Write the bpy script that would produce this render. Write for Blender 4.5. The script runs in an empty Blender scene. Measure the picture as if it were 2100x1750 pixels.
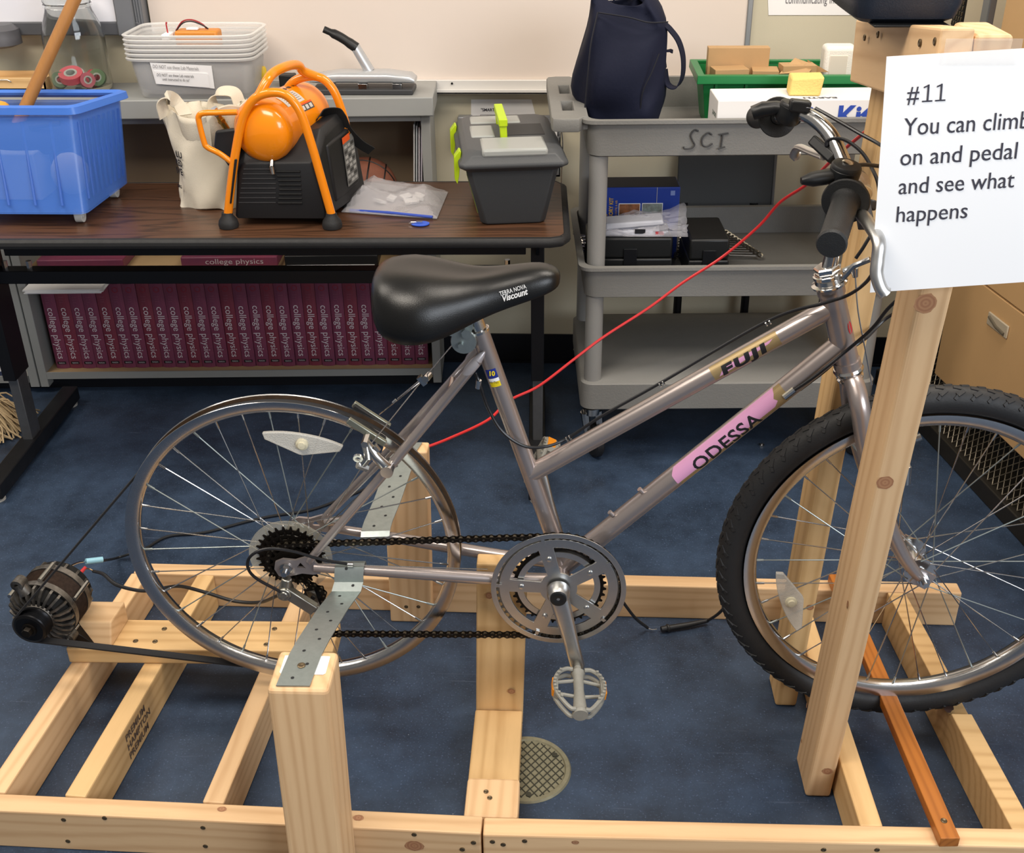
import bpy, bmesh, math, random
from mathutils import Vector, Matrix
random.seed(11)
PI = math.pi
scene = bpy.context.scene
C = scene.collection

# ------------------------------------------------------------------ camera
FPX, PITCH, ROLL, YAW, CAMH = 2300.0, 0.5060, 0.0106, -0.0495, 1.4986
_f = Vector((math.sin(YAW)*math.cos(PITCH), math.cos(YAW)*math.cos(PITCH), -math.sin(PITCH)))
_r = Vector((math.cos(YAW), -math.sin(YAW), 0.0)); _d = _f.cross(_r)
_cr, _sr = math.cos(ROLL), math.sin(ROLL)
_R, _D = _r*_cr+_d*_sr, -_r*_sr+_d*_cr
cam = bpy.data.objects.new('camera', bpy.data.cameras.new('camera')); C.objects.link(cam)
cam.data.sensor_fit = 'HORIZONTAL'; cam.data.sensor_width = 36.0; cam.data.lens = 36.0*FPX/2100.0
cam.data.clip_start = 0.02
cam.matrix_world = Matrix(((_R.x, -_D.x, -_f.x, 0), (_R.y, -_D.y, -_f.y, 0), (_R.z, -_D.z, -_f.z, CAMH), (0, 0, 0, 1)))
scene.camera = cam

# ------------------------------------------------------------------ light
scene.view_settings.view_transform = 'Standard'; scene.view_settings.look = 'None'
scene.view_settings.gamma = 1.0; scene.view_settings.use_curve_mapping = False
scene.view_settings.exposure = 0.2
w = bpy.data.worlds.new('World'); scene.world = w; w.use_nodes = True
bg = w.node_tree.nodes['Background']; bg.inputs[0].default_value = (1.0, 0.95, 0.90, 1); bg.inputs[1].default_value = 0.22
def area(name, loc, target, sx, sy, power, col):
    l = bpy.data.lights.new(name, 'AREA'); l.shape = 'RECTANGLE'; l.size = sx; l.size_y = sy; l.energy = power; l.color = col
    o = bpy.data.objects.new(name, l); C.objects.link(o); o.location = loc
    o.rotation_euler = (Vector(target)-Vector(loc)).to_track_quat('-Z', 'Y').to_euler()
    return o
area('ceiling_lamp_front', (-0.8, 0.7, 2.75), (-0.8, 0.7, 0), 1.4, 0.8, 46, (1.0, 0.91, 0.80))
area('ceiling_lamp_front', (1.0, 1.9, 2.75), (1.0, 1.9, 0), 1.4, 0.8, 42, (1.0, 0.91, 0.80))
area('ceiling_lamp_left', (-2.2, 2.0, 2.75), (-2.2, 2.0, 0), 1.4, 0.8, 34, (1.0, 0.91, 0.80))
area('window_daylight', (2.3, -1.1, 2.1), (0.4, 1.4, 0.9), 2.2, 1.3, 82, (0.86, 0.92, 1.0))

# ------------------------------------------------------------------ helpers
def at(px, py, axis, val):
    """point where the sight line of a photo pixel meets the plane axis = val (metres)"""
    d = _R*((px-1050.0)/FPX)+_D*((py-875.0)/FPX)+_f
    o = Vector((0, 0, CAMH)); t = (val-o[axis])/d[axis]
    return o+d*t
def aY(px, py, y): return at(px, py, 1, y)
def aZ(px, py, z): return at(px, py, 2, z)
def V(*a): return Vector(a)
def lin(h):
    h = h.lstrip('#'); o = []
    for i in (0, 2, 4):
        c = int(h[i:i+2], 16)/255.0
        o.append(c/12.92 if c <= 0.04045 else ((c+0.055)/1.055)**2.4)
    return (o[0], o[1], o[2], 1.0)
MATS = {}
def M(name, col, rough=0.5, metal=0.0, var=0.0, vscale=30.0, bump=0.0, bscale=200.0, alpha=1.0, trans=0.0, coat=0.0, stretch=None, col2=None, spec=0.5, ior=1.45):
    if name in MATS: return MATS[name]
    m = bpy.data.materials.new(name); m.use_nodes = True; nt = m.node_tree; N = nt.nodes; L = nt.links
    b = N['Principled BSDF']
    c = lin(col); b.inputs['Base Color'].default_value = c; b.inputs['Roughness'].default_value = rough
    b.inputs['Metallic'].default_value = metal; b.inputs['Alpha'].default_value = alpha
    b.inputs['Transmission Weight'].default_value = trans; b.inputs['Coat Weight'].default_value = coat
    b.inputs['IOR'].default_value = ior; b.inputs['Specular IOR Level'].default_value = spec
    tc = N.new('ShaderNodeTexCoord'); mp = N.new('ShaderNodeMapping'); L.new(tc.outputs['Object'], mp.inputs[0])
    if stretch: mp.inputs['Scale'].default_value = stretch
    if var > 0 or col2:
        n = N.new('ShaderNodeTexNoise'); n.inputs['Scale'].default_value = vscale; n.inputs['Detail'].default_value = 6; n.inputs['Roughness'].default_value = 0.65
        L.new(mp.outputs[0], n.inputs['Vector'])
        r = N.new('ShaderNodeValToRGB'); r.color_ramp.elements[0].position = 0.3; r.color_ramp.elements[1].position = 0.7
        d = lin(col2) if col2 else tuple(x*(1-var) for x in c[:3])+(1,)
        r.color_ramp.elements[0].color = d; r.color_ramp.elements[1].color = c
        L.new(n.outputs[0], r.inputs[0]); L.new(r.outputs[0], b.inputs['Base Color'])
        rr = N.new('ShaderNodeMapRange'); rr.inputs[3].default_value = min(1, rough*1.15); rr.inputs[4].default_value = rough*0.85
        L.new(n.outputs[0], rr.inputs[0]); L.new(rr.outputs[0], b.inputs['Roughness'])
    if bump > 0:
        n2 = N.new('ShaderNodeTexNoise'); n2.inputs['Scale'].default_value = bscale; n2.inputs['Detail'].default_value = 4
        L.new(mp.outputs[0], n2.inputs['Vector'])
        bp = N.new('ShaderNodeBump'); bp.inputs['Strength'].default_value = bump; bp.inputs['Distance'].default_value = 0.002
        L.new(n2.outputs[0], bp.inputs['Height']); L.new(bp.outputs[0], b.inputs['Normal'])
    MATS[name] = m
    return m
def wood(name, light, dark, ringscale=14.0, knots=True, rough=0.6, amount=0.6):
    if name in MATS: return MATS[name]
    m = bpy.data.materials.new(name); m.use_nodes = True; nt = m.node_tree; N = nt.nodes; L = nt.links
    b = N['Principled BSDF']; b.inputs['Roughness'].default_value = rough
    tc = N.new('ShaderNodeTexCoord'); oi = N.new('ShaderNodeObjectInfo')
    mul = N.new('ShaderNodeVectorMath'); mul.operation = 'MULTIPLY_ADD'
    rv = N.new('ShaderNodeCombineXYZ')
    for k, s in ((0, 7.0), (1, 0.13), (2, 0.09)):
        q = N.new('ShaderNodeMath'); q.operation = 'MULTIPLY'; q.inputs[1].default_value = s
        L.new(oi.outputs['Random'], q.inputs[0]); L.new(q.outputs[0], rv.inputs[k])
    mul.inputs[1].default_value = (0.12, 1, 1)
    L.new(tc.outputs['Object'], mul.inputs[0]); L.new(rv.outputs[0], mul.inputs[2])
    n = N.new('ShaderNodeTexNoise'); n.inputs['Scale'].default_value = 9; n.inputs['Detail'].default_value = 3
    L.new(mul.outputs[0], n.inputs['Vector'])
    ad = N.new('ShaderNodeVectorMath'); ad.operation = 'MULTIPLY_ADD'; ad.inputs[1].default_value = (0.05, 0.05, 0.05)
    L.new(n.outputs['Color'], ad.inputs[0]); L.new(mul.outputs[0], ad.inputs[2])
    wv = N.new('ShaderNodeTexWave'); wv.wave_type = 'RINGS'; wv.rings_direction = 'X'
    wv.inputs['Scale'].default_value = ringscale; wv.inputs['Distortion'].default_value = 1.2; wv.inputs['Detail'].default_value = 3
    L.new(ad.outputs[0], wv.inputs['Vector'])
    fine = N.new('ShaderNodeTexNoise'); fine.inputs['Scale'].default_value = 160; fine.inputs['Detail'].default_value = 4
    L.new(mul.outputs[0], fine.inputs['Vector'])
    mx = N.new('ShaderNodeMix'); mx.data_type = 'RGBA'; mx.inputs[6].default_value = lin(light); mx.inputs[7].default_value = lin(dark)
    pw = N.new('ShaderNodeMath'); pw.operation = 'POWER'; pw.inputs[1].default_value = 2.5; L.new(wv.outputs['Fac'], pw.inputs[0])
    am = N.new('ShaderNodeMath'); am.operation = 'MULTIPLY'; am.inputs[1].default_value = amount; L.new(pw.outputs[0], am.inputs[0])
    fm = N.new('ShaderNodeMath'); fm.operation = 'MULTIPLY_ADD'; fm.inputs[1].default_value = 0.35; L.new(fine.outputs[0], fm.inputs[0])
    am2 = N.new('ShaderNodeMath'); am2.operation = 'SUBTRACT'; am2.inputs[1].default_value = 0.16; am2.use_clamp = True
    L.new(am.outputs[0], fm.inputs[2]); L.new(fm.outputs[0], am2.inputs[0]); L.new(am2.outputs[0], mx.inputs[0])
    last = mx.outputs[2]
    if knots:
        kv = N.new('ShaderNodeVectorMath'); kv.operation = 'MULTIPLY_ADD'; kv.inputs[1].default_value = (4.0, 11, 11)
        L.new(tc.outputs['Object'], kv.inputs[0]); L.new(rv.outputs[0], kv.inputs[2])
        vo = N.new('ShaderNodeTexVoronoi'); vo.inputs['Scale'].default_value = 0.62; L.new(kv.outputs[0], vo.inputs['Vector'])
        rp = N.new('ShaderNodeValToRGB'); e = rp.color_ramp.elements
        e[0].position = 0.045; e[0].color = (1, 1, 1, 1); e[1].position = 0.09; e[1].color = (0, 0, 0, 1)
        L.new(vo.outputs['Distance'], rp.inputs[0])
        m2 = N.new('ShaderNodeMix'); m2.data_type = 'RGBA'; m2.inputs[7].default_value = lin('8a5a38')
        L.new(rp.outputs[0], m2.inputs[0]); L.new(last, m2.inputs[6]); last = m2.outputs[2]
    hv = N.new('ShaderNodeHueSaturation'); vr = N.new('ShaderNodeMapRange'); vr.inputs[3].default_value = 0.9; vr.inputs[4].default_value = 1.05
    L.new(oi.outputs['Random'], vr.inputs[0]); L.new(vr.outputs[0], hv.inputs['Value']); L.new(last, hv.inputs['Color'])
    L.new(hv.outputs[0], b.inputs['Base Color'])
    bp = N.new('ShaderNodeBump'); bp.inputs['Strength'].default_value = 0.12; bp.inputs['Distance'].default_value = 0.001
    L.new(fine.outputs[0], bp.inputs['Height']); L.new(bp.outputs[0], b.inputs['Normal'])
    MATS[name] = m
    return m

class MB:
    """collects shapes in world metres; build() links them as one mesh object"""
    def __init__(s): s.v = []; s.f = []; s.m = []
    def add(s, vs, fs, mi=0):
        k = len(s.v); s.v += [Vector(p) for p in vs]; s.f += [[i+k for i in f] for f in fs]; s.m += [mi]*len(fs); return s
    def box(s, c, size, rot=None, mi=0):
        c = Vector(c); hx, hy, hz = [q/2 for q in size]
        vs = [V(x, y, z) for x in (-hx, hx) for y in (-hy, hy) for z in (-hz, hz)]
        if rot is not None: vs = [rot @ p for p in vs]
        return s.add([p+c for p in vs], [(0, 1, 3, 2), (4, 6, 7, 5), (0, 4, 5, 1), (2, 3, 7, 6), (0, 2, 6, 4), (1, 5, 7, 3)], mi)
    def bb(s, a, b, mi=0):
        a, b = Vector(a), Vector(b); return s.box((a+b)/2, [abs(q) for q in (b-a)], None, mi)
    def hexa(s, p, mi=0):  # 8 points: 4 bottom ring, 4 top ring
        return s.add(p, [(3, 2, 1, 0), (4, 5, 6, 7), (0, 1, 5, 4), (1, 2, 6, 5), (2, 3, 7, 6), (3, 0, 4, 7)], mi)
    def tube(s, pts, r, seg=12, closed=False, caps=True, mi=0, sx=1.0):
        pts = [Vector(p) for p in pts]; n = len(pts)
        rs = r if isinstance(r, (list, tuple)) else [r]*n
        tg = []
        for i in range(n):
            a = pts[(i-1) % n] if closed or i > 0 else pts[i]
            b = pts[(i+1) % n] if closed or i < n-1 else pts[i]
            tg.append((b-a).normalized())
        u = tg[0].orthogonal().normalized(); vs = []
        for i in range(n):
            if i > 0:
                ax = tg[i-1].cross(tg[i])
                if ax.length > 1e-9: u = Matrix.Rotation(tg[i-1].angle(tg[i]), 3, ax.normalized()) @ u
            u = (u-tg[i]*u.dot(tg[i])).normalized(); w2 = tg[i].cross(u)
            for k in range(seg):
                a = 2*PI*k/seg; vs.append(pts[i]+(u*math.cos(a)*sx+w2*math.sin(a))*rs[i])
        fs = []
        for i in range(n if closed else n-1):
            for k in range(seg):
                a, b2 = i*seg+k, i*seg+(k+1) % seg; j = (i+1) % n
                fs.append((a, b2, j*seg+(k+1) % seg, j*seg+k))
        if caps and not closed:
            fs.append(tuple(range(seg-1, -1, -1))); fs.append(tuple(range((n-1)*seg, n*seg)))
        return s.add(vs, fs, mi)
    def cyl(s, a, b, r, r2=None, seg=20, mi=0): return s.tube([a, b], [r, r if r2 is None else r2], seg, mi=mi)
    def lathe(s, prof, o, axis, seg=32, closed=False, mi=0, mifn=None):
        axis = Vector(axis).normalized(); u = axis.orthogonal().normalized(); w2 = axis.cross(u); o = Vector(o); n = len(prof)
        vs = [o+axis*h+(u*math.cos(2*PI*k/seg)+w2*math.sin(2*PI*k/seg))*max(r, 1e-5) for (r, h) in prof for k in range(seg)]
        fs, ms = [], []
        for i in range(n if closed else n-1):
            j = (i+1) % n
            for k in range(seg):
                k2 = (k+1) % seg; fs.append((i*seg+k, i*seg+k2, j*seg+k2, j*seg+k)); ms.append(mifn(i) if mifn else mi)
        k0 = len(s.v); s.v += vs; s.f += [[i+k0 for i in f] for f in fs]; s.m += ms
        return s
    def loft(s, rings, caps=True, closed=True, mi=0):
        n = len(rings[0]); vs = [p for r in rings for p in r]; fs = []
        for i in range(len(rings)-1):
            for k in range(n if closed else n-1):
                fs.append((i*n+k, i*n+(k+1) % n, (i+1)*n+(k+1) % n, (i+1)*n+k))
        if caps: fs.append(tuple(range(n-1, -1, -1))); fs.append(tuple(range((len(rings)-1)*n, len(rings)*n)))
        return s.add(vs, fs, mi)
    def prism(s, poly, ext, mi=0):
        e = Vector(ext); a = [Vector(p) for p in poly]; return s.loft([a, [p+e for p in a]], mi=mi)
    def sphere(s, c, r, seg=20, sc=(1, 1, 1), mi=0):
        c = Vector(c); rings = []
        for i in range(1, seg//2):
            t = PI*i/(seg//2); rings.append([c+V(r*sc[0]*math.sin(t)*math.cos(2*PI*k/seg), r*sc[1]*math.sin(t)*math.sin(2*PI*k/seg), r*sc[2]*math.cos(t)) for k in range(seg)])
        return s.loft(rings, mi=mi)
    def build(s, name, mat, parent=None, bev=0.0, smooth=True, ang=35, origin=None, sub=0, seg=2):
        return link_mesh(name, s.v, s.f, s.m, mat, parent, bev, smooth, ang, origin, sub, seg)

def wmat(o):
    m = o.matrix_basis.copy()
    return wmat(o.parent) @ m if o.parent else m
def link_mesh(name, v, f, mi, mat, parent=None, bev=0.0, smooth=True, ang=35, origin=None, sub=0, seg=2):
    me = bpy.data.meshes.new(name)
    if parent is not None: inv = wmat(parent).inverted(); o0 = V(0, 0, 0)
    else:
        inv = Matrix.Identity(4)
        if origin is None:
            xs = [p.x for p in v]; ys = [p.y for p in v]; zs = [p.z for p in v]
            o0 = V((min(xs)+max(xs))/2, (min(ys)+max(ys))/2, min(zs))
        else: o0 = Vector(origin)
    me.from_pydata([(inv @ p)-o0 for p in v], [], f)
    ms = mat if isinstance(mat, (list, tuple)) else [mat]
    for q in ms: me.materials.append(q)
    if len(ms) > 1: me.polygons.foreach_set('material_index', mi)
    bm = bmesh.new(); bm.from_mesh(me); bmesh.ops.recalc_face_normals(bm, faces=bm.faces[:]); bm.to_mesh(me); bm.free()
    if smooth:
        me.polygons.foreach_set('use_smooth', [True]*len(me.polygons)); me.set_sharp_from_angle(angle=math.radians(ang))
    o = bpy.data.objects.new(name, me); C.objects.link(o); o.location = o0
    if parent is not None: o.parent = parent
    if bev > 0:
        b = o.modifiers.new('bevel', 'BEVEL'); b.width = bev; b.segments = seg; b.limit_method = 'ANGLE'; b.angle_limit = math.radians(30)
    if sub:
        q = o.modifiers.new('sub', 'SUBSURF'); q.levels = sub; q.render_levels = sub
    return o
def thing(name, label, cat, loc, rotz=0.0, group=None):
    o = bpy.data.objects.new(name, None); C.objects.link(o); o.location = loc; o.rotation_euler = (0, 0, rotz); o.empty_display_size = 0.05
    return tag(o, label, cat, group)
def tag(o, label, cat, group=None, kind=None):
    o['label'] = label; o['category'] = cat
    if group: o['group'] = group
    if kind: o['kind'] = kind
    return o
def lab(o, label): o['label'] = label; return o
def struct(name, mb, mat, parent=None, **k):
    o = mb.build(name, mat, parent, **k)
    if parent is None: o['kind'] = 'structure'
    return o
def catmull(pts, n=8, closed=False):
    pts = [Vector(p) for p in pts]; out = []; N_ = len(pts)
    for i in range(N_ if closed else N_-1):
        p0 = pts[(i-1) % N_] if closed or i > 0 else pts[0]*2-pts[1]
        p1, p2 = pts[i], pts[(i+1) % N_]
        p3 = pts[(i+2) % N_] if closed or i+2 < N_ else pts[-1]*2-pts[-2]
        for k in range(n):
            t = k/n
            out.append(0.5*((2*p1)+(p2-p0)*t+(2*p0-5*p1+4*p2-p3)*t*t+(3*p1-p0-3*p2+p3)*t**3))
    if not closed: out.append(pts[-1])
    return out
def beam(name, a, b, w, h, up, mat, parent, bev=0.003, label=None):
    """lumber from a to b (centre line); w = width across, h = along up; local X runs with the grain"""
    a, b = Vector(a), Vector(b); x = (b-a).normalized(); z = Vector(up); z = (z-x*z.dot(x)).normalized(); y = z.cross(x); L_ = (b-a).length
    mb = MB(); mb.box((L_/2, 0, 0), (L_, w, h))
    me = bpy.data.meshes.new(name); me.from_pydata(mb.v, [], mb.f); me.materials.append(mat)
    o = bpy.data.objects.new(name, me); C.objects.link(o)
    mw = Matrix(((x.x, y.x, z.x, a.x), (x.y, y.y, z.y, a.y), (x.z, y.z, z.z, a.z), (0, 0, 0, 1)))
    if parent is not None: o.parent = parent; mw = wmat(parent).inverted() @ mw
    o.matrix_basis = mw
    q = o.modifiers.new('bevel', 'BEVEL'); q.width = bev; q.segments = 2; q.limit_method = 'ANGLE'
    if label: o['label'] = label
    return o
def curve_mesh(cu):
    o = bpy.data.objects.new('tmp', cu); C.objects.link(o); bpy.context.view_layer.update()
    dg = bpy.context.evaluated_depsgraph_get(); me = bpy.data.meshes.new_from_object(o.evaluated_get(dg)); bpy.data.objects.remove(o); bpy.data.curves.remove(cu)
    vs = [v.co.copy() for v in me.vertices]; fs = [tuple(p.vertices) for p in me.polygons]; bpy.data.meshes.remove(me); return vs, fs
def plate(loops, th, bevel=0.0):
    """flat plate with holes in its local xy plane, thickness th about z = 0"""
    cu = bpy.data.curves.new('plate', 'CURVE'); cu.dimensions = '2D'; cu.fill_mode = 'BOTH'; cu.extrude = th/2-bevel; cu.bevel_depth = bevel; cu.bevel_resolution = 1
    for lp in loops:
        s = cu.splines.new('POLY'); s.points.add(len(lp)-1); s.use_cyclic_u = True
        for p, q in zip(s.points, lp): p.co = (q[0], q[1], 0, 1)
    return curve_mesh(cu)
def text_mesh(s, size, ext=0.0, width=None, align='LEFT', shear=0.0, bold=0.0, space=1.0, lines=1.0):
    cu = bpy.data.curves.new('txt', 'FONT'); cu.body = s; cu.size = size; cu.extrude = ext; cu.align_x = align; cu.shear = shear; cu.offset = bold; cu.space_character = space; cu.space_line = lines; cu.resolution_u = 3
    vs, fs = curve_mesh(cu)
    if width and vs:
        x0 = min(p.x for p in vs); x1 = max(p.x for p in vs); k = width/(x1-x0)
        for p in vs: p.x *= k
    return vs, fs
def frame3(o, x, y):
    x = Vector(x).normalized(); z = x.cross(Vector(y)).normalized(); y = z.cross(x)
    return Matrix(((x.x, y.x, z.x, o[0]), (x.y, y.y, z.y, o[1]), (x.z, y.z, z.z, o[2]), (0, 0, 0, 1)))
def put_text(name, s, size, o, x, y, mat, parent, lift=0.0006, **k):
    vs, fs = text_mesh(s, size, **k); fm = frame3(o, x, y)
    n = fm.col[2].xyz*lift
    mb = MB(); mb.add([fm @ p+n for p in vs], fs); return mb.build(name, mat, parent, smooth=False)
def arc(r, a0, a1, n, c=(0, 0)): return [(c[0]+r*math.cos(a0+(a1-a0)*i/n), c[1]+r*math.sin(a0+(a1-a0)*i/n)) for i in range(n+1)]
def circ(r, n=48, c=(0, 0)): return arc(r, 0, 2*PI*(n-1)/n, n-1, c)
def gear_loop(ro, ri, n):
    o = []
    for i in range(n):
        a = 2*PI*i/n; p = 2*PI/n
        for fr, r in ((0.0, ri), (0.28, ri), (0.44, ro), (0.60, ro), (0.78, ri)): o.append((r*math.cos(a+fr*p), r*math.sin(a+fr*p)))
    return o
def sect(cx, cy, cz, a, b, n, e, ang0=0.0, rot=0.0):
    """superellipse ring in a horizontal plane"""
    o = []
    for k in range(n):
        t = 2*PI*k/n+ang0; c, s = math.cos(t), math.sin(t)
        x = a*math.copysign(abs(c)**e, c); y = b*math.copysign(abs(s)**e, s)
        o.append(V(cx+x*math.cos(rot)-y*math.sin(rot), cy+x*math.sin(rot)+y*math.cos(rot), cz))
    return o

# ------------------------------------------------------------------ materials
PINE = wood('pine', 'deb98c', 'bd9164', 18, amount=0.45)
PINE2 = wood('pine_yellow', 'dcb680', 'b58a54', 14, amount=0.45)
ORANGEWOOD = wood('stained_wood', 'b06a28', '8f5019', 30, knots=False, rough=0.4)
TABLEWOOD = wood('walnut_laminate', '5a3d2b', '352317', 70, knots=False, rough=0.32, amount=0.8)
PAINT = M('mauve_paint', 'b1a6a2', 0.30, 0.75, var=0.08, vscale=18, coat=0.3)
CHROME = M('chrome', 'd8d6d2', 0.16, 1.0)
STEEL = M('worn_steel', 'c2c2c2', 0.2, 1.0, var=0.08, vscale=60)
ALU = M('brushed_aluminium', 'cfcfcd', 0.33, 1.0, var=0.1, vscale=40)
DARKSTEEL = M('dark_oily_steel', '2c2722', 0.45, 0.8, var=0.4, vscale=90)
RUST = M('rusty_channel', '4a3623', 0.8, 0.2, var=0.5, vscale=50)
RUBBER = M('black_rubber', '232324', 0.6, 0, var=0.2, vscale=60, bump=0.15, bscale=300)
BLACK = M('black_plastic', '161718', 0.42)
BLACKM = M('black_metal', '15161a', 0.4, 0.3)
VINYL = M('saddle_vinyl', '0c0c0c', 0.33, 0, bump=0.12, bscale=900)
WHITE = M('white_paper', 'fbfaf9', 0.75)
INK = M('ink', '3c3b46', 0.8)
BLACKINK = M('black_ink', '15141a', 0.7)
CLEARP = M('clear_reflector', 'e2dfd6', 0.25, 0, alpha=0.6, bump=0.8, bscale=500)
AMBER = M('amber_reflector', 'e08a12', 0.25)
ZINC = M('galvanised_steel', 'a9b2b0', 0.4, 0.85, var=0.15, vscale=80)

def face_hit(px, py, a, b, c):
    """point of a flat face (three corners) seen at a photo pixel, with the face normal towards the viewer"""
    d = _R*((px-1050.0)/FPX)+_D*((py-875.0)/FPX)+_f; o = V(0, 0, CAMH); n = (Vector(b)-Vector(a)).cross(Vector(c)-Vector(a)).normalized()
    if n.dot(d) > 0: n = -n
    return o+d*((Vector(a)-o).dot(n)/d.dot(n)), n
def knot_mat():
    m = bpy.data.materials.new('wood_knot'); m.use_nodes = True; nt = m.node_tree; N = nt.nodes; L = nt.links; b = N['Principled BSDF']; b.inputs['Roughness'].default_value = 0.6
    tc = N.new('ShaderNodeTexCoord'); w_ = N.new('ShaderNodeTexWave'); w_.wave_type = 'RINGS'; w_.rings_direction = 'SPHERICAL'; w_.inputs['Scale'].default_value = 60; w_.inputs['Distortion'].default_value = 1.5
    L.new(tc.outputs['Object'], w_.inputs['Vector']); r = N.new('ShaderNodeValToRGB'); r.color_ramp.elements[0].color = lin('976849'); r.color_ramp.elements[1].color = lin('a97c58')
    L.new(w_.outputs['Fac'], r.inputs[0]); L.new(r.outputs[0], b.inputs['Base Color']); return m
KNOT = knot_mat()
def knot(parent, px, py, face, ra, rb, up=(0, 0, 1)):
    q, n = face_hit(px, py, *face); u = Vector(up); u = (u-n*u.dot(n)).normalized(); v_ = n.cross(u)
    pts = [u*ra*math.cos(2*PI*k/20)*random.uniform(0.92, 1.06)+v_*rb*math.sin(2*PI*k/20)*random.uniform(0.92, 1.06) for k in range(20)]
    me = bpy.data.meshes.new('knot'); me.from_pydata(pts, [], [tuple(range(20))]); me.materials.append(KNOT)
    o = bpy.data.objects.new('knot', me); C.objects.link(o); o.parent = parent; o.matrix_basis = wmat(parent).inverted() @ Matrix.Translation(q+n*0.0005)
    return o

# ------------------------------------------------------------------ setting
WY = 3.12
FLOORM = M('blue_vinyl_floor', '3c4a66', 0.42, var=0.0)
def floor_nodes(m):
    nt = m.node_tree; N = nt.nodes; L = nt.links; b = N['Principled BSDF']; tc = N.new('ShaderNodeTexCoord')
    n1 = N.new('ShaderNodeTexNoise'); n1.inputs['Scale'].default_value = 7; n1.inputs['Detail'].default_value = 8; n1.inputs['Roughness'].default_value = 0.7
    n2 = N.new('ShaderNodeTexNoise'); n2.inputs['Scale'].default_value = 260; n2.inputs['Detail'].default_value = 3
    vo = N.new('ShaderNodeTexVoronoi'); vo.inputs['Scale'].default_value = 55
    for q in (n1, n2, vo): L.new(tc.outputs['Object'], q.inputs['Vector'])
    r1 = N.new('ShaderNodeValToRGB'); e = r1.color_ramp.elements; e[0].position = 0.34; e[0].color = lin('222d3d'); e[1].position = 0.68; e[1].color = lin('384960')
    L.new(n1.outputs[0], r1.inputs[0])
    r2 = N.new('ShaderNodeValToRGB'); e = r2.color_ramp.elements; e[0].position = 0.60; e[0].color = (0, 0, 0, 1); e[1].position = 0.74; e[1].color = (0.7, 0.7, 0.7, 1)
    L.new(n2.outputs[0], r2.inputs[0])
    mx = N.new('ShaderNodeMix'); mx.data_type = 'RGBA'; mx.inputs[7].default_value = lin('5a6b8a'); L.new(r2.outputs[0], mx.inputs[0]); L.new(r1.outputs[0], mx.inputs[6])
    r3 = N.new('ShaderNodeValToRGB'); e = r3.color_ramp.elements; e[0].position = 0.035; e[0].color = (0.7, 0.7, 0.7, 1); e[1].position = 0.06; e[1].color = (0, 0, 0, 1)
    L.new(vo.outputs['Distance'], r3.inputs[0])
    gt = N.new('ShaderNodeMath'); gt.operation = 'GREATER_THAN'; gt.inputs[1].default_value = 0.86; L.new(vo.outputs['Color'], gt.inputs[0])
    mm = N.new('ShaderNodeMath'); mm.operation = 'MULTIPLY'; L.new(gt.outputs[0], mm.inputs[0]); L.new(r3.outputs[0], mm.inputs[1])
    m3 = N.new('ShaderNodeMix'); m3.data_type = 'RGBA'; m3.inputs[7].default_value = lin('a9b0bd'); L.new(mm.outputs[0], m3.inputs[0]); L.new(mx.outputs[2], m3.inputs[6])
    # long thin scratches
    mp = N.new('ShaderNodeMapping'); mp.inputs['Rotation'].default_value = (0, 0, 0.5); mp.inputs['Scale'].default_value = (2.2, 34, 1); L.new(tc.outputs['Object'], mp.inputs[0])
    n4 = N.new('ShaderNodeTexNoise'); n4.inputs['Scale'].default_value = 3.5; n4.inputs['Detail'].default_value = 2; L.new(mp.outputs[0], n4.inputs['Vector'])
    r4 = N.new('ShaderNodeValToRGB'); e = r4.color_ramp.elements; e[0].position = 0.70; e[0].color = (0, 0, 0, 1); e[1].position = 0.80; e[1].color = (0.22, 0.22, 0.22, 1); L.new(n4.outputs[0], r4.inputs[0])
    m5 = N.new('ShaderNodeMix'); m5.data_type = 'RGBA'; m5.inputs[7].default_value = lin('76839b'); L.new(r4.outputs[0], m5.inputs[0]); L.new(m3.outputs[2], m5.inputs[6])
    L.new(m5.outputs[2], b.inputs['Base Color'])
    rr = N.new('ShaderNodeMapRange'); rr.inputs[3].default_value = 0.36; rr.inputs[4].default_value = 0.55; L.new(n1.outputs[0], rr.inputs[0]); L.new(rr.outputs[0], b.inputs['Roughness'])
floor_nodes(FLOORM)
WALLM = M('cream_wall_paint', 'd2cab2', 0.8, var=0.04, vscale=3, bump=0.1, bscale=400)
BASEM = M('black_cove_base', '14161c', 0.4)
mb = MB(); mb.bb((-3.2, -2.0, -0.05), (2.6, WY, 0)); struct('floor', mb, FLOORM)
mb = MB(); mb.bb((-3.2, WY, -0.05), (2.6, WY+0.1, 2.7)); struct('wall_back', mb, WALLM)
mb = MB(); mb.bb((-3.2, WY-0.006, 0), (1.3, WY-0.0003, 0.092)); mb.bb((-3.2, WY-0.016, 0.0), (1.3, WY-0.006, 0.006)); struct('baseboard_back', mb, BASEM)

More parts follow.
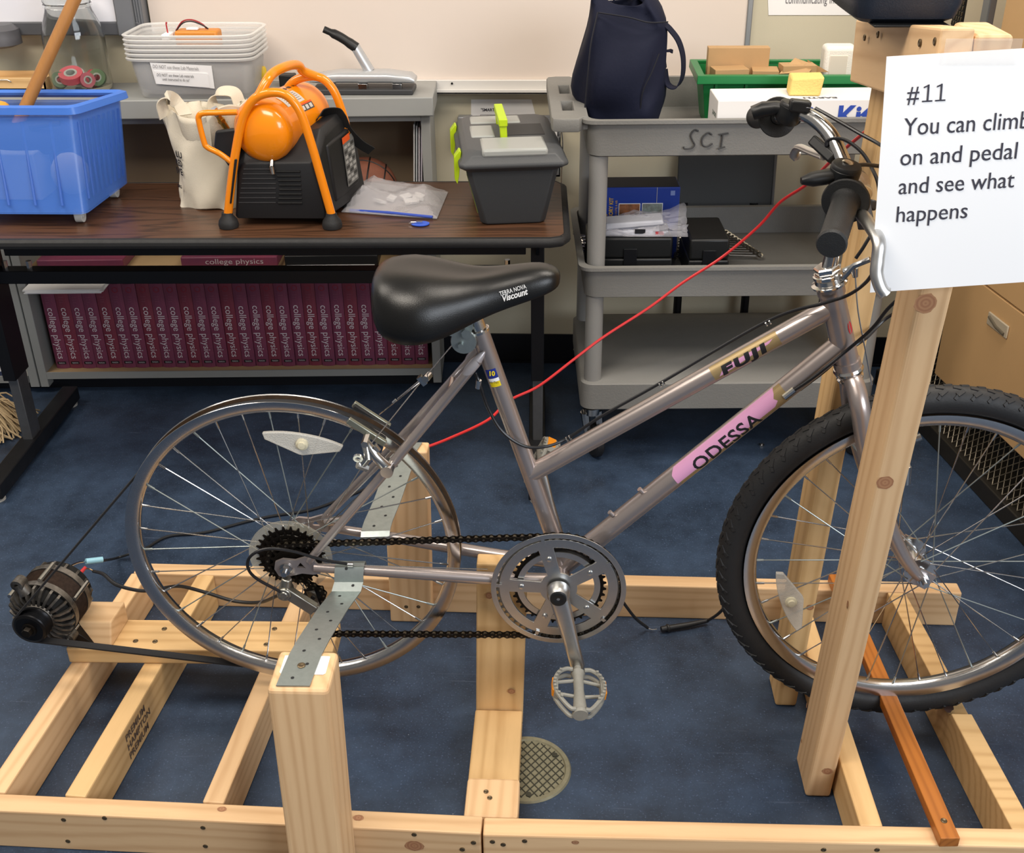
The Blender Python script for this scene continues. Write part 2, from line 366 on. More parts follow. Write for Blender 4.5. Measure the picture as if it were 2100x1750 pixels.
# floor drain cover let into the floor
dr = thing('floor_drain', 'round olive metal drain cover with a diamond grid set in the blue floor', 'drain cover', (-0.05, 1.446, 0))
DRM = M('olive_brass', '949078', 0.5, 0.4, var=0.3, vscale=60); DRD = M('drain_groove', '3a392d', 0.7, var=0.3, vscale=60)
dcx, dcy, dR = -0.052, 1.446, 0.079
mb = MB(); mb.lathe([(0, 0.0015), (dR*0.86, 0.0015), (dR*0.88, 0.004), (dR*0.97, 0.004), (dR, 0.0004)], (dcx, dcy, 0), (0, 0, 1), 64); mb.build('rim', DRM, dr)
mb = MB()
for sgn in (1, -1):
    for i in range(-7, 8):
        off = i*0.0115; h = math.sqrt(max(0, (dR*0.84)**2-off*off))
        if h > 0.01:
            u = V(math.cos(0.9*sgn), math.sin(0.9*sgn), 0); n_ = V(-u.y, u.x, 0); c0 = V(dcx, dcy, 0.0016)+n_*off
            mb.tube([c0-u*h, c0+u*h], 0.0012, 6)
mb.build('grid', DRD, dr)
for a in (0.6, 2.7, 4.8):
    mb = MB(); mb.cyl((dcx+0.06*math.cos(a), dcy+0.06*math.sin(a), 0.001), (dcx+0.06*math.cos(a), dcy+0.06*math.sin(a), 0.004), 0.005)
    mb.build('screw', DRD, dr)
p = aZ(1562, 915, 0.0)
mb = MB(); mb.lathe([(0.003, 0), (0.007, 0), (0.007, 0.005), (0.003, 0.005)], (p.x, p.y, 0), (0, 0, 1), 6, closed=True); mb.lathe([(0, 0.004), (0.004, 0.004), (0.003, 0.008), (0, 0.009)], (p.x, p.y, 0), (0, 0, 1), 12)
tag(mb.build('nut', CHROME), 'tiny shiny nut lying alone on the blue floor behind the down tube', 'nut')

# ------------------------------------------------------------------ whiteboards and papers on the wall
WBM = M('whiteboard_enamel', 'e6d8cc', 0.3, var=0.03, vscale=1.5)
WBF = M('aluminium_trim', 'a9abae', 0.4, 0.6, var=0.08, vscale=30)
WBL = M('white_trim', 'd8d5d0', 0.45)
wb = thing('whiteboard', 'long cream-white dry-erase board with a pale metal tray across the back wall', 'whiteboard', (-0.3, WY, 0.83))
zt = aY(1000, 160, WY).z; zl = aY(1000, 185, WY).z; xr = aY(1527, 60, WY).x; xl = aY(316, 60, WY).x
mb = MB(); mb.bb((xl, WY-0.016, zt-0.005), (xr, WY-0.001, zt+1.1)); mb.build('panel', WBM, wb)
mb = MB(); mb.bb((xl, WY-0.05, zl), (xr+0.013, WY-0.001, zl+0.006)); mb.bb((xl, WY-0.03, zl), (xr+0.013, WY-0.017, zt)); mb.bb((xl, WY-0.05, zl), (xr+0.013, WY-0.046, zl+0.012)); mb.build('tray', WBL, wb, bev=0.0015)
for xx in (xr, xl-0.03):
    mb = MB(); mb.bb((xx, WY-0.022, zt), (xx+0.014, WY-0.001, zt+1.1)); mb.build('edge_trim', WBF, wb, bev=0.002)
mb = MB(); q = aY(927, 171, WY-0.03); mb.cyl((q.x, WY-0.029, q.z), (q.x, WY-0.033, q.z), 0.0028); mb.build('screw', BLACKM, wb)

sb = thing('interactive_whiteboard', 'grey-framed interactive board at the upper left with a dark strip along its bottom', 'whiteboard', (-1.5, WY, 0.95))
SBM = M('board_surface', 'e9e8ee', 0.35); SBF = M('board_frame', '85878b', 0.45, 0.4); SBD = M('board_strip', '55565a', 0.5)
x1 = aY(238, 30, WY-0.05).x; z1 = aY(120, 45, WY-0.05).z; z0 = aY(120, 72, WY-0.05).z
mb = MB(); mb.bb((-2.6, WY-0.045, z1), (x1, WY-0.03, z1+1.0)); mb.build('screen', SBM, sb)
mb = MB(); mb.bb((-2.6, WY-0.055, z0), (x1+0.06, WY-0.002, z1)); mb.build('bottom_strip', SBD, sb, bev=0.003)
mb = MB(); mb.bb((x1, WY-0.06, z0-0.002), (x1+0.05, WY-0.002, z1+1.0)); mb.build('side_frame', SBF, sb, bev=0.004)
mb = MB(); mb.bb((x1+0.05, WY-0.05, z0+0.003), (x1+0.072, WY-0.002, z1+1.0))
for i in range(3): mb.bb((x1+0.053+i*0.007, WY-0.054, z0+0.003), (x1+0.056+i*0.007, WY-0.05, z1+1.0))
mb.build('cable_channel', SBF, sb)
q = aY(0, 72, WY-0.08)
mb = MB(); mb.lathe([(0, 0.03), (0.035, 0.028), (0.05, 0.015), (0.05, 0.0), (0.052, -0.004), (0.052, -0.022), (0.03, -0.03), (0, -0.03)], q, (0, 0, 1), 32); lab(mb.build('speaker_pod', M('pod_grey', '5c5b5e', 0.5), sb), 'rounded dark grey pod under the strip')

def paper(name, corners, mat, label, cat, y, parent=None):
    p = [aY(a, b, y) for a, b in corners]
    mb = MB(); e = V(0, 0.0006, 0); mb.hexa([p[3], p[2], p[2]+e, p[3]+e, p[0], p[1], p[1]+e, p[0]+e]); o = mb.build(name, mat, parent, smooth=False)
    if label: tag(o, label, cat)
    return o
ps = thing('poster', 'white poster high on the back wall with grey text about communicating information', 'poster', tuple(aY(1655, 30, WY-0.001)))
paper('sheet', [(1570, -150), (1760, -150), (1748, 31), (1576, 31)], WHITE, None, None, WY-0.0015, ps)
q = aY(1610, 7, WY-0.002); put_text('lettering', 'communicating information', 0.030, q, (1, 0, 0), (0, 0, 1), M('grey_ink', '77757a', 0.8), ps, width=0.195)
nt_ = thing('notice', 'white printed notice taped to the wall behind the toolbox', 'notice', tuple(aY(1040, 260, WY-0.001)))
paper('sheet', [(966, 204), (1090, 204), (1122, 330), (966, 330)], WHITE, None, None, WY-0.0015, nt_)
q = aY(986, 228, WY-0.0022); put_text('lettering', '"SMART" Boa', 0.011, q, (1, 0, 0), (0, 0, 1), INK, nt_, bold=0.0002)
q = aY(991, 252, WY-0.0022); put_text('lettering', 'S', 0.014, q, (1, 0, 0), (0, 0, 1), INK, nt_, bold=0.0004)
mb = MB(); a_, b_ = aY(985, 236, WY-0.0018), aY(1096, 262, WY-0.0018)
for za in (a_.z, b_.z): mb.bb((a_.x, WY-0.0021, za), (b_.x, WY-0.0015, za+0.0008))
mb.bb((a_.x, WY-0.0021, b_.z), (a_.x+0.0008, WY-0.0015, a_.z)); mb.bb((b_.x, WY-0.0021, b_.z), (b_.x+0.0008, WY-0.0015, a_.z)); mb.build('text_frame', INK, nt_, smooth=False)
ob = thing('outlet_box', 'small grey metal outlet box on the wall behind the toolbox', 'outlet', tuple(aY(950, 247, WY)))
q = aY(938, 240, WY-0.03); q2 = aY(968, 262, WY-0.03)
mb = MB(); mb.bb((q.x, WY-0.03, q2.z-0.03), (q2.x, WY-0.0005, q.z)); mb.build('box', WBF, ob, bev=0.003)
mb = MB(); q3 = aY(950, 249, WY-0.03); mb.cyl((q3.x, WY-0.029, q3.z), (q3.x, WY-0.033, q3.z), 0.004); mb.build('screw', WHITE, ob)
fb = thing('file_pocket', 'grey wire-edged file pocket holding white sheets behind the toolbox and cart handle', 'file pocket', tuple(aY(1120, 330, WY-0.07)))
q, q2 = aY(1092, 258, WY-0.08), aY(1150, 258, WY-0.08)
FPM = M('pocket_grey', '77787a', 0.5)
mb = MB(); mb.bb((q.x, WY-0.08, q.z-0.14), (q2.x, WY-0.074, q.z-0.03)); mb.bb((q.x, WY-0.012, q.z-0.14), (q2.x, WY-0.002, q.z+0.01)); mb.bb((q.x, WY-0.08, q.z-0.14), (q2.x, WY-0.002, q.z-0.134)); mb.bb((q2.x-0.004, WY-0.08, q.z-0.14), (q2.x, WY-0.002, q.z-0.02)); mb.bb((q.x, WY-0.08, q.z-0.14), (q.x+0.004, WY-0.002, q.z-0.02)); mb.build('pocket', FPM, fb, bev=0.001)
mb = MB(); mb.bb((q.x+0.006, WY-0.07, q.z-0.13), (q2.x-0.01, WY-0.05, q.z-0.005)); mb.build('sheets', WHITE, fb)
mb = MB(); mb.tube(catmull([(q2.x, WY-0.082, q.z-0.0), (q2.x+0.006, WY-0.083, q.z-0.05), (q2.x+0.003, WY-0.083, q.z-0.15), (q2.x+0.004, WY-0.083, q.z-0.25)]), 0.0016, 6); mb.build('wire', STEEL, fb)

# ------------------------------------------------------------------ tall cabinets along the right side
TAN = M('tan_laminate', 'cda573', 0.5, var=0.05, vscale=6, bump=0.05, bscale=300)
TAND = M('tan_edge', 'a88457', 0.55)
A0 = V(0.985, 2.70, 0); A1 = V(1.175, 1.62, 0)
du = (A1-A0).normalized(); dn = V(-abs(du.y), -du.x, 0).normalized()      # dn points out to the room
if dn.x > 0: dn = -dn
def onface(px, py, off=0.0):
    d = _R*((px-1050.0)/FPX)+_D*((py-875.0)/FPX)+_f; o = V(0, 0, CAMH); p0 = A0+dn*off
    t = (p0-o).dot(dn)/d.dot(dn); p = o+d*t; return (p-p0).dot(du), p.z
def facebox(mb, u0, u1, z0, z1, o0, o1):
    P = lambda u, z, o: A0+du*u+dn*o+V(0, 0, z)
    mb.hexa([P(u0, z0, o0), P(u1, z0, o0), P(u1, z0, o1), P(u0, z0, o1), P(u0, z1, o0), P(u1, z1, o0), P(u1, z1, o1), P(u0, z1, o1)])
cb = thing('storage_cabinet', 'tall tan cabinet with a black mesh plinth standing at the right side', 'cabinet', tuple((A0+A1)/2))
u_c, z_c = onface(1917, 761); u_s, z_s = onface(2063, 930); ue = 1.1
u_c = 0.0 if abs(u_c) < 0.06 else u_c
ztan = z_c
zb_ = onface(1990, 905)[1]
mb = MB(); facebox(mb, u_c, ue, ztan, 1.62, -0.42, 0.0); mb.build('carcass', TAN, cb, bev=0.003)
ud, zd = onface(2015, 580); ud2, zd2 = onface(2098, 628)
zseam = (zd+zd2)/2
mb = MB(); facebox(mb, u_c+0.015, ue, ztan+0.004, zseam-0.002, 0.0, 0.012); o_ = mb.build('drawer', TAN, cb, bev=0.002)
uh, zh = onface(2048, 668, 0.012)
P_ = lambda u, z, o: A0+du*u+dn*o+V(0, 0, z)
mb = MB(); facebox(mb, uh-0.045, uh+0.045, zh-0.014, zh+0.018, 0.012, 0.017); hd = mb.build('handle', M('handle_plate', 'b8ab94', 0.45), o_, bev=0.004)
lab(hd, 'pale recessed pull handle')
mb = MB(); facebox(mb, u_c+0.015, ue, zseam+0.002, zseam+0.3, 0.0, 0.012); mb.build('drawer', TAN, cb, bev=0.002)
mb = MB(); facebox(mb, u_c+0.015, ue, zseam+0.304, 1.6, 0.0, 0.012); mb.build('door', TAN, cb, bev=0.002)
mb = MB(); mb.tube([P_(uh-0.036, zh+0.008, 0.0175), P_(uh, zh-0.003, 0.0178), P_(uh+0.036, zh-0.006, 0.0175)], 0.004, 8); mb.build('grip_slot_shade', M('slot_shadow', '5d5444', 0.7), o_)  # dark tube on the handle plate, coloured as the shade inside its grip
# black plinth of expanded mesh over a dark base strip
MESHB = M('mesh_backing', '0d0d0e', 0.8); MESHM = M('expanded_metal', '8d8474', 0.4, 0.7, var=0.3, vscale=40)
mb = MB(); facebox(mb, -0.5, ue, 0.0, ztan-0.001, -0.4, -0.09); mb.build('plinth', MESHB, cb)
mb = MB(); facebox(mb, -0.3, ue, 0.0, 0.048, -0.088, 0.014); lab(mb.build('base_strip', M('base_strip_brown', '2b2721', 0.5, var=0.3, vscale=20), cb, bev=0.003), 'scuffed dark base strip')
mb = MB(); zm0, zm1 = 0.048, ztan+0.0
def mp_(u, t): return P_(u, zm0+(zm1-zm0)*t, 0.0-0.075*t)
rows, cols = 11, 52; u0m, u1m = -0.25, 0.95
for j in range(rows):
    for i in range(cols):
        t0, t1 = j/rows, (j+1)/rows; s_ = (i+0.5*(j % 2))/cols; s2 = s_+0.5/cols; s3 = s_-0.5/cols
        for q_, sz in ((s2, 0.0014), (s3, 0.0014)):
            mb.tube([mp_(u0m+(u1m-u0m)*s_, t0), mp_(u0m+(u1m-u0m)*q_, t1)], sz, 4, caps=False)
lab(mb.build('mesh_grille', MESHM, cb, smooth=False), 'expanded metal mesh grille')
# grey lock bar and perforated strip on the cabinet front, upper right
ub, zb2 = onface(2036, 25, 0.012); ut, zt2 = onface(2055, 60, 0.012)
mb = MB(); facebox(mb, ub-0.02, ub+0.012, 0.9, 1.55, 0.012, 0.03); lab(mb.build('lock_bar', M('bar_grey', '77797b', 0.4, 0.6), cb, bev=0.003), 'grey vertical lock bar')
um, zm_ = onface(1972, 20, 0.012)
mb = MB(); facebox(mb, um-0.03, um+0.02, 0.9, 1.55, 0.012, 0.016)
mb.build('vent_backing', MESHB, cb)
mb = MB()
for i in range(5):
    for k in range(52): mb.tube([P_(um-0.027+i*0.0105, 0.9+k*0.0125, 0.018), P_(um-0.0225+i*0.0105, 0.9+(k+0.75)*0.0125, 0.02)], 0.0016, 4)
mb.build('vent_slats', MESHM, cb, smooth=False)

# ------------------------------------------------------------------ lumber stand
LW, LH = 0.036, 0.084
st = thing('bike_stand', 'rough pine two-by-four stand holding the bicycle off the blue floor', 'stand', (0, 1.56, 0))
Z2 = LH/2
SCREW = M('screw_head', '6b5d48', 0.4, 0.8)
def screws(parent, pts, n, r=0.0042):
    for q in pts:
        q = Vector(q); mb = MB(); mb.lathe([(r, -0.001), (r, 0.0006), (r*0.75, 0.0013), (r*0.3, 0.0008), (0, 0.0002)], q, n, 12); mb.build('screw', SCREW, parent)
# front rails (two lengths butted), back rail
rl = beam('rail', (-1.02, 1.2254+0.0231+LW/2, Z2), (-0.1165, 1.2254+0.0026+LW/2, Z2), LW, LH, (0, 0, 1), PINE, st, label='front rail under the rear wheel')
rr_ = beam('rail', (-0.1135, 1.2268-0.001+LW/2, Z2), (0.86, 1.2268+0.0073+LW/2, Z2), LW, LH, (0, 0, 1), PINE, st, label='front rail under the front wheel')
bk = beam('rail', (-0.90, 1.8891+LW/2, Z2), (0.823, 1.8734+LW/2, Z2), LW, LH, (0, 0, 1), PINE, st, label='back rail on the far side')
scr = []
for px, py in ((126, 1691), (211, 1686), (135, 1735), (415, 1702), (420, 1740), (850, 1708)):
    q = aY(px, py, 1.2345); scr.append((q.x, 1.2254-0.0231*q.x-0.0001+0.0, q.z))
screws(rl, scr, (0, -1, 0)); scr = []
for px, py in ((971, 1730), (948, 1744)):
    q = aY(px, py, 1.227); scr.append((q.x, 1.2280, q.z))
screws(rl, scr, (0, -1, 0)); scr = []
for px, py in ((1032, 1732), (1690, 1747), (1800, 1748), (1010, 1726), (1076, 1725)):
    q = aY(px, py, 1.2268); scr.append((q.x, 1.2268+0.0085*q.x-0.0001, q.z))
screws(rr_, scr, (0, -1, 0))
# cross slats, on edge, between the rails
def cross(x0, x1, mat, ya=1.272, yb=1.886, label=None, w=LW): return beam('cross_beam', (x0, ya, Z2), (x1, yb, Z2), w, LH-0.001, (0, 0, 1), mat, st, label=label)
cross(-0.924, -0.886, PINE, 1.285, 1.888, 'leftmost cross beam by the alternator')
c2 = cross(-0.788, -0.744, PINE2, 1.281, 1.888, 'cross beam with black stamped lettering')
cross(-0.557, -0.524, PINE, 1.276, 1.886, 'cross beam beside the near stub post')
cb2 = cross(0.499, 0.487, PINE2, 1.266, 1.874, 'cross beam beside the upright post')
# far right cross beam, notched where the tyre sits
xa, xb, ya, yb = 0.735, 0.690, 1.267, 1.872
fx = lambda y: xa+(xb-xa)*(y-ya)/(yb-ya)
mb = MB(); prof = [(1.267, 0), (1.872, 0), (1.872, LH), (1.590, LH), (1.583, 0.074), (1.530, 0.074), (1.523, LH), (1.267, LH)]
mb.prism([V(fx(y)-LW/2, y, z) for y, z in prof], (LW, 0, 0))
nb = mb.build('cross_beam', PINE2, st, bev=0.002, smooth=False); lab(nb, 'notched cross beam under the front tyre')
q = aZ(1945, 1452, LH+0.0004); mb = MB(); mb.add([V(q.x+0.011*math.cos(a)*random.uniform(0.6, 1.1), q.y+0.014*math.sin(a)*random.uniform(0.6, 1.1), LH+0.0006) for a in [2*PI*i/12 for i in range(12)]], [tuple(range(12))]); mb.build('knot_hole', M('knot_dark', '2a160f', 0.8), nb, smooth=False)
# stamped grade marks on the second slat (right-hand face)
STAMP = M('stamp_ink', '5a4c44', 0.8)
def stamp(y, z, s, size):
    t = (y-1.281)/(1.888-1.281); x = -0.788+0.044*t+LW/2+0.0004
    put_text('stamped_lettering', s, size, (x, y, z), (0.0724, 1, 0), (0, 0, 1), STAMP, c2, bold=0.0004)
for k in range(3): stamp(1.43+0.0*k, 0.056-0.021*k, ('PREMIUM', 'HAMPTON', 'PREMIUM')[k], 0.020)
# orange strip threaded through the front wheel, lying on both rails
sp = beam('wheel_lock_strip', (0.607, 1.228, 0.0945), (0.572, 1.905, 0.0945), 0.030, 0.019, (0, 0, 1), ORANGEWOOD, st, bev=0.0015, label='narrow orange stained strip through the front wheel')
screws(sp, [(0.6065, 1.262, 0.1042)], (0, 0, 1), 0.005)
# board and block under the bottom bracket, with the post that props the chain stays
fbd = beam('floor_board', (-0.107, 1.269, 0.018), (-0.107, 1.556, 0.018), 0.087, 0.036, (0, 0, 1), PINE2, st)
blk = beam('block', (-0.104, 1.272, 0.054), (-0.104, 1.356, 0.054), 0.088, 0.036, (0, 0, 1), PINE, st, bev=0.005)
screws(blk, [(-0.115, 1.325, 0.0725), (-0.108, 1.312, 0.0725)], (0, 0, 1))
pst = beam('prop_post', (-0.107, 1.5745, 0.0), (-0.096, 1.5620, 0.372), 0.087, 0.030, (0, -1, 0.0), PINE2, st, label='upright prop under the chain stays')
# short posts carrying the metal straps
t0 = V(-0.3645, 1.245, 0.408)
def hexpost(name, b, t, mat, label, bev=0.004):
    """post from four bottom and four top corners, built with its own grain axis"""
    a = sum(b, V(0, 0, 0))/4; e = sum(t, V(0, 0, 0))/4; x = (e-a).normalized(); y = (b[1]-b[0]); y = (y-x*y.dot(x)).normalized(); z = x.cross(y)
    mw = Matrix(((x.x, y.x, z.x, a.x), (x.y, y.y, z.y, a.y), (x.z, y.z, z.z, a.z), (0, 0, 0, 1))); inv = mw.inverted()
    mb = MB(); mb.hexa([inv @ p for p in b]+[inv @ p for p in t])
    me = bpy.data.meshes.new(name); me.from_pydata(mb.v, [], mb.f); me.materials.append(mat)
    bm = bmesh.new(); bm.from_mesh(me); bmesh.ops.recalc_face_normals(bm, faces=bm.faces[:]); bm.to_mesh(me); bm.free()
    o = bpy.data.objects.new(name, me); C.objects.link(o); o.parent = st; o.matrix_basis = wmat(st).inverted() @ mw
    q = o.modifiers.new('bevel', 'BEVEL'); q.width = bev; q.segments = 3
    lab(o, label); return o
def rect(x0, x1, y0, y1, z): return [V(x0, y0, z), V(x1, y0, z), V(x1, y1, z), V(x0, y1, z)]
ptn = hexpost('strap_post', rect(-0.400, -0.318, 1.136, 1.226, 0.0), rect(-0.411, -0.3225, 1.190, 1.275, 0.408), PINE, 'thick near post under the rear wheel', 0.007)
ptf = hexpost('strap_post', rect(-0.351, -0.264, 1.848, 1.886, 0.0), rect(-0.342, -0.254, 1.842, 1.882, 0.418), PINE, 'far post behind the rear wheel')
q = aY(833, 1245, 1.847); screws(ptf, [(q.x, 1.8478, q.z)], (0, -1, 0)); q = aY(858, 1245, 1.847); screws(ptf, [(q.x, 1.8478, q.z)], (0, -1, 0))
# white label scraps on the near post top
mb = MB(); mb.hexa(rect(-0.400, -0.333, 1.226, 1.262, 0.4083)+rect(-0.397, -0.336, 1.222, 1.262, 0.4088)); mb.build('paper_label', WHITE, ptn)
# uprights by the front wheel, and the cross block on top
upn = hexpost('upright_post', rect(0.429, 0.472, 1.400, 1.490, 0.0), rect(0.4495, 0.491, 1.302, 1.390, 1.274), PINE, 'near upright post the paper sign hangs on', 0.006)
upf = hexpost('upright_post', rect(0.413, 0.453, 1.622, 1.700, 0.0), rect(0.452, 0.494, 1.622, 1.706, 1.240), PINE2, 'far upright post behind the front wheel', 0.006)
tb = beam('top_block', (0.4295, 1.302, 1.238), (0.437, 1.715, 1.181), 0.038, 0.086, (0, 0, 1), PINE, st, label='block joining the tops of the uprights')
sc2 = []
for px, py in ((1773, 77), (1800, 71), (1886, 88), (1917, 85)):
    q = at(px, py, 0, 0.4103); sc2.append(q)
screws(tb, sc2, (-1, 0, 0), 0.0045)
# plank and block that carry the alternator
mpk = beam('motor_plank', (-0.925, 1.647, 0.1015), (-0.420, 1.655, 0.1015), 0.088, 0.035, (0, 0, 1), PINE2, st, label='flat plank carrying the alternator block')
screws(mpk, [aZ(px, py, 0.1195) for px, py in ((278, 1315), (318, 1316), (337, 1290), (546, 1322), (563, 1290))], (0, 0, 1), 0.005)
mb = MB(); zt_ = 0.164
mb.hexa([V(-0.915, 1.606, 0.119), V(-0.838, 1.606, 0.119), V(-0.834, 1.690, 0.119), V(-0.915, 1.690, 0.119), V(-0.900, 1.628, zt_), V(-0.838, 1.628, zt_), V(-0.834, 1.690, zt_), V(-0.900, 1.690, zt_)])
mb.build('motor_block', PINE, st, bev=0.003, smooth=False)
# perforated straps from the posts to the chain stays
def strap(path, w, label, side):
    """bent strip: path of points, w width along side"""
    mb = MB(); s_ = Vector(side).normalized()*w/2; n = len(path); rings = []
    for i, p in enumerate(path):
        a = path[max(i-1, 0)]; b = path[min(i+1, n-1)]; t = (b-a).normalized(); nn = t.cross(s_.normalized()).normalized()*0.0009
        rings.append([p-s_-nn, p+s_-nn, p+s_+nn, p-s_+nn])
    mb.loft(rings); o = mb.build('strap', ZINC, st, ang=25); lab(o, label)
    HOLE = M('strap_hole', '191a1c', 0.7); L_ = [0]
    for i in range(n-1): L_.append(L_[-1]+(path[i+1]-path[i]).length)
    k = 0; d = 0.016
    while d < L_[-1]-0.008:
        i = max(j for j in range(n-1) if L_[j] <= d); t = (path[i+1]-path[i]).normalized(); p = path[i]+t*(d-L_[i]); nn = t.cross(s_.normalized()).normalized()
        if nn.y > 0.3 or nn.z < -0.3: nn = -nn
        p = p+s_*(0.35 if k % 2 else -0.2)
        hm = MB(); u = s_.normalized(); hm.add([p+nn*0.0013+(u*math.cos(a)+t*math.sin(a))*0.0026 for a in [2*PI*j/10 for j in range(10)]], [tuple(range(10))]); hm.build('hole', HOLE, o, smooth=False)
        k += 1; d += 0.030
    return o
zc = 0.408
nx = lambda px, py, y: aY(px, py, y)
strap([V(-0.374, 1.196, zc+0.0018), V(-0.370, 1.262, zc+0.0018), V(-0.3655, 1.300, zc-0.001), V(-0.357, 1.40, 0.386), V(-0.348, 1.465, 0.371), V(-0.346, 1.482, 0.378), V(-0.3455, 1.486, 0.392), V(-0.345, 1.492, 0.4005), V(-0.345, 1.501, 0.4025), V(-0.345, 1.511, 0.399), V(-0.345, 1.514, 0.390)], 0.048, 'near galvanised strap', (1, 0.02, 0))
strap([V(-0.292, 1.872, 0.4205), V(-0.300, 1.838, 0.4202), V(-0.302, 1.80, 0.412), V(-0.312, 1.70, 0.398), V(-0.318, 1.635, 0.398), V(-0.319, 1.618, 0.3965), V(-0.319, 1.605, 0.396), V(-0.319, 1.597, 0.390), V(-0.319, 1.596, 0.378), V(-0.319, 1.600, 0.370)], 0.050, 'far galvanised strap', (1, 0.08, 0))
mb = MB(); q = aY(823, 940, 1.85); mb.hexa(rect(-0.312, -0.296, 1.835, 1.862, 0.4216)+rect(-0.312, -0.296, 1.835, 1.862, 0.4222)); lab(mb.build('warning_sticker', M('sticker_yellow', 'ecd21c', 0.5), st), 'small yellow sticker on the far strap')
screws(ptn, [(-0.3705, 1.238, zc+0.0032)], (0, 0, 1), 0.006)

# black case resting on the top block
p0, p1 = aY(1729, 30, 1.50), aY(1948, 30, 1.50)
cs = thing('plastic_case', 'black rounded plastic case sitting on top of the wooden uprights', 'case', ((p0.x+p1.x)/2, 1.53, 1.262))
CASE = M('case_dark_blue', '1d2430', 0.45, bump=0.2, bscale=500)
mb = MB(); rings = []
for z, k in ((1.2625, 0.80), (1.269, 0.93), (1.286, 1.0), (1.40, 1.0), (1.41, 0.97)): rings.append(sect(0.412, 1.535, z+0.0, 0.066*k, 0.105*k, 48, 0.28))
mb.loft(rings); mb.build('shell', CASE, cs, ang=40)
mb = MB(); mb.bb((0.37, 1.43, 1.2605), (0.46, 1.62, 1.2635)); mb.build('foot', BLACK, cs, bev=0.002)

# paper sign taped to the near upright
sg = thing('paper_sign', 'white sheet reading number 11 and inviting you to climb on and pedal', 'sign', (0.46, 1.299, 0.97))
TL, BL = V(0.354, 1.2975, 1.252), V(0.375, 1.2975, 0.974); TR, BR = V(0.5695, 1.2985, 1.2645), V(0.5905, 1.2985, 0.9905)
mb = MB(); n = 14; vs = []
def sgp(u, v): return (TL*(1-u)+TR*u)*(1-v)+(BL*(1-u)+BR*u)*v+V(0, -0.004*math.sin(PI*v)*(0.4+0.6*u)-0.003*(1-u)*v, 0)
for i in range(n+1):
    for j in range(n+1): vs.append(sgp(i/n, j/n))
vs += [p+V(0, 0.0005, 0) for p in vs]; K = (n+1)**2; fs = []
for i in range(n):
    for j in range(n):
        a = i*(n+1)+j; fs.append((a, a+1, a+n+2, a+n+1)); fs.append((a+K, a+n+1+K, a+n+2+K, a+1+K))
for i in range(n):
    for q in (i*(n+1), i*(n+1)+n): fs.append((q, q+n+1, q+n+1+K, q+K))
    for q in (i, n*(n+1)+i): fs.append((q, q+1, q+1+K, q+K))
mb.add(vs, fs); mb.build('sheet', WHITE, sg)
SHW, SHH = 0.2159, 0.2794
def sign_text(s, u, v, width):
    tv, tf = text_mesh(s, 0.0285, 0, None); x1 = max(p.x for p in tv); x0 = min(p.x for p in tv); k = width/(x1-x0)
    o = []
    for p in tv: o.append(sgp(u+(p.x-x0)*k/SHW, v-p.y/SHH)+V(0, -0.0007, 0))
    mb = MB(); mb.add(o, tf); mb.build('lettering', INK, sg, smooth=False)
for s, u, v, wd in (('#', 0.118, 0.186, 0.0130), ('You can climb', 0.113, 0.316, 0.1385), ('on and pedal', 0.108, 0.440, 0.130), ('and see what', 0.112, 0.562, 0.1305), ('happens', 0.112, 0.684, 0.0815)): sign_text(s, u, v, wd)
TAPE = M('clear_tape', 'f2f0ec', 0.1, alpha=0.12)
mb = MB(); a = sgp(0.28, 0.0); b = sgp(0.66, 0.03)
mb.bb((a.x, 1.2935, a.z-0.012), (b.x, 1.2945, a.z+0.016)); mb.build('tape', TAPE, sg, smooth=False)

def sign_one(u, v):
    mb = MB()
    for pl in ([(0, 0), (0.0112, 0), (0.0112, 0.0017), (0, 0.0017)], [(0.0048, 0.001), (0.0068, 0.001), (0.0068, 0.0192), (0.0048, 0.0192)], [(0.0008, 0.0152), (0.0008, 0.0170), (0.0062, 0.0192), (0.0062, 0.0174)]):
        mb.add([sgp(u+x/SHW, v-y/SHH)+V(0, -0.0007, 0) for x, y in pl], [(0, 1, 2, 3)])
    mb.build('lettering', INK, sg, smooth=False)
sign_one(0.196, 0.186); sign_one(0.262, 0.186)

fn = (V(0.429, 1.400, 0), V(0.472, 1.400, 0), V(0.491, 1.302, 1.274)); lf = (V(0.429, 1.400, 0), V(0.429, 1.490, 0), V(0.4495, 1.390, 1.274))
for px, py, ra, rb in ((1898, 622, 0.014, 0.014), (1815, 990, 0.011, 0.012), (1697, 1582, 0.008, 0.009)): knot(upn, px, py, fn, ra, rb)
for px, py, ra, rb in ((1738, 1240, 0.007, 0.003), (1655, 1447, 0.006, 0.003), (1644, 1520, 0.004, 0.003)): knot(upn, px, py, lf, ra, rb)
pf_ = (V(-0.15, 1.556, 0.04), V(-0.06, 1.556, 0.04), V(-0.06, 1.545, 0.37)); pb_ = (V(-0.15, 1.3, 0.036), V(-0.06, 1.3, 0.036), V(-0.06, 1.5, 0.036))
knot(pst, 1049, 1418, pf_, 0.006, 0.007); knot(pst, 1003, 1222, pf_, 0.007, 0.006)
rf_ = (V(-1, 1.2485, 0), V(-0.2, 1.23, 0), V(-0.2, 1.23, 0.08)); rt_ = (V(-1, 1.25, LH), V(-0.2, 1.25, LH), V(-0.2, 1.26, LH))
knot(rl, 850, 1735, rf_, 0.011, 0.016); knot(rl, 455, 1660, rt_, 0.005, 0.008, (0, 1, 0)); knot(rl, 735, 1678, rt_, 0.006, 0.009, (0, 1, 0)); knot(rr_, 1180, 1728, (V(-0.1, 1.226, 0), V(0.8, 1.2335, 0), V(0.8, 1.2335, 0.08)), 0.004, 0.006)
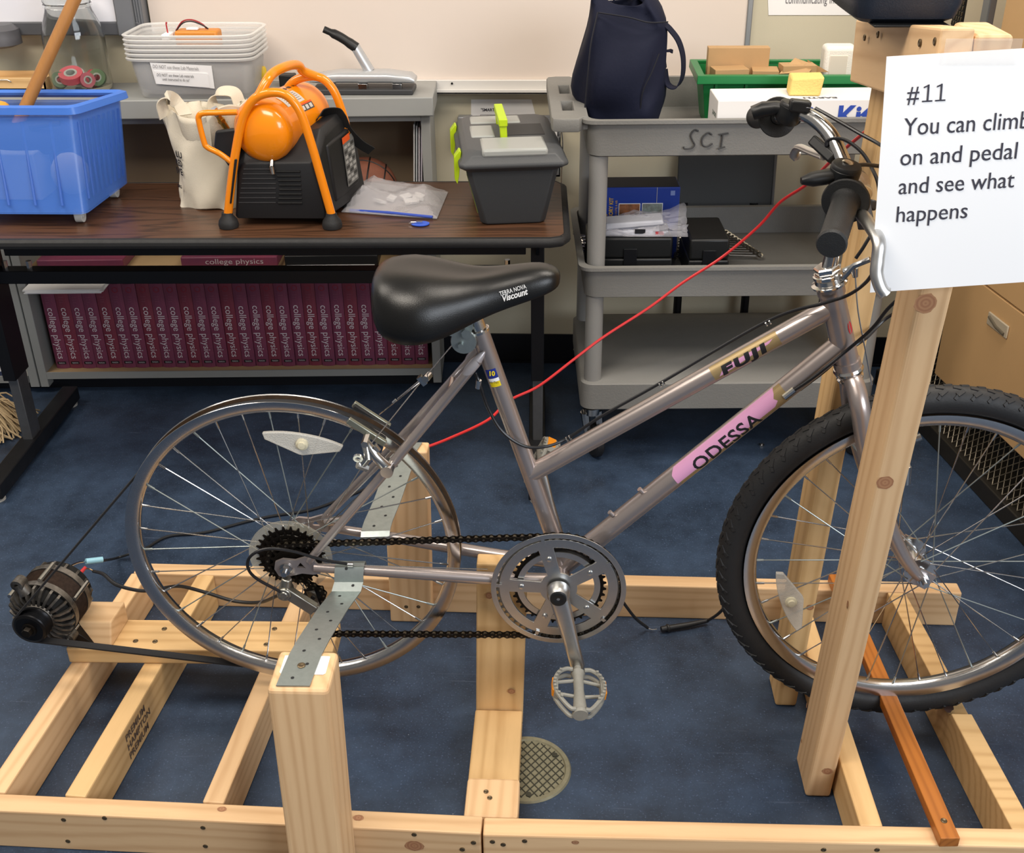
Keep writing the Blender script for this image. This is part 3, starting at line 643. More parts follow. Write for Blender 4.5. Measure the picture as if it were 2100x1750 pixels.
af_ = (V(0, 1.625, 0), V(1, 1.625, 0), V(1, 1.625, 1)); knot(upf, 1661, 1246, (V(0.453, 1.622, 0), V(0.413, 1.622, 0), V(0.452, 1.622, 1.24)), 0.006, 0.007)

# ------------------------------------------------------------------ bicycle
BY = 1.557
bk_ = thing('bicycle', 'mauve step-through bicycle clamped in the wooden stand, rear tyre removed', 'bicycle', (0.07, BY, 0.055))
RH, FH, BBX = V(-0.451, BY, 0.396), V(0.594, BY, 0.3876), V(0.0, BY, 0.352)
ST0, ST1 = V(0.010, BY, 0.362), V(-0.126, BY, 0.803)
HT0, HT1 = V(0.4335, BY, 0.752), V(0.394, BY, 0.872)
TT0, TT1 = V(-0.0475, BY, 0.548), V(0.401, BY, 0.846)
DT0, DT1 = V(0.0, BY, 0.358), V(0.423, BY, 0.787)
mb = MB()
mb.cyl(ST0, ST1, 0.0146, seg=28); mb.cyl(TT0, TT1, 0.0152, seg=28); mb.cyl(DT0, DT1, 0.0172, seg=28); mb.cyl(HT0, HT1, 0.0185, seg=28)
mb.cyl(BBX+V(0, -0.036, 0), BBX+V(0, 0.036, 0), 0.021, seg=28)
for p, r in ((HT0, 0.0205), (HT1, 0.0205)):
    d = (HT1-HT0).normalized(); mb.cyl(p-d*0.006, p+d*0.006, r, seg=28)
for s, e in ((-1, (-0.405, 0.397)), (1, (-0.400, 0.392))):
    y = BY+s*0.062
    mb.tube(catmull([(e[0], y, e[1]), (-0.28, BY+s*0.052, e[1]-0.013), (-0.11, BY+s*0.034, 0.361), (-0.015, BY+s*0.026, 0.354)], 6), [0.0075+0.0035*min(1, i/10) for i in range(19)], 16)
    mb.tube(catmull([(-0.412, y, 0.408), (-0.394, BY+s*0.059, 0.432), (-0.27, BY+s*0.036, 0.58), (-0.148, BY+s*0.0195, 0.733), (-0.127, BY+s*0.0175, 0.760)], 6), [0.0060+0.0022*min(1, i/12) for i in range(25)], 16)
    # drop-out plate with its slot window
    dv, df = plate([[(-0.020, -0.002), (-0.017, 0.012), (-0.004, 0.018), (0.016, 0.016), (0.030, 0.021), (0.046, 0.026), (0.050, 0.012), (0.058, 0.002), (0.056, -0.010), (0.044, -0.012), (0.026, -0.010), (0.012, -0.014), (-0.004, -0.020), (-0.014, -0.016)], [(0.018, 0.002), (0.033, 0.001), (0.025, 0.012)]], 0.005)
    mb.add([V(RH.x+p.x, y+p.z, RH.z+p.y) for p in dv], df)
mb.cyl((-0.17, BY-0.022, 0.708), (-0.17, BY+0.022, 0.708), 0.006)
mb.cyl((-0.065, BY-0.03, 0.360), (-0.065, BY+0.03, 0.360), 0.006)
mb.cyl(aY(700, 1068, 1.60), (-0.405, 1.612, 0.41), 0.008)
for px, py in ((1257, 1057), (1318, 1010)):
    q = aY(px, py, BY-0.004); mb.cyl(q, q+V(-0.006, -0.001, 0.007), 0.004)
fr = mb.build('frame', PAINT, bk_, ang=40)
# decals follow the tube surface
def tube_patch(name, a, b, r, poly, mat, parent, bands=8):
    """decal: poly of (t along tube in metres, angle) wrapped round the tube; angle 0 faces the viewer, + is up"""
    a, b = Vector(a), Vector(b); x = (b-a).normalized(); f0 = V(0, -1, 0); up = f0.cross(x); 
    if up.z < 0: up = -up
    bm = bmesh.new(); vs = [bm.verts.new((t, g*0.02, 0)) for t, g in poly]; bm.faces.new(vs)
    cut_wrap(bm, a, x, f0, up, r, name, mat, parent)
    return None
def cut_wrap(bm, a, x, f0, up, r, name, mat, parent):
    for k in range(-9, 10):
        bmesh.ops.bisect_plane(bm, geom=bm.verts[:]+bm.edges[:]+bm.faces[:], plane_co=(0, k*0.0028, 0), plane_no=(0, 1, 0))
    bm.verts.ensure_lookup_table(); vs = []
    for v in bm.verts:
        g = v.co.y/0.02; vs.append(a+x*v.co.x+(f0*math.cos(g)+up*math.sin(g))*(r+v.co.z))
    bm.verts.index_update(); fs = [tuple(v.index for v in f.verts) for f in bm.faces]; bm.free()
    mb = MB(); mb.add(vs, fs); return mb.build(name, mat, parent, smooth=False)
def tube_text(name, s, size, a, b, r, t0, g0, width, mat, parent, bold=0.0, shear=0.0, space=1.0):
    a, b = Vector(a), Vector(b); x = (b-a).normalized(); f0 = V(0, -1, 0); up = f0.cross(x)
    if up.z < 0: up = -up
    tv, tf = text_mesh(s, size, 0, width, bold=bold, shear=shear, space=space)
    bm = bmesh.new(); vs = [bm.verts.new((t0+p.x, g0*0.02+p.y*0.02/r, 0)) for p in tv]
    for f in tf:
        try: bm.faces.new([vs[i] for i in f])
        except ValueError: pass
    return cut_wrap(bm, a, x, f0, up, r, name, mat, parent)
def t_on(a, b, px, py):
    q = aY(px, py, BY-0.012); x = (b-a).normalized(); return (q-a).dot(x)
PINK = M('pink_decal', 'd59ac0', 0.35); GOLDD = M('worn_decal_edge', 'a08a62', 0.4, 0.4)
da, db = t_on(DT0, DT1, 1385, 985), t_on(DT0, DT1, 1590, 815)
tube_patch('pink_decal', DT0, DT1, 0.0175, [(da, -0.30), (db-0.01, -0.30), (db, 0.05), (db-0.003, 0.4), (db+0.002, 0.75), (db+0.006, 1.35), (da+0.012, 1.35), (da+0.002, 0.7)], PINK, fr)
tube_patch('worn_decal', DT0, DT1, 0.0174, [(da+0.003, -0.75), (db+0.018, -0.75), (db+0.018, 1.3), (da+0.02, 1.3)], GOLDD, fr)
ta, tb2 = t_on(DT0, DT1, 1424, 958), t_on(DT0, DT1, 1560, 856)
tube_text('frame_lettering', 'ODESSA', 0.031, DT0, DT1, 0.0177, ta, -0.62, tb2-ta, BLACKINK, fr, space=1.05, bold=0.0006)
fa, fb_ = t_on(TT0, TT1, 1470, 748), t_on(TT0, TT1, 1560, 692)
tube_patch('worn_decal', TT0, TT1, 0.0154, [(fa-0.014, -0.5), (fb_+0.022, -0.5), (fb_+0.022, 1.2), (fa-0.014, 1.2)], GOLDD, fr)
tube_patch('pink_decal', TT0, TT1, 0.0156, [(fa-0.006, -0.25), (fa+0.015, -0.15), (fb_+0.006, 0.3), (fb_+0.014, 0.55), (fb_-0.01, 0.5), (fa+0.02, 0.45), (fa+0.004, 0.3)], PINK, fr)
tube_text('frame_lettering', 'FUJI', 0.021, TT0, TT1, 0.0158, fa, -0.35, fb_-fa, BLACKINK, fr, bold=0.0013, space=1.25, shear=0.12)
s0, s1 = t_on(ST1, ST0, 1005, 757), t_on(ST1, ST0, 1012, 785)
tube_patch('size_sticker', ST1, ST0, 0.0149, [(s0, -0.75), (s0, 0.45), (s1-0.008, 0.45), (s1-0.008, -0.75)], M('sticker_blue', '23358c', 0.35), fr)
tube_patch('size_sticker', ST1, ST0, 0.0149, [(s1-0.0078, -0.75), (s1-0.0078, 0.45), (s1-0.002, 0.45), (s1-0.002, -0.75)], WHITE, fr)
tube_patch('size_sticker', ST1, ST0, 0.0149, [(s1-0.0018, -0.75), (s1-0.0018, 0.45), (s1+0.007, 0.45), (s1+0.007, -0.75)], M('sticker_yellow', 'ecd21c', 0.5), fr)
q = aY(1002, 771, BY-0.0165); put_text('sticker_lettering', '10', 0.010, q, (1, 0, 0.05), (0, 0.3, 1), MATS['sticker_yellow'], fr, bold=0.0004)
q = aY(1004, 787, BY-0.0165); put_text('sticker_lettering', 'Hi-Ten', 0.005, q, (1, 0, 0.05), (0, 0.3, 1), BLACKINK, fr)
mb = MB(); hd_ = (HT1-HT0).normalized(); q = HT0+hd_*0.068; n_ = V(0.75, -0.66, 0).normalized()
mb.add([q+n_*0.0189+hd_*0.011*math.sin(a)+n_.cross(hd_)*0.005*math.cos(a) for a in [2*PI*i/16 for i in range(16)]], [tuple(range(16))]); mb.build('head_badge', M('badge_red', 'b32a33', 0.4), fr, smooth=False)

# fork
mb = MB()
mb.cyl((0.4365, BY, 0.742), (0.443, BY, 0.722), 0.0165, seg=24)
for s in (-1, 1):
    pts = catmull([(0.441, BY+s*0.004, 0.732), (0.446, BY+s*0.022, 0.720), (0.453, BY+s*0.039, 0.693), (0.470, BY+s*0.044, 0.63), (0.507, BY+s*0.046, 0.53), (0.548, BY+s*0.047, 0.445), (0.580, BY+s*0.048, 0.400), (0.592, BY+s*0.049, 0.389)], 6)
    n = len(pts); mb.tube(pts, [0.0150 if i < n*0.45 else 0.0150-0.0078*(i-n*0.45)/(n*0.55) for i in range(n)], 18)
    mb.box((0.594, BY+s*0.0485, 0.388), (0.030, 0.005, 0.030), Matrix.Rotation(0.5, 3, 'Y'))
mb.build('fork', PAINT, bk_, ang=45)
# headset, stem
hd_ = (HT1-HT0).normalized(); top = HT1+hd_*0.006
mb = MB(); mb.lathe([(0, 0.0), (0.019, 0.0), (0.026, 0.003), (0.0265, 0.006), (0.021, 0.008), (0.020, 0.014), (0.0215, 0.016), (0.0215, 0.0205), (0.019, 0.0215), (0.019, 0.023), (0.0, 0.023)], top, hd_, 32)
mb.lathe([(0, 0.023), (0.0175, 0.023), (0.0185, 0.0245), (0.0185, 0.031), (0.0165, 0.033), (0, 0.033)], top, hd_, 6)
mb.build('headset_nut', CHROME, bk_)
mb = MB(); bot = HT0-hd_*0.006; mb.lathe([(0, 0), (0.0215, 0), (0.023, -0.004), (0.021, -0.009), (0.0175, -0.011), (0.0175, -0.014), (0.0205, -0.016), (0.0195, -0.020), (0, -0.02)], bot, hd_, 32)
mb.build('headset_cup', CHROME, bk_)
ctr = V(0.404, BY, 1.036)
mb = MB(); mb.tube(catmull([top+hd_*0.02, V(0.389, BY, 0.93), V(0.390, BY, 0.985), V(0.394, BY, 1.015), ctr], 6), 0.0112, 20)
mb.cyl(ctr+V(0, -0.022, 0), ctr+V(0, 0.022, 0), 0.0185, seg=28); mb.build('stem', CHROME, bk_)
# handlebar
Nf, Ne = V(0.352, BY-0.178, 1.062), V(0.314, BY-0.290, 1.046)
Ff, Fe = V(0.321, BY+0.166, 1.083), aY(1553, 240, BY+0.275)
bar = catmull([Fe, Ff.lerp(Fe, 0.5), Ff, V(0.353, BY+0.126, 1.097), V(0.383, BY+0.085, 1.078), V(0.402, BY+0.043, 1.041), ctr, V(0.405, BY-0.045, 1.037), V(0.394, BY-0.10, 1.048), V(0.372, BY-0.145, 1.063), Nf, V(0.335, BY-0.23, 1.055), Ne], 7)
mb = MB(); mb.tube(bar, 0.0112, 20); mb.build('handlebar', CHROME, bk_)
GRIP = M('grip_rubber', '232425', 0.5, bump=0.3, bscale=700)
def grip(a, b):
    d = (b-a).normalized(); L_ = (b-a).length; mb = MB()
    prof = [(0.0115, -0.002), (0.029, -0.002), (0.030, 0.0), (0.029, 0.003), (0.019, 0.004), (0.0175, 0.008)]
    for i in range(12): h = 0.012+(L_-0.02)*i/12; prof += [(0.0168, h), (0.0164, h+(L_-0.02)/24)]
    prof += [(0.0172, L_-0.006), (0.0180, L_-0.004), (0.0182, L_), (0.0165, L_+0.003), (0, L_+0.0035)]
    mb.lathe(prof, a, d, 36); return mb.build('grip', GRIP, bk_)
grip(Nf, Ne); grip(Ff, Fe)
# thumb shifters
def shifter(c, lever, d, tilt):
    mb = MB(); ax = V(*tilt).normalized()
    mb.lathe([(0, -0.021), (0.014, -0.021), (0.0175, -0.017), (0.019, -0.006), (0.0195, 0.004), (0.019, 0.0045), (0.019, 0.0075), (0.0175, 0.010), (0.010, 0.0115), (0, 0.0115)], c, ax, 32)
    mb.lathe([(0.012, -0.007), (0.0165, -0.007), (0.0165, 0.007), (0.012, 0.007)], d[0], d[1], 28, closed=True)
    o = mb.build('shifter', BLACK, bk_)
    mb = MB(); n = len(lever); side = ax
    rings = []
    for i, (p, w_, h_) in enumerate(lever):
        t = (lever[min(i+1, n-1)][0]-lever[max(i-1, 0)][0]).normalized(); u = side.cross(t).normalized(); v_ = t.cross(u)
        rings.append([p+u*w_*x+v_*h_*y for x, y in ((-1, -0.5), (-1, 0.4), (-0.6, 1), (0.6, 1), (1, 0.4), (1, -0.5), (0.6, -1), (-0.6, -1))])
    mb.loft(rings); mb.build('lever', BLACK, o, ang=50)
    mb = MB(); mb.lathe([(0.0075, 0.0112), (0.0075, 0.013), (0.005, 0.0136), (0, 0.0132)], c, ax, 20); mb.build('bolt', CHROME, o)
nc = aY(1733, 352, BY-0.158)
shifter(nc, [(nc+V(-0.006, 0, -0.004), 0.010, 0.007), (aY(1700, 362, BY-0.160), 0.0105, 0.008), (aY(1665, 368, BY-0.166), 0.0095, 0.0075), (aY(1643, 371, BY-0.168), 0.004, 0.004)], (V(0.363, BY-0.160, 1.066), Ne-Nf), (0.12, -0.18, 1))
fc = aY(1622, 225, BY+0.138)
shifter(fc, [(fc+V(-0.004, 0, 0.002), 0.011, 0.007), (aY(1592, 221, BY+0.145), 0.011, 0.009), (aY(1565, 224, BY+0.150), 0.013, 0.010), (aY(1543, 232, BY+0.152), 0.010, 0.009)], (V(0.337, BY+0.148, 1.090), Fe-Ff), (0.3, -0.1, 1))
mb = MB(); q = aY(1640, 217, BY+0.120); mb.box(q, (0.030, 0.020, 0.017), Matrix.Rotation(0.1, 3, 'Y')); mb.build('shifter_body', BLACK, bk_, bev=0.003)
# brake levers
LEV = M('cast_alloy', 'd2d1ce', 0.38, 1.0)
def blade(pts, ws, th): 
    mb = MB(); n = len(pts); rings = []
    for i, p in enumerate(pts):
        t = (pts[min(i+1, n-1)]-pts[max(i-1, 0)]).normalized(); u = V(1, 0.25, 0.1); u = (u-t*u.dot(t)).normalized(); v_ = t.cross(u); w_ = ws[0]+(ws[1]-ws[0])*i/(n-1) if i < n-3 else ws[1]*(1.0, 1.15, 0.8)[i-(n-3)]
        rings.append([p+u*w_*math.cos(a)+v_*th*math.sin(a) for a in [2*PI*k/12 for k in range(12)]])
    mb.loft(rings); return mb
lp = catmull([aY(1767, 440, 1.372), aY(1784, 462, 1.318), aY(1802, 495, 1.284), aY(1800, 535, 1.274), aY(1798, 562, 1.270), aY(1806, 590, 1.266), aY(1817, 604, 1.264)], 6)
mb = blade(lp, (0.0085, 0.0080), 0.0072)
lv = mb.build('brake_lever', LEV, bk_)
mb = MB(); q = aY(1772, 440, 1.400); mb.box(q, (0.016, 0.036, 0.020), Matrix.Rotation(0.5, 3, 'X')); mb.tube([q+V(-0.028, -0.004, 0.008), q], [0.011, 0.009], 12); mb.lathe([(0.008, 0), (0.0085, 0.004), (0.0078, 0.012), (0.0045, 0.013), (0.0045, 0.0)], aY(1782, 430, 1.412), (0.2, 0.35, 0.9), 16, closed=True); mb.build('bracket', M('bracket_grey', '4c4d50', 0.45, 0.5), lv, bev=0.002)
lp2 = catmull([aY(1690, 322, BY+0.07), aY(1664, 312, BY+0.13), aY(1640, 302, BY+0.19), aY(1632, 308, BY+0.21), aY(1629, 318, BY+0.225), aY(1636, 322, BY+0.23)], 5)
mb = blade(lp2, (0.007, 0.008), 0.005); lv2 = mb.build('brake_lever', LEV, bk_)
mb = MB(); q = aY(1690, 308, BY+0.080); mb.box(q, (0.050, 0.020, 0.016), Matrix.Rotation(0.62, 3, 'Y') @ Matrix.Rotation(-0.9, 3, 'Z')); mb.build('bracket', BLACK, lv2, bev=0.003)

# saddle
SAD = [(-0.281, .040, .890, .860), (-0.276, .066, .899, .836), (-0.262, .090, .9065, .818), (-0.225, .107, .9095, .812), (-0.185, .099, .9035, .816), (-0.15, .076, .8965, .826), (-0.118, .056, .8960, .839), (-0.08, .044, .9015, .8515), (-0.045, .038, .9075, .862), (-0.022, .032, .907, .870), (-0.010, .024, .9015, .875), (-0.003, .012, .894, .880)]
rings = []
for x, w_, zt_, zb in SAD:
    r_ = []; n = 26; edge = 0.35*(zt_-zb)
    for k in range(n+1):
        t = PI*k/n; c, s = math.cos(t), max(0.0, math.sin(t)) if n == 26 else math.sin(t)
        zz = zb+(zt_-zb)*(s**0.62)
        if -0.26 < x < -0.10: zz -= 0.004*math.exp(-((c)/0.18)**2)
        r_.append(V(x, BY-w_*math.copysign(abs(c)**0.75, c), zz))
    for k in range(1, 8): r_.append(V(x, BY+w_*0.92*(1-2*k/8), zb+0.010))
    rings.append(r_)
mb = MB(); mb.loft(rings); sd = mb.build('saddle', VINYL, bk_, ang=60, sub=1)
mb = MB()
for s in (-1, 1): mb.tube(catmull([(-0.235, BY+s*0.045, 0.842), (-0.20, BY+s*0.03, 0.834), (-0.16, BY+s*0.022, 0.822), (-0.13, BY+s*0.020, 0.826), (-0.09, BY+s*0.012, 0.868)], 5), 0.0035, 8)
mb.build('saddle_rail', STEEL, sd)
q0, q1 = aY(1026, 606, BY-0.043), aY(1080, 590, BY-0.037)
dx = (q1-q0); put_text('saddle_lettering', 'TERRA NOVA', 0.009, q0+V(0, -0.006, 0.0015), dx, (0, 0.35, 1), M('silver_print', 'c9c9c9', 0.5), sd, width=0.040, bold=0.0001)
put_text('saddle_lettering', 'Viscount', 0.0125, aY(1030, 619, BY-0.049), dx, (0, 0.35, 1), M('silver_print', 'c9c9c9', 0.5), sd, width=0.038, bold=0.0004, shear=0.3)
sx = (ST1-ST0).normalized()
mb = MB(); mb.cyl(ST1-sx*0.01, ST1+sx*0.035, 0.0128, seg=24); mb.lathe([(0.0148, 0), (0.0162, 0), (0.0162, -0.004), (0.0148, -0.004)], ST1, sx, 28, closed=True); mb.build('seat_post', CHROME, bk_)
mb = MB()
for s in (-1, 1):
    mb.box((-0.157, BY+s*0.020, 0.812), (0.044, 0.004, 0.026), Matrix.Rotation(0.25, 3, 'Y')); mb.lathe([(0, -0.0035), (0.019, -0.003), (0.020, 0), (0.019, 0.003), (0, 0.0035)], (-0.148, BY+s*0.017, 0.790), (0, 1, 0), 24)
mb.cyl((-0.143, BY-0.03, 0.808), (-0.143, BY+0.03, 0.808), 0.0075, seg=6); mb.cyl((-0.152, BY-0.028, 0.787), (-0.152, BY+0.028, 0.787), 0.004, seg=12); mb.cyl((-0.158, BY-0.02, 0.822), (-0.128, BY+0.02, 0.826), 0.009, seg=12)
mb.build('saddle_clamp', ZINC, bk_)
mb = MB()
for s in (-1, 1): mb.lathe([(0, 0), (0.005, 0.001), (0.0088, 0.014), (0.0088, 0.030), (0.005, 0.046), (0.002, 0.052), (0, 0.053)], (-0.150, BY+s*0.0215, 0.733), (0.62, -s*0.10, 0.75), 16)
lab(mb.build('stay_cap', M('bare_paint', 'b9b3b4', 0.35, 0.4), bk_), 'pale chamfered tops of the seat stays')

# wheels
def wheel(h, tyre, cogside, ref_ang, phase):
    R1, R2 = 0.285, 0.262
    prof = [(R1, -0.0135), (0.2845, -0.0145), (0.271, -0.0128), (0.2645, -0.009), (R2, -0.004), (R2, 0.004), (0.2645, 0.009), (0.271, 0.0128), (0.2845, 0.0145), (R1, 0.0135), (0.2838, 0.0118), (0.274, 0.0105), (0.2715, 0.004), (0.2715, -0.004), (0.274, -0.0105), (0.2838, -0.0118)]
    mb = MB(); mb.lathe(prof, h, (0, 1, 0), 120, closed=True, mifn=lambda i: 1 if 10 <= i <= 14 else 0)
    wh = mb.build('wheel', [STEEL, RUST], bk_, ang=30); lab(wh, 'wheel with black tyre and steel rim' if tyre else 'bare steel wheel rim without tyre')
    fl = 0.030; hr = 0.0225
    mb = MB(); mb.lathe([(0, -0.055), (0.005, -0.055), (0.005, -0.038), (0.010, -0.037), (0.0105, -0.032), (hr+0.0035, -0.0315), (hr+0.0035, -0.0285), (0.013, -0.027), (0.0115, 0), (0.013, 0.027), (hr+0.0035, 0.0285), (hr+0.0035, 0.0315), (0.0105, 0.032), (0.010, 0.037), (0.005, 0.038), (0.005, 0.055), (0, 0.055)], h, (0, 1, 0), 32)
    for s in (-1, 1):
        y0 = (0.052 if tyre else 0.067)
        mb.cyl(h+V(0, s*0.03, 0), h+V(0, s*(y0+0.016), 0), 0.0046, seg=14); mb.cyl(h+V(0, s*y0, 0), h+V(0, s*(y0+0.008), 0), 0.0088, seg=6); mb.cyl(h+V(0, s*(y0-0.002), 0), h+V(0, s*y0, 0), 0.0105, seg=20)
    mb.build('hub', STEEL, wh)
    for i in range(36):
        a = 2*PI*(i+phase)/36; s = -1 if i % 2 else 1; ha = a+(1.13 if (i//2) % 2 else -1.13)
        p = h+V(hr*math.cos(ha), s*(fl+(0.002 if (i//2) % 2 else -0.002)), hr*math.sin(ha)); q = h+V(0.2625*math.cos(a), s*0.0015, 0.2625*math.sin(a)); d = (q-p).normalized()
        mb = MB(); mb.tube([p, q-d*0.011], 0.00105, 6); mb.cyl(q-d*0.013, q+d*0.002, 0.0019, 0.0021, seg=8); mb.build('spoke', STEEL if i % 3 else ZINC, wh)
    # clear spoke reflector
    ca, sa = math.cos(ref_ang), math.sin(ref_ang); rc = h+V(0.2135*ca, -0.013, 0.2135*sa); tx = V(-sa, 0, ca); rx = V(ca, 0, sa)
    if not tyre: rc = h+V(0.2125*ca, -0.011, 0.2125*sa)
    sh = []
    for t in range(-10, 11):
        k = t/10; sh.append((k*0.0655, 0.017*(1-abs(k)**2.2*0.55)))
    lo = [(0.0655*k, -(0.0225-0.0205*abs(k))) for k in (0.93, 0.55, 0.05, -0.05, -0.55, -0.93)]
    poly = [rc+tx*x_+rx*y_ for x_, y_ in sh+lo]
    mb = MB(); mb.prism([p+V(0, -0.003, 0) for p in poly], (0, 0.007, 0)); rf = mb.build('reflector', CLEARP, wh, bev=0.0015)
    lab(rf, 'clear lens-shaped spoke reflector')
    mb = MB(); mb.lathe([(0.010, 0), (0.010, -0.006), (0.0065, -0.007), (0.006, -0.010), (0, -0.0105)], rc, (0, 1, 0), 20); mb.build('reflector_clip', M('cream_plastic', 'd8d0b4', 0.4), wh)
    return wh
w1 = wheel(RH, False, True, 1.395, 0.3); w2 = wheel(FH, True, False, PI+0.37, 0.1)
# front tyre with shoulder lugs
mb = MB(); prof = []
for k in range(28):
    a = 2*PI*k/28; rr = 0.3055+0.0228*math.cos(a); yy = 0.0205*math.sin(a)
    if math.cos(a) < -0.75: yy = math.copysign(min(abs(yy), 0.0115), yy)
    prof.append((rr, yy))
mb.lathe(prof, FH, (0, 1, 0), 140, closed=True)
for i in range(78):
    a = 2*PI*i/78
    for s in (-1, 1):
        aa = a+(0.5*2*PI/78 if s > 0 else 0)
        for (r_, y_, da_, sx_, sy_, rot) in ((0.3235, 0.0125, 0.0, 0.016, 0.0085, 0.65), (0.3185, 0.0170, 0.018, 0.012, 0.006, 0.9), (0.3275, 0.0045, 0.010, 0.015, 0.007, -0.25)):
            b = aa+da_; rad = V(math.cos(b), 0, math.sin(b)); tan = V(-math.sin(b), 0, math.cos(b)); g = s*(0.62 if r_ > 0.32 and y_ > 0.01 else 1.0 if y_ > 0.015 else 0.2)
            nrm = rad*math.cos(g)+V(0, math.sin(g), 0); acr = tan.cross(nrm); c0 = FH+rad*r_+V(0, s*y_, 0)
            u = tan*math.cos(rot*s)+acr*math.sin(rot*s); v_ = nrm.cross(u)
            hx, hy, hz = u*sx_/2, v_*sy_/2, nrm*0.0036
            mb.hexa([c0-hx-hy-hz, c0+hx-hy-hz, c0+hx+hy-hz, c0-hx+hy-hz, c0-hx*0.85-hy*0.8+hz*0.35, c0+hx*0.85-hy*0.8+hz*0.35, c0+hx*0.85+hy*0.8+hz*0.35, c0-hx*0.85+hy*0.8+hz*0.35])
lab(mb.build('tyre', RUBBER, w2, ang=40), 'black knobbly tyre')
# spoke guard and freewheel cogs
GUARD = M('clear_guard', 'c9c2ae', 0.3, alpha=0.32, var=0.1)
mb = MB(); mb.lathe([(0.020, -0.0), (0.045, 0.001), (0.0705, -0.003), (0.0705, -0.0045), (0.045, -0.0005), (0.020, -0.0015)], RH+V(0, -0.026, 0), (0, 1, 0), 64, closed=True); mb.build('spoke_guard', GUARD, w1)
def ring_at(mb, vs, fs, c, rot=0.0):
    ca, sa = math.cos(rot), math.sin(rot)
    mb.add([V(c.x+p.x*ca-p.y*sa, c.y-p.z, c.z+p.x*sa+p.y*ca) for p in vs], fs)
for i, (n, y) in enumerate(((28, -0.0295), (24, -0.0345), (20, -0.0395), (17, -0.0445), (14, -0.0495))):
    R_ = n*0.0127/(2*PI); lobes = [arc(R_*0.78, 2*PI*k/6+0.12, 2*PI*(k+1)/6-0.12, 6)+arc(R_*0.58, 2*PI*(k+1)/6-0.16, 2*PI*k/6+0.16, 5) for k in range(6)] if n > 18 else []
    vs, fs = plate([gear_loop(R_+0.0030, R_-0.0035, n)]+lobes, 0.0019); mb = MB(); ring_at(mb, vs, fs, RH+V(0, y, 0), i*0.2)
    if i == 0: mb.cyl(RH+V(0, -0.052, 0), RH+V(0, -0.027, 0), 0.0225, seg=28)
    mb.build('cog', DARKSTEEL, w1, smooth=False)

# crankset
CY = BY-0.0455
CC = V(BBX.x, CY, BBX.z)
mb = MB(); vs, fs = plate([circ(0.1125, 96), circ(0.1045, 96)], 0.0022, 0.0004); ring_at(mb, vs, fs, CC+V(0, -0.0045, 0))
for k in range(5):
    a = 0.576+2*PI*k/5; mb.box(CC+V(0.1015*math.cos(a), -0.0035, 0.1015*math.sin(a)), (0.013, 0.002, 0.006), Matrix.Rotation(-a, 3, 'Y'))
cg = mb.build('chain_guard', ALU, bk_, ang=30)
wins = []
for k in range(5):
    a0 = 0.576+2*PI*k/5+0.145; a1 = a0+2*PI/5-0.29
    wins.append(arc(0.0835, a0, a1, 10)+arc(0.031, a1-0.2, a0+0.2, 6))
vs, fs = plate([circ(0.0985, 96)]+wins+[arc(0.0, 0, 1, 1)][:0], 0.0035, 0.0006); mb = MB(); ring_at(mb, vs, fs, CC)
for k in range(5):
    a = 0.576+2*PI*k/5
    for r_ in (0.062, ): mb.lathe([(0, -0.005), (0.0042, -0.0045), (0.005, -0.002), (0.005, 0.006), (0, 0.006)], CC+V(r_*math.cos(a), 0, r_*math.sin(a)), (0, 1, 0), 16)
mb.build('chainring', ALU, bk_, ang=30)
vs, fs = plate([gear_loop(0.1072, 0.1015, 52), circ(0.094, 80)], 0.002); mb = MB(); ring_at(mb, vs, fs, CC+V(0, 0.0022, 0)); mb.build('chainring_teeth', M('worn_teeth', '8d8a82', 0.4, 0.9), bk_, smooth=False)
vs, fs = plate([gear_loop(0.0805, 0.0755, 39), circ(0.0685, 80)], 0.002); mb = MB(); ring_at(mb, vs, fs, CC+V(0, 0.0085, 0)); mb.build('inner_chainring', DARKSTEEL, bk_, smooth=False)
vs, fs = plate([circ(0.0700, 80), circ(0.0600, 80)], 0.003); mb = MB(); ring_at(mb, vs, fs, CC+V(0, 0.0055, 0)); mb.build('inner_ring', ALU, bk_)
def crank(y, a, b, s):
    pts = [V(a.x, y, a.z), V(a.x*0.75+b.x*0.25, y, a.z*0.75+b.z*0.25), V(a.x*0.3+b.x*0.7, y+s*0.006, a.z*0.3+b.z*0.7), V(b.x, y+s*0.010, b.z)]
    t = (b-a).normalized(); u = V(t.z, 0, -t.x); rings = []
    for p, w_, h_ in zip([pts[0]-t*0.012]+pts+[pts[-1]+t*0.013], (0.010, 0.0165, 0.0155, 0.0125, 0.0125, 0.007), (0.008, 0.010, 0.0085, 0.007, 0.007, 0.006)):
        rings.append([p+u*w_*math.copysign(abs(math.cos(g))**0.6, math.cos(g))+V(0, 1, 0)*h_*math.copysign(abs(math.sin(g))**0.6, math.sin(g)) for g in [2*PI*k/20 for k in range(20)]])
    mb = MB(); mb.loft(rings); mb.lathe([(0, 0.014), (0.0195, 0.014), (0.0190, 0.0), (0.0165, -0.006), (0.0150, -0.0085), (0, -0.0085)], V(a.x, y-s*0.0, a.z), (0, -s, 0) if s > 0 else (0, 1, 0), 32)
    o = mb.build('crank_arm', ALU, bk_, ang=45)
    mb = MB(); mb.lathe([(0.0135, -0.009), (0.0135, -0.0105), (0.011, -0.0115), (0.005, -0.0105), (0, -0.009)], V(a.x, y, a.z), (0, 1, 0) if s < 0 else (0, -1, 0), 28); mb.build('dust_cap', BLACK, o)
    return pts[-1]
BB0 = V(BBX.x, 0, BBX.z)
pe = crank(BY-0.066, BB0, V(0.0345, 0, 0.211), -1)
pf = crank(BY+0.064, BB0, V(-0.0335, 0, 0.497), 1)
PED = M('grey_pedal_plastic', '8f8d84', 0.45, var=0.15, vscale=60)
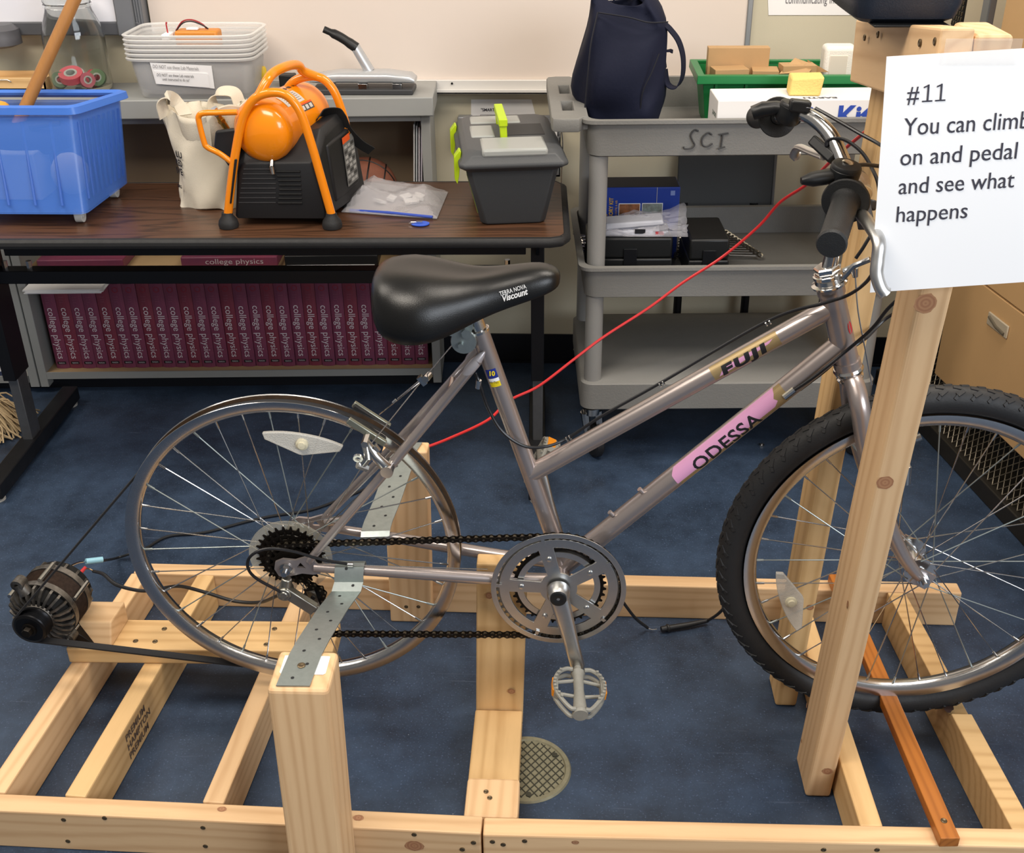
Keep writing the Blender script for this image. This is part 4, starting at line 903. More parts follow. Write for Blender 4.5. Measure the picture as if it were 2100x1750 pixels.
def pedal(p, s, rot):
    """resin pedal: spindle body, two bowed cage sides with teeth, end hub and amber reflectors"""
    ax = V(0.04, s, -0.10).normalized(); x = V(math.cos(rot), 0, math.sin(rot)); x = (x-ax*x.dot(ax)).normalized(); n = ax.cross(x)
    if n.z < 0: n = -n
    L_ = 0.098; o0 = p+V(0, s*0.008, 0); P3 = lambda u, v, h=0.0: o0+ax*u+x*v+n*h
    mb = MB(); mb.tube([P3(-0.004, 0), P3(0.010, 0)], [0.0065, 0.0075], 16); mb.tube([P3(0.010, 0), P3(0.02, 0), P3(0.05, 0), P3(L_, 0)], [0.0125, 0.009, 0.0085, 0.0125], 20)
    mb.tube([P3(L_-0.002, 0), P3(L_+0.004, 0)], [0.0135, 0.0125], 24)
    for q in (-1, 1):
        for h in (-0.0085, 0.0085):
            side = [P3(0.010, q*0.010, h), P3(0.010, q*0.022, h), P3(0.022, q*0.036, h), P3(0.045, q*0.0415, h), P3(0.068, q*0.036, h), P3(L_-0.004, q*0.018, h), P3(L_-0.002, q*0.008, h)]
            mb.tube(catmull(side, 4), 0.0038, 8)
            for k in range(9):
                t = k/8; mb.box(P3(0.016+0.058*t, q*(0.031+0.0115*math.sin(PI*t)), h*1.45), (0.004, 0.004, 0.005), frame3((0, 0, 0), x, ax).to_3x3())
        mb.tube([P3(0.028, q*0.008), P3(0.034, q*0.038)], 0.0032, 8); mb.tube([P3(0.062, q*0.008), P3(0.058, q*0.038)], 0.0032, 8)
        mb.hexa([P3(0.022, q*0.036, -0.009), P3(0.068, q*0.036, -0.009), P3(0.062, q*0.0425, -0.009), P3(0.028, q*0.0425, -0.009), P3(0.022, q*0.036, 0.009), P3(0.068, q*0.036, 0.009), P3(0.062, q*0.0425, 0.009), P3(0.028, q*0.0425, 0.009)])
    o = mb.build('pedal', PED, bk_, ang=40)
    for q in (-1, 1):
        mb = MB(); mb.hexa([P3(0.030, q*0.0425, -0.006), P3(0.060, q*0.0425, -0.006), P3(0.058, q*0.0455, -0.006), P3(0.032, q*0.0455, -0.006), P3(0.030, q*0.0425, 0.0085), P3(0.060, q*0.0425, 0.0085), P3(0.058, q*0.0455, 0.0085), P3(0.032, q*0.0455, 0.0085)]); lab(mb.build('pedal_reflector', AMBER, o), 'amber reflector')
pedal(pe, -1, -0.12); pedal(pf, 1, 1.15)

# chain: one run of links over cog, ring and jockey wheels
c1 = aY(606, 1127, CY); rcog = 0.0345
JU = V(-0.415, CY, 0.328); JL = V(aY(668, 1300, CY).x, CY, aY(668, 1300, CY).z+0.018)
RC = 0.1060; path = []
a_top = math.radians(102)
def circp(c, r, a): return V(c.x+r*math.cos(a), CY, c.z+r*math.sin(a))
start = circp(RH, rcog, math.radians(95))
path += [circp(CC, RC, a_top-(a_top-math.radians(-108))*i/60) for i in range(61)]
path += [circp(JL, 0.018, math.radians(-92)-math.radians(150)*i/10) for i in range(11)]
path += [circp(JU, 0.018, math.radians(-60)+math.radians(150)*i/10) for i in range(11)]
path += [circp(RH, rcog, math.radians(292)-math.radians(197)*i/16) for i in range(17)]
path.append(path[0])
acc = [0]
for i in range(len(path)-1): acc.append(acc[-1]+(path[i+1]-path[i]).length)
nl = int(round(acc[-1]/0.0127)); nl += nl % 2; pins = []; j = 0
for i in range(nl):
    d = acc[-1]*i/nl
    while acc[j+1] < d: j += 1
    pins.append(path[j].lerp(path[j+1], (d-acc[j])/(acc[j+1]-acc[j])))
mb = MB()
for i in range(nl):
    a, b = pins[i], pins[(i+1) % nl]; t = (b-a).normalized(); u = V(-t.z, 0, t.x); outer = i % 2 == 0
    yo = 0.0038 if outer else 0.0026; Lk = (b-a).length
    for s in (-1, 1):
        y = s*yo; pr = []
        for (x_, h_) in ((-0.0036, 0.0), (-0.0022, 0.0038), (0.0, 0.0044), (0.0025, 0.0039), (Lk/2, 0.0026), (Lk-0.0025, 0.0039), (Lk, 0.0044), (Lk+0.0022, 0.0038), (Lk+0.0036, 0.0)): pr.append((x_, h_))
        pr += [(x_, -h_) for x_, h_ in pr[-2:0:-1]]
        mb.prism([a+t*x_+u*h_+V(0, y, 0) for x_, h_ in pr], (0, 0.0010*s, 0))
    mb.cyl(a+V(0, -0.0054, 0), a+V(0, 0.0054, 0), 0.0019, seg=8, mi=1); mb.cyl(a+V(0, -0.0026, 0), a+V(0, 0.0026, 0), 0.0039, seg=10, mi=1)
mb.build('chain', [DARKSTEEL, M('chain_pin', '6d6557', 0.35, 0.9)], bk_, smooth=False)
# rear derailleur
mb = MB(); pv = aY(585, 1213, BY-0.078); ax0 = V(-0.449, BY-0.074, 0.383)
mb.tube([ax0, pv], [0.009, 0.010], 14); mb.cyl(pv+V(0, -0.012, 0), pv+V(0, 0.014, 0), 0.012, seg=24); mb.cyl(pv+V(0, -0.014, 0), pv+V(0, -0.010, 0), 0.0075, seg=20)
e2 = aY(648, 1250, BY-0.075)
mb.box((pv+e2)/2+V(0, -0.004, 0.004), ((e2-pv).length, 0.014, 0.020), Matrix.Rotation(math.atan2(-(e2-pv).z, (e2-pv).x), 3, 'Y')); mb.box((pv+e2)/2+V(0, 0.010, -0.006), ((e2-pv).length, 0.008, 0.016), Matrix.Rotation(math.atan2(-(e2-pv).z, (e2-pv).x), 3, 'Y'))
dl = mb.build('derailleur', M('cast_steel', 'a9a69c', 0.32, 0.95, var=0.2), bk_, bev=0.002)
mb = MB()
for y in (-0.008, 0.007): mb.box((JU+JL)/2+V(0, y, 0), ((JL-JU).length+0.03, 0.002, 0.015), Matrix.Rotation(math.atan2(-(JL-JU).z, (JL-JU).x), 3, 'Y'))
mb.build('cage', STEEL, dl)
for j_ in (JU, JL):
    vs, fs = plate([gear_loop(0.0195, 0.0165, 11)], 0.002); mb = MB(); ring_at(mb, vs, fs, j_); mb.cyl(j_+V(0, -0.010, 0), j_+V(0, 0.009, 0), 0.004); mb.build('jockey_wheel', BLACK, dl, smooth=False)
# brakes
def pad(c, u, off, L_, parent):
    rot = frame3((0, 0, 0), u, (0, 1, 0)).to_3x3()
    mb = MB(); mb.box(c, (L_, 0.008, 0.011), rot); o = mb.build('brake_pad', M('pad_holder', 'a3a597', 0.35, 0.9), parent, bev=0.0015)
    mb = MB(); mb.box(c+V(0, off, 0), (L_*0.94, 0.008, 0.009), rot); mb.build('pad_rubber', RUBBER, o, bev=0.001); return o
ang = 0.88; u_ = V(math.sin(ang), 0, -math.cos(ang)); u_ = V(0.80, 0, -0.60)
for s in (-1, 1):
    pc = aY(752, 886, BY-0.028) if s < 0 else aY(762, 852, BY+0.030)
    pad(pc, u_, -s*0.007, 0.070, bk_)
mb = MB(); b0 = aY(795, 962, BY-0.052); b1 = aY(750, 905, BY-0.050); b2 = aY(742, 955, BY-0.056)
mb.tube([b0, aY(770, 935, BY-0.060), b1], [0.0095, 0.0085, 0.006], 14); mb.cyl(b0+V(0, -0.012, 0), b0+V(0, 0.018, 0), 0.010, seg=18)
mb.tube([b1, aY(755, 940, BY-0.062), b2], [0.007, 0.0065, 0.006], 12); mb.cyl(b2+V(-0.006, -0.004, 0.004), b2+V(0.008, 0.002, -0.006), 0.0065, seg=6); mb.cyl(b1+V(0, -0.012, 0), b1+V(0, 0.02, 0), 0.006, seg=6); mb.lathe([(0.004, -0.004), (0.008, -0.004), (0.008, 0.0), (0.004, 0)], aY(735, 938, BY-0.06), (0, 1, 0.3), 16, closed=True)
mb.cyl(aY(768, 915, BY-0.058), aY(776, 925, BY-0.058), 0.005, seg=8)
mb.build('brake_arm', M('polished_alloy', 'c9c8c4', 0.22, 1.0), bk_)
yk = aY(866, 780, BY-0.002)
mb = MB(); mb.tube([yk, aY(752, 922, BY-0.056)], 0.0010, 6); mb.tube([yk, aY(778, 850, BY+0.045)], 0.0010, 6); mb.tube([yk+V(-0.004, 0, 0.0), aY(815, 818, BY)], 0.001, 6); mb.tube([yk, aY(930, 705, BY-0.005)], 0.0010, 6); mb.build('straddle_cable', STEEL, bk_)
mb = MB(); mb.box(yk, (0.016, 0.010, 0.008), Matrix.Rotation(0.9, 3, 'Y')); mb.cyl(yk+V(0.006, -0.01, 0.006), yk+V(0.010, 0.01, 0.004), 0.006, seg=6); mb.build('cable_yoke', CHROME, bk_); mb = MB(); mb.cyl(aY(812, 820, BY), aY(806, 826, BY), 0.0022); mb.build('cable_ferrule', CHROME, bk_)
mb = MB(); mb.cyl(aY(1867, 904, 1.60), aY(1889, 896, 1.60), 0.006, seg=10); mb.build('brake_stud', MATS['polished_alloy'], bk_)
mb = MB()
for px, py, y in ((1862, 925, 1.52), (1858, 945, 1.52)): mb.cyl(aY(px-18, py+4, y), aY(px+4, py-4, y), 0.006, seg=10)
mb.tube([aY(1845, 935, 1.52), aY(1860, 960, 1.50), aY(1858, 992, 1.50)], [0.009, 0.007, 0.006], 10); lab(mb.build('brake_arm', MATS['polished_alloy'], bk_), 'front brake arm half behind the upright')
# cables
HOUS = M('cable_housing', '17171a', 0.35)
def cable(pts, r=0.0026, name='cable_housing', mat=None, n=8):
    mb = MB(); mb.tube(catmull(pts, n), r, 8); return mb.build(name, mat or HOUS, bk_)
tt = lambda px, py: aY(px, py, BY-0.004)
cable([aY(1795, 552, 1.44), aY(1775, 580, 1.48), aY(1740, 605, 1.518), aY(1690, 622, 1.531), tt(1575, 658), tt(1357, 784), tt(1240, 850), tt(1165, 898), aY(1120, 916, BY-0.02), aY(1075, 915, BY-0.024), aY(1030, 885, BY-0.022), aY(1000, 835, BY-0.018), aY(983, 785, BY-0.016), aY(975, 765, BY-0.010)])
mb = MB(); txd = (TT1-TT0).normalized()
for px, py in ((1575, 662), (1357, 787), (1166, 899)):
    q = tt(px, py)
    for k in (-0.003, 0.003): mb.lathe([(0.0030, -0.001), (0.0042, -0.001), (0.0042, 0.001), (0.0030, 0.001)], q+txd*k, txd, 12, closed=True)
q = aY(983, 787, BY-0.016); mb.cyl(q-V(0.002, 0, 0.008), q+V(-0.0005, 0, 0.006), 0.0045, seg=10); q = aY(1617, 808, BY-0.018); mb.cyl(q-V(0.006, 0, 0.006), q+V(0.008, 0, 0.008), 0.0052, seg=10)
mb.build('cable_clip', CHROME, bk_)
cable([aY(1862, 596, 1.455), aY(1822, 632, 1.47), aY(1790, 672, 1.50), aY(1745, 712, 1.530), aY(1690, 757, 1.534), aY(1655, 783, 1.536), aY(1617, 808, 1.538)])
cable([aY(1860, 628, 1.60), aY(1815, 655, 1.62), aY(1780, 690, 1.60), aY(1760, 705, 1.585), aY(1735, 722, 1.58), aY(1690, 762, 1.580), aY(1640, 800, 1.575)])
cable([aY(712, 1157, BY-0.066), aY(660, 1148, BY-0.070), aY(600, 1131, BY-0.084), aY(548, 1126, BY-0.094), aY(515, 1140, BY-0.098), aY(508, 1163, BY-0.098), aY(525, 1186, BY-0.094), aY(575, 1214, BY-0.090)])
mb = MB(); q = aY(721, 1159, BY-0.064); mb.cyl(q-V(0.006, 0, 0), q+V(0.003, 0, 0), 0.0045, seg=12); mb.tube([q, aY(1000, 1168, BY-0.045)], 0.0008, 6); mb.build('gear_cable', STEEL, bk_)
cable([aY(1672, 222, BY+0.105), aY(1710, 243, BY+0.085), aY(1760, 272, BY+0.055), aY(1812, 302, BY+0.03), aY(1850, 340, BY+0.02)])
mb = MB(); mb.tube(catmull([aY(1640, 224, BY+0.115), aY(1655, 221, BY+0.11), aY(1676, 225, BY+0.105)], 4), 0.0006, 6); mb.build('gear_cable', STEEL, bk_)
cable([aY(1694, 300, BY+0.07), aY(1699, 287, BY+0.07), aY(1730, 286, BY+0.06), aY(1765, 310, BY+0.04), aY(1788, 345, BY+0.02), aY(1802, 385, BY+0.0), aY(1800, 450, BY-0.02), aY(1775, 500, BY-0.03), aY(1755, 530, BY-0.03)])
cable([aY(1748, 341, BY-0.15), aY(1775, 338, BY-0.13), aY(1812, 342, BY-0.10)])
mb = MB(); hq = top+hd_*0.018
for s in (-1, 1): mb.tube([hq+V(0.018, s*0.012, -0.002), aY(1752, 545, BY+s*0.013-0.01), aY(1784, 532, BY+s*0.008-0.02)], 0.0042, 8)
mb.cyl(aY(1752, 550, BY-0.02), aY(1754, 568, BY-0.02), 0.006, 0.004, seg=12); mb.build('cable_hanger', STEEL, bk_)
cable([aY(1754, 566, BY-0.02), aY(1760, 640, BY-0.03), aY(1775, 720, BY-0.04), aY(1788, 790, BY-0.045)], 0.0011, 'brake_cable', STEEL)

# ------------------------------------------------------------------ work table
def put(mb, m):
    mb.v = [m @ p for p in mb.v]; return mb
def rz(a): return Matrix.Rotation(a, 4, 'Z')
TZ = 0.66
TM = Matrix.Translation((0.006, 2.379, 0)) @ rz(0.026)
tbl = thing('work_table', 'narrow walnut-topped table with black rubber edge and black T-shaped legs', 'table', (-0.74, 2.57, 0), 0.026)
mb = MB(); r_ = []
outl = [(-1.55, 0.012), (-1.54, 0.0), (-0.03, 0.0), (-0.006, 0.012), (0.0, 0.035), (0.0, 0.40), (-0.012, 0.425), (-1.55, 0.425)]
put(mb.prism([V(x, y, TZ-0.020) for x, y in [(min(max(x, -1.547), -0.004) if x > -1 else x, min(max(y, 0.004), 0.421)) for x, y in outl]], (0, 0, 0.0195)), TM); lab(mb.build('table_top', TABLEWOOD, tbl, smooth=False), 'dark wood-grain top')
mb = MB(); put(mb.tube([V(-1.55, 0.0, TZ-0.012), V(-0.035, 0.0, TZ-0.012), V(-0.012, 0.008, TZ-0.012), V(0.0, 0.03, TZ-0.012), V(0.0, 0.40, TZ-0.012), V(-0.015, 0.425, TZ-0.012), V(-1.55, 0.425, TZ-0.012)], 0.0122, 10), TM); lab(mb.build('edge_band', RUBBER, tbl), 'black rubber edge band')
def tleg(x):
    mb = MB(); put(mb.bb((x-0.016, 0.145, 0.23), (x+0.016, 0.23, TZ-0.02)), TM); lg = mb.build('leg', BLACKM, tbl, bev=0.002)
    mb = MB(); put(mb.bb((x-0.012, 0.16, 0.04), (x+0.014, 0.215, 0.24)), TM); lab(mb.build('inner_column', M('bare_column_steel', '7a7b7d', 0.45, 0.8, var=0.2, vscale=30), lg, bev=0.002), 'bare steel lower column')
    mb = MB(); put(mb.bb((x-0.022, -0.07, 0.012), (x+0.022, 0.47, 0.052)), TM); fo = mb.build('foot', M('worn_black_foot', '2a2b2e', 0.4, 0.5, var=0.4, vscale=15), lg, bev=0.003)
    mb = MB()
    for y in (-0.05, 0.45): put(MB(), TM); mb.lathe([(0, 0), (0.018, 0), (0.018, 0.006), (0.006, 0.012), (0, 0.012)], TM @ V(x, y, 0), (0, 0, 1), 20)
    mb.build('glide', M('glide_white', 'b5b3ac', 0.5), fo)
    for s in (-1, 1):
        mb = MB(); put(mb.prism([V(x-0.004, 0.19+s*0.04, TZ-0.022), V(x-0.004, 0.19+s*0.13, TZ-0.022), V(x-0.004, 0.19+s*0.04, TZ-0.10)], (0.008, 0, 0)), TM); mb.build('gusset', BLACKM, lg)
tleg(-0.062); tleg(-1.402)
za, zb = aY(500, 545, 2.56).z, aY(500, 571, 2.56).z
mb = MB(); put(mb.bb((-1.386, 0.165, zb), (-0.078, 0.205, za)), TM); mb.build('stretcher', BLACKM, tbl, bev=0.002)
mb = MB(); put(mb.bb((-1.34, 0.15, za+0.045), (-0.09, 0.22, TZ-0.022)), TM); mb.build('under_rail', BLACKM, tbl, bev=0.002)
for x in (-1.36, -1.30, -0.135):
    mb = MB(); put(mb.cyl((x, 0.18, za), (x, 0.18, za+0.022), 0.007, seg=6), TM); mb.build('bolt', STEEL, tbl)

# ------------------------------------------------------------------ bookcase against the wall with its books
BM_ = Matrix.Translation((-0.335, 2.925, 0)) @ rz(0.05); BI = BM_.inverted()
def bl(px, py, off=0.0):
    """local x, z of a pixel on the bookcase front plane (off = metres behind it)"""
    d = _R*((px-1050.0)/FPX)+_D*((py-875.0)/FPX)+_f; o = V(0, 0, CAMH); n_ = V(-math.sin(0.05), math.cos(0.05), 0); p0 = V(-0.335, 2.925, 0)+n_*off
    p = BI @ (o+d*((p0-o).dot(n_)/d.dot(n_))); return p.x, p.z
GREYL = M('grey_laminate', '9a9b98', 0.5, var=0.05, vscale=10); MELA = M('beige_inside', 'b79a72', 0.6, var=0.1, vscale=8)
bc = thing('bookcase', 'low grey-edged bookcase standing behind the table against the wall', 'bookcase', (-0.9, 3.0, 0), 0.05)
zt = bl(700, 196)[1]; zt2 = bl(700, 235)[1]; zb0 = bl(400, 774)[1]; zb1 = bl(400, 762)[1]; x0b = bl(80, 775)[0]; x1b = bl(893, 500)[0]
D_ = 0.185
def B(mb, *a): return put(mb.bb(*a), BM_)
mb = MB(); B(mb, (x0b-0.55, -0.03, zt2), (x1b+0.012, D_, zt)); lab(mb.build('top', GREYL, bc, bev=0.003), 'grey countertop')
for x in (x0b, x1b-0.024):
    mb = MB(); B(mb, (x, 0, 0.02), (x+0.024, D_, zt2)); mb.build('side_panel', GREYL, bc, bev=0.001)
mb = MB(); B(mb, (x0b-0.030, 0, 0.02), (x0b-0.004, D_, zt2)); mb.build('side_panel', GREYL, bc, bev=0.001)
mb = MB(); B(mb, (x0b-0.55, 0, 0.02), (x0b-0.526, D_, zt2)); mb.build('side_panel', GREYL, bc, bev=0.001)
mb = MB(); B(mb, (x0b-0.526, D_-0.01, 0.05), (x0b-0.03, D_-0.004, zt2)); mb.build('back_panel', M('back_panel_brown', '7b6a55', 0.7), bc)
mb = MB(); B(mb, (x0b-0.526, 0.004, 0.36), (x0b-0.03, D_-0.01, 0.38)); mb.build('shelf', M('beige_inside', 'b79a72', 0.6, var=0.1, vscale=8), bc)
mb = MB(); B(mb, (x0b+0.024, 0.004, zb0), (x1b-0.024, D_-0.01, zb1)); mb.build('shelf', MELA, bc)
mb = MB(); B(mb, (x0b+0.024, 0.0, zb0-0.001), (x1b-0.024, 0.004, zb1+0.001)); mb.build('front_edge', GREYL, bc)
zms = bl(500, 556)[1]
mb = MB(); B(mb, (x0b+0.024, 0.004, zms-0.02), (x1b-0.024, D_-0.01, zms)); mb.build('shelf', MELA, bc)
mb = MB(); B(mb, (x0b, D_-0.01, 0.05), (x1b, D_-0.004, zt2)); mb.build('back_panel', M('back_panel_brown', '7b6a55', 0.7), bc)
mb = MB(); B(mb, (x0b-0.55, 0.035, 0.0), (x1b, 0.05, zb0)); mb.build('toe_kick', BASEM, bc)
mb = MB(); B(mb, (x0b+0.024, -0.004, zt2-0.018), (x1b-0.024, 0.015, zt2)); mb.build('apron', GREYL, bc)
BOOKM = M('maroon_cover', '8e4058', 0.4, var=0.25, vscale=7, col2='6e3a54'); PAGES = M('book_pages', 'd9d2c2', 0.8); SPTXT = M('spine_white', 'd9cdd2', 0.6)
BOOKR = M('maroon_cover_red', '8e3848', 0.4, var=0.2, vscale=7, col2='723446')
nb_ = 28; xs0 = bl(105, 745)[0]; xs1 = bl(877, 735)[0]; bw = (xs1-xs0)/nb_; BH = 0.262
def book_meshes():
    t = bw-0.0012
    sp = MB(); sect_ = [(0, 0.012), (0.0, 0.004), (t*0.25, 0.0008), (t/2, 0), (t*0.75, 0.0008), (t, 0.004), (t, 0.012), (t, 0.17), (0, 0.17)]
    sp.prism([V(x, y, 0) for x, y in sect_], (0, 0, BH))
    pg = MB(); pg.bb((0.003, 0.012, BH-0.004), (t-0.003, 0.168, BH+0.0002))
    tv, tf = text_mesh('college physics', 0.028, 0, 0.160); m = frame3((t*0.30, -0.0006, BH*0.735), (0, 0, -1), (1, 0, 0))
    tx = MB(); tx.add([m @ p for p in tv], tf)
    mk = MB(); mk.bb((t*0.18, 0.0002, 0.014), (t*0.82, -0.0006, 0.022))
    pv_, pf_ = text_mesh('PEARSON', 0.006, 0, t*0.45); m = frame3((t*0.27, -0.0008, 0.0158), (1, 0, 0), (0, 0, 1)); pt = MB(); pt.add([m @ p for p in pv_], pf_)
    em = MB(); em.lathe([(0.0065, 0), (0.0085, 0), (0.0085, 0.0006), (0.0065, 0.0006)], (t/2, -0.0001, BH-0.018), (0, -1, 0), 24, closed=True)
    au = MB()
    for k in range(4):
        pv2, pf2 = text_mesh(('knight', 'jones', 'field', '')[k] or '.', 0.0055); m = frame3((t*0.30, -0.0005, BH-0.040-0.0075*k), (1, 0, 0), (0, 0, 1)); au.add([m @ p for p in pv2], pf2)
    return sp, pg, tx, mk, pt, em, au
bk0 = thing('textbook', 'x', 'book', BM_ @ V(xs0, 0.026, zb1), 0.05)
def mesh_child(mb, name, mat, parent, smooth=False):
    me = bpy.data.meshes.new(name); me.from_pydata([tuple(p) for p in mb.v], [], mb.f); me.materials.append(mat)
    bm = bmesh.new(); bm.from_mesh(me); bmesh.ops.recalc_face_normals(bm, faces=bm.faces[:]); bm.to_mesh(me); bm.free()
    o = bpy.data.objects.new(name, me); C.objects.link(o); o.parent = parent; return o
sp, pg, tx, mk, pt, em, au = book_meshes()
cov = mesh_child(sp, 'cover', BOOKM, bk0); mesh_child(pg, 'pages', PAGES, bk0)
for m_, nme, mt in ((tx, 'spine_title', SPTXT), (mk, 'publisher_mark', BLACK), (pt, 'publisher_lettering', SPTXT), (em, 'spine_emblem', M('emblem_red', '8f2b3c', 0.5)), (au, 'author_names', M('author_pink', '8e5668', 0.6))): mesh_child(m_, nme, mt, cov)
def dup_tree(o, parent=None):
    c = o.copy(); C.objects.link(c); c.parent = parent
    for ch in list(o.children): dup_tree(ch, c)
    return c
def ordn(i):
    if i == 0: return 'leftmost maroon physics textbook in the row on the bottom shelf'
    if i == nb_-1: return 'rightmost maroon physics textbook in the row on the bottom shelf'
    wd = ['second', 'third', 'fourth', 'fifth', 'sixth', 'seventh', 'eighth', 'ninth', 'tenth', 'eleventh', 'twelfth', 'thirteenth', 'fourteenth']
    if i < 14: return 'upright maroon physics textbook, %s from the left in the bottom row' % wd[i-1]
    return 'upright maroon physics textbook, %s from the right in the bottom row' % wd[nb_-1-i-1]
for i in range(nb_):
    b = bk0 if i == 0 else dup_tree(bk0)
    b.location = BM_ @ V(xs0+i*bw, 0.026+random.uniform(0, 0.004), zb1+0.0005); b['label'] = ordn(i); b['group'] = 'physics textbooks in the bottom row'
    if i % 3 == 1:
        ch = [c for c in b.children if c.name.startswith('cover')][0]
        if i > 0: 
            md = ch.data.copy(); md.materials[0] = BOOKR; ch.data = md
# lying textbook on the middle shelf
x_, z_ = bl(371, 539, 0.03); x2_, _ = bl(569, 539, 0.03)
t = thing('textbook', 'maroon physics textbook lying flat on the middle shelf under the table edge', 'book', BM_ @ V(x_, 0.03, zms), 0.05, 'loose textbooks')
mb = MB(); B(mb, (x_, 0.03, zms+0.0005), (x2_, 0.15, zms+0.030)); cv = mb.build('cover', BOOKM, t, bev=0.003)
tv, tf = text_mesh('college physics', 0.022, 0, (x2_-x_)*0.60); mb = MB(); m = frame3((x_+(x2_-x_)*0.25, 0.0293, zms+0.010), (1, 0, 0), (0, 0, 1)); mb.add([BM_ @ (m @ p) for p in tv], tf); mb.build('spine_title', SPTXT, cv, smooth=False)
t = thing('textbook', 'maroon textbook lying flat with its cover up at the left end of the middle shelf', 'book', BM_ @ V(x0b+0.13, 0.05, zms), 0.05, 'loose textbooks')
mb = MB(); B(mb, (x0b+0.06, 0.02, zms+0.0005), (x0b+0.30, 0.16, zms+0.030)); mb.build('cover', BOOKM, t, bev=0.003)
x_ = bl(585, 535, 0.03)[0]
t = thing('black_binder', 'flat black binder lying on the middle shelf right of the lying textbook', 'binder', BM_ @ V(x_+0.12, 0.09, zms), 0.05)
mb = MB(); B(mb, (x_, 0.02, zms+0.0005), (x_+0.26, 0.165, zms+0.035)); mb.build('cover', BLACK, t, bev=0.003); mb = MB(); B(mb, (x_+0.005, 0.018, zms+0.004), (x_+0.25, 0.02, zms+0.008)); mb.build('sheets', WHITE, t)
x_, z_ = bl(50, 583, -0.02); x2_, _ = bl(208, 580, -0.02)
t = thing('loose_papers', 'thin stack of white papers sticking out of the shelf over the leftmost textbooks', 'papers', BM_ @ V((x_+x2_)/2, 0.05, zms-0.03), 0.05)
mb = MB()
for k in range(4): mb.box(((x_+x2_)/2+random.uniform(-0.006, 0.006), 0.052, zb1+BH+0.0035+k*0.0030), (x2_-x_, 0.19, 0.0024), Matrix.Rotation(random.uniform(-0.03, 0.03), 3, 'Z'))
put(mb, BM_)
mb.build('sheets', WHITE, t)
# magazines at the left edge, in the neighbouring bay
MAGS = [('f0f0ee', 0.004), ('d8dadd', 0.005), ('7c2430', 0.005), ('e6e4e2', 0.012), ('3d4560', 0.008)]
zz = bl(8, 772)[1]; x_ = bl(2, 740)[0]
for k in range(9):
    c_, h_ = MAGS[[4, 0, 3, 2, 1, 0, 1, 0, 1][k]]; h_ *= 1.6
    mb = MB(); B(mb, (x_-0.20, 0.004+0.002*(k % 3), zz), (x_+0.012-0.003*(k % 2), 0.15, zz+h_-0.0006))
    tag(mb.build('magazine', M('mag_'+c_, c_, 0.4)), ['blue', 'white', 'thick pale', 'dark red', 'grey', 'white', 'grey', 'white', 'grey'][k]+' magazine in the pile at the left edge, %s' % ('bottom one', 'second from the bottom', 'third from the bottom', 'fourth from the bottom', 'middle one', 'fourth from the top', 'third from the top', 'second from the top', 'topmost')[k], 'magazine', 'magazines piled at the left edge'); zz += h_
mb = MB(); B(mb, (x0b-0.526, 0.0, bl(8, 772)[1]-0.022), (x0b-0.032, D_-0.01, bl(8, 772)[1]-0.0005)); mb.build('shelf', GREYL, bc)
# slim folders leaning in the right bay, basketball beside them
for k, c_ in enumerate(('e7e6e4', 'cdd3d6', 'e9e4ea', 'd3cdd8')):
    xb_, zz_ = bl(842+k*5, 368, 0.06); hf2 = bl(852, 250+k*3, 0.06)[1]-zms; mb = MB(); put(mb.box((0, 0, hf2/2), (0.0035, 0.11, hf2)), BM_ @ Matrix.Translation((xb_, 0.085, zms+0.001)) @ Matrix.Rotation(0.05, 4, 'Y'))
    tag(mb.build('folder', M('folder_'+c_, c_, 0.5), bev=0.0005), 'slim pale folder upright in the right bay, %s' % ('leftmost of the four', 'second from left of the four', 'third from left of the four', 'rightmost of the four')[k], 'folder', 'slim folders in the right bay')
bx_, bz_ = bl(752, 385, 0.08)
ba = thing('basketball', 'worn brown basketball in the bookcase bay behind the orange compressor', 'ball', BM_ @ V(bx_, 0.085, bz_-0.1))
bc_ = BM_ @ V(bx_, 0.06, bz_); BR = 0.088
mb = MB(); mb.sphere(bc_, BR, 40); mb.build('ball', M('basketball_leather', '8a5440', 0.6, var=0.2, vscale=30, bump=0.6, bscale=900), ba)
mb = MB()
for ax, off in (((0.3, 0.2, 1), 0.0), ((1, 0.1, -0.2), 0.0), ((1, 0.1, -0.2), 0.045), ((1, 0.1, -0.2), -0.045), ((0.1, 1, 0.2), 0.0)):
    ax = Vector(ax).normalized(); u = ax.orthogonal().normalized(); w2 = ax.cross(u); rr = math.sqrt(BR*BR-off*off)
    mb.tube([bc_+ax*off+(u*math.cos(2*PI*k/48)+w2*math.sin(2*PI*k/48))*rr for k in range(48)], 0.0022, 6, closed=True)
mb.build('seam', BLACK, ba)

# ------------------------------------------------------------------ things on the bookcase top
TOPZ = zt
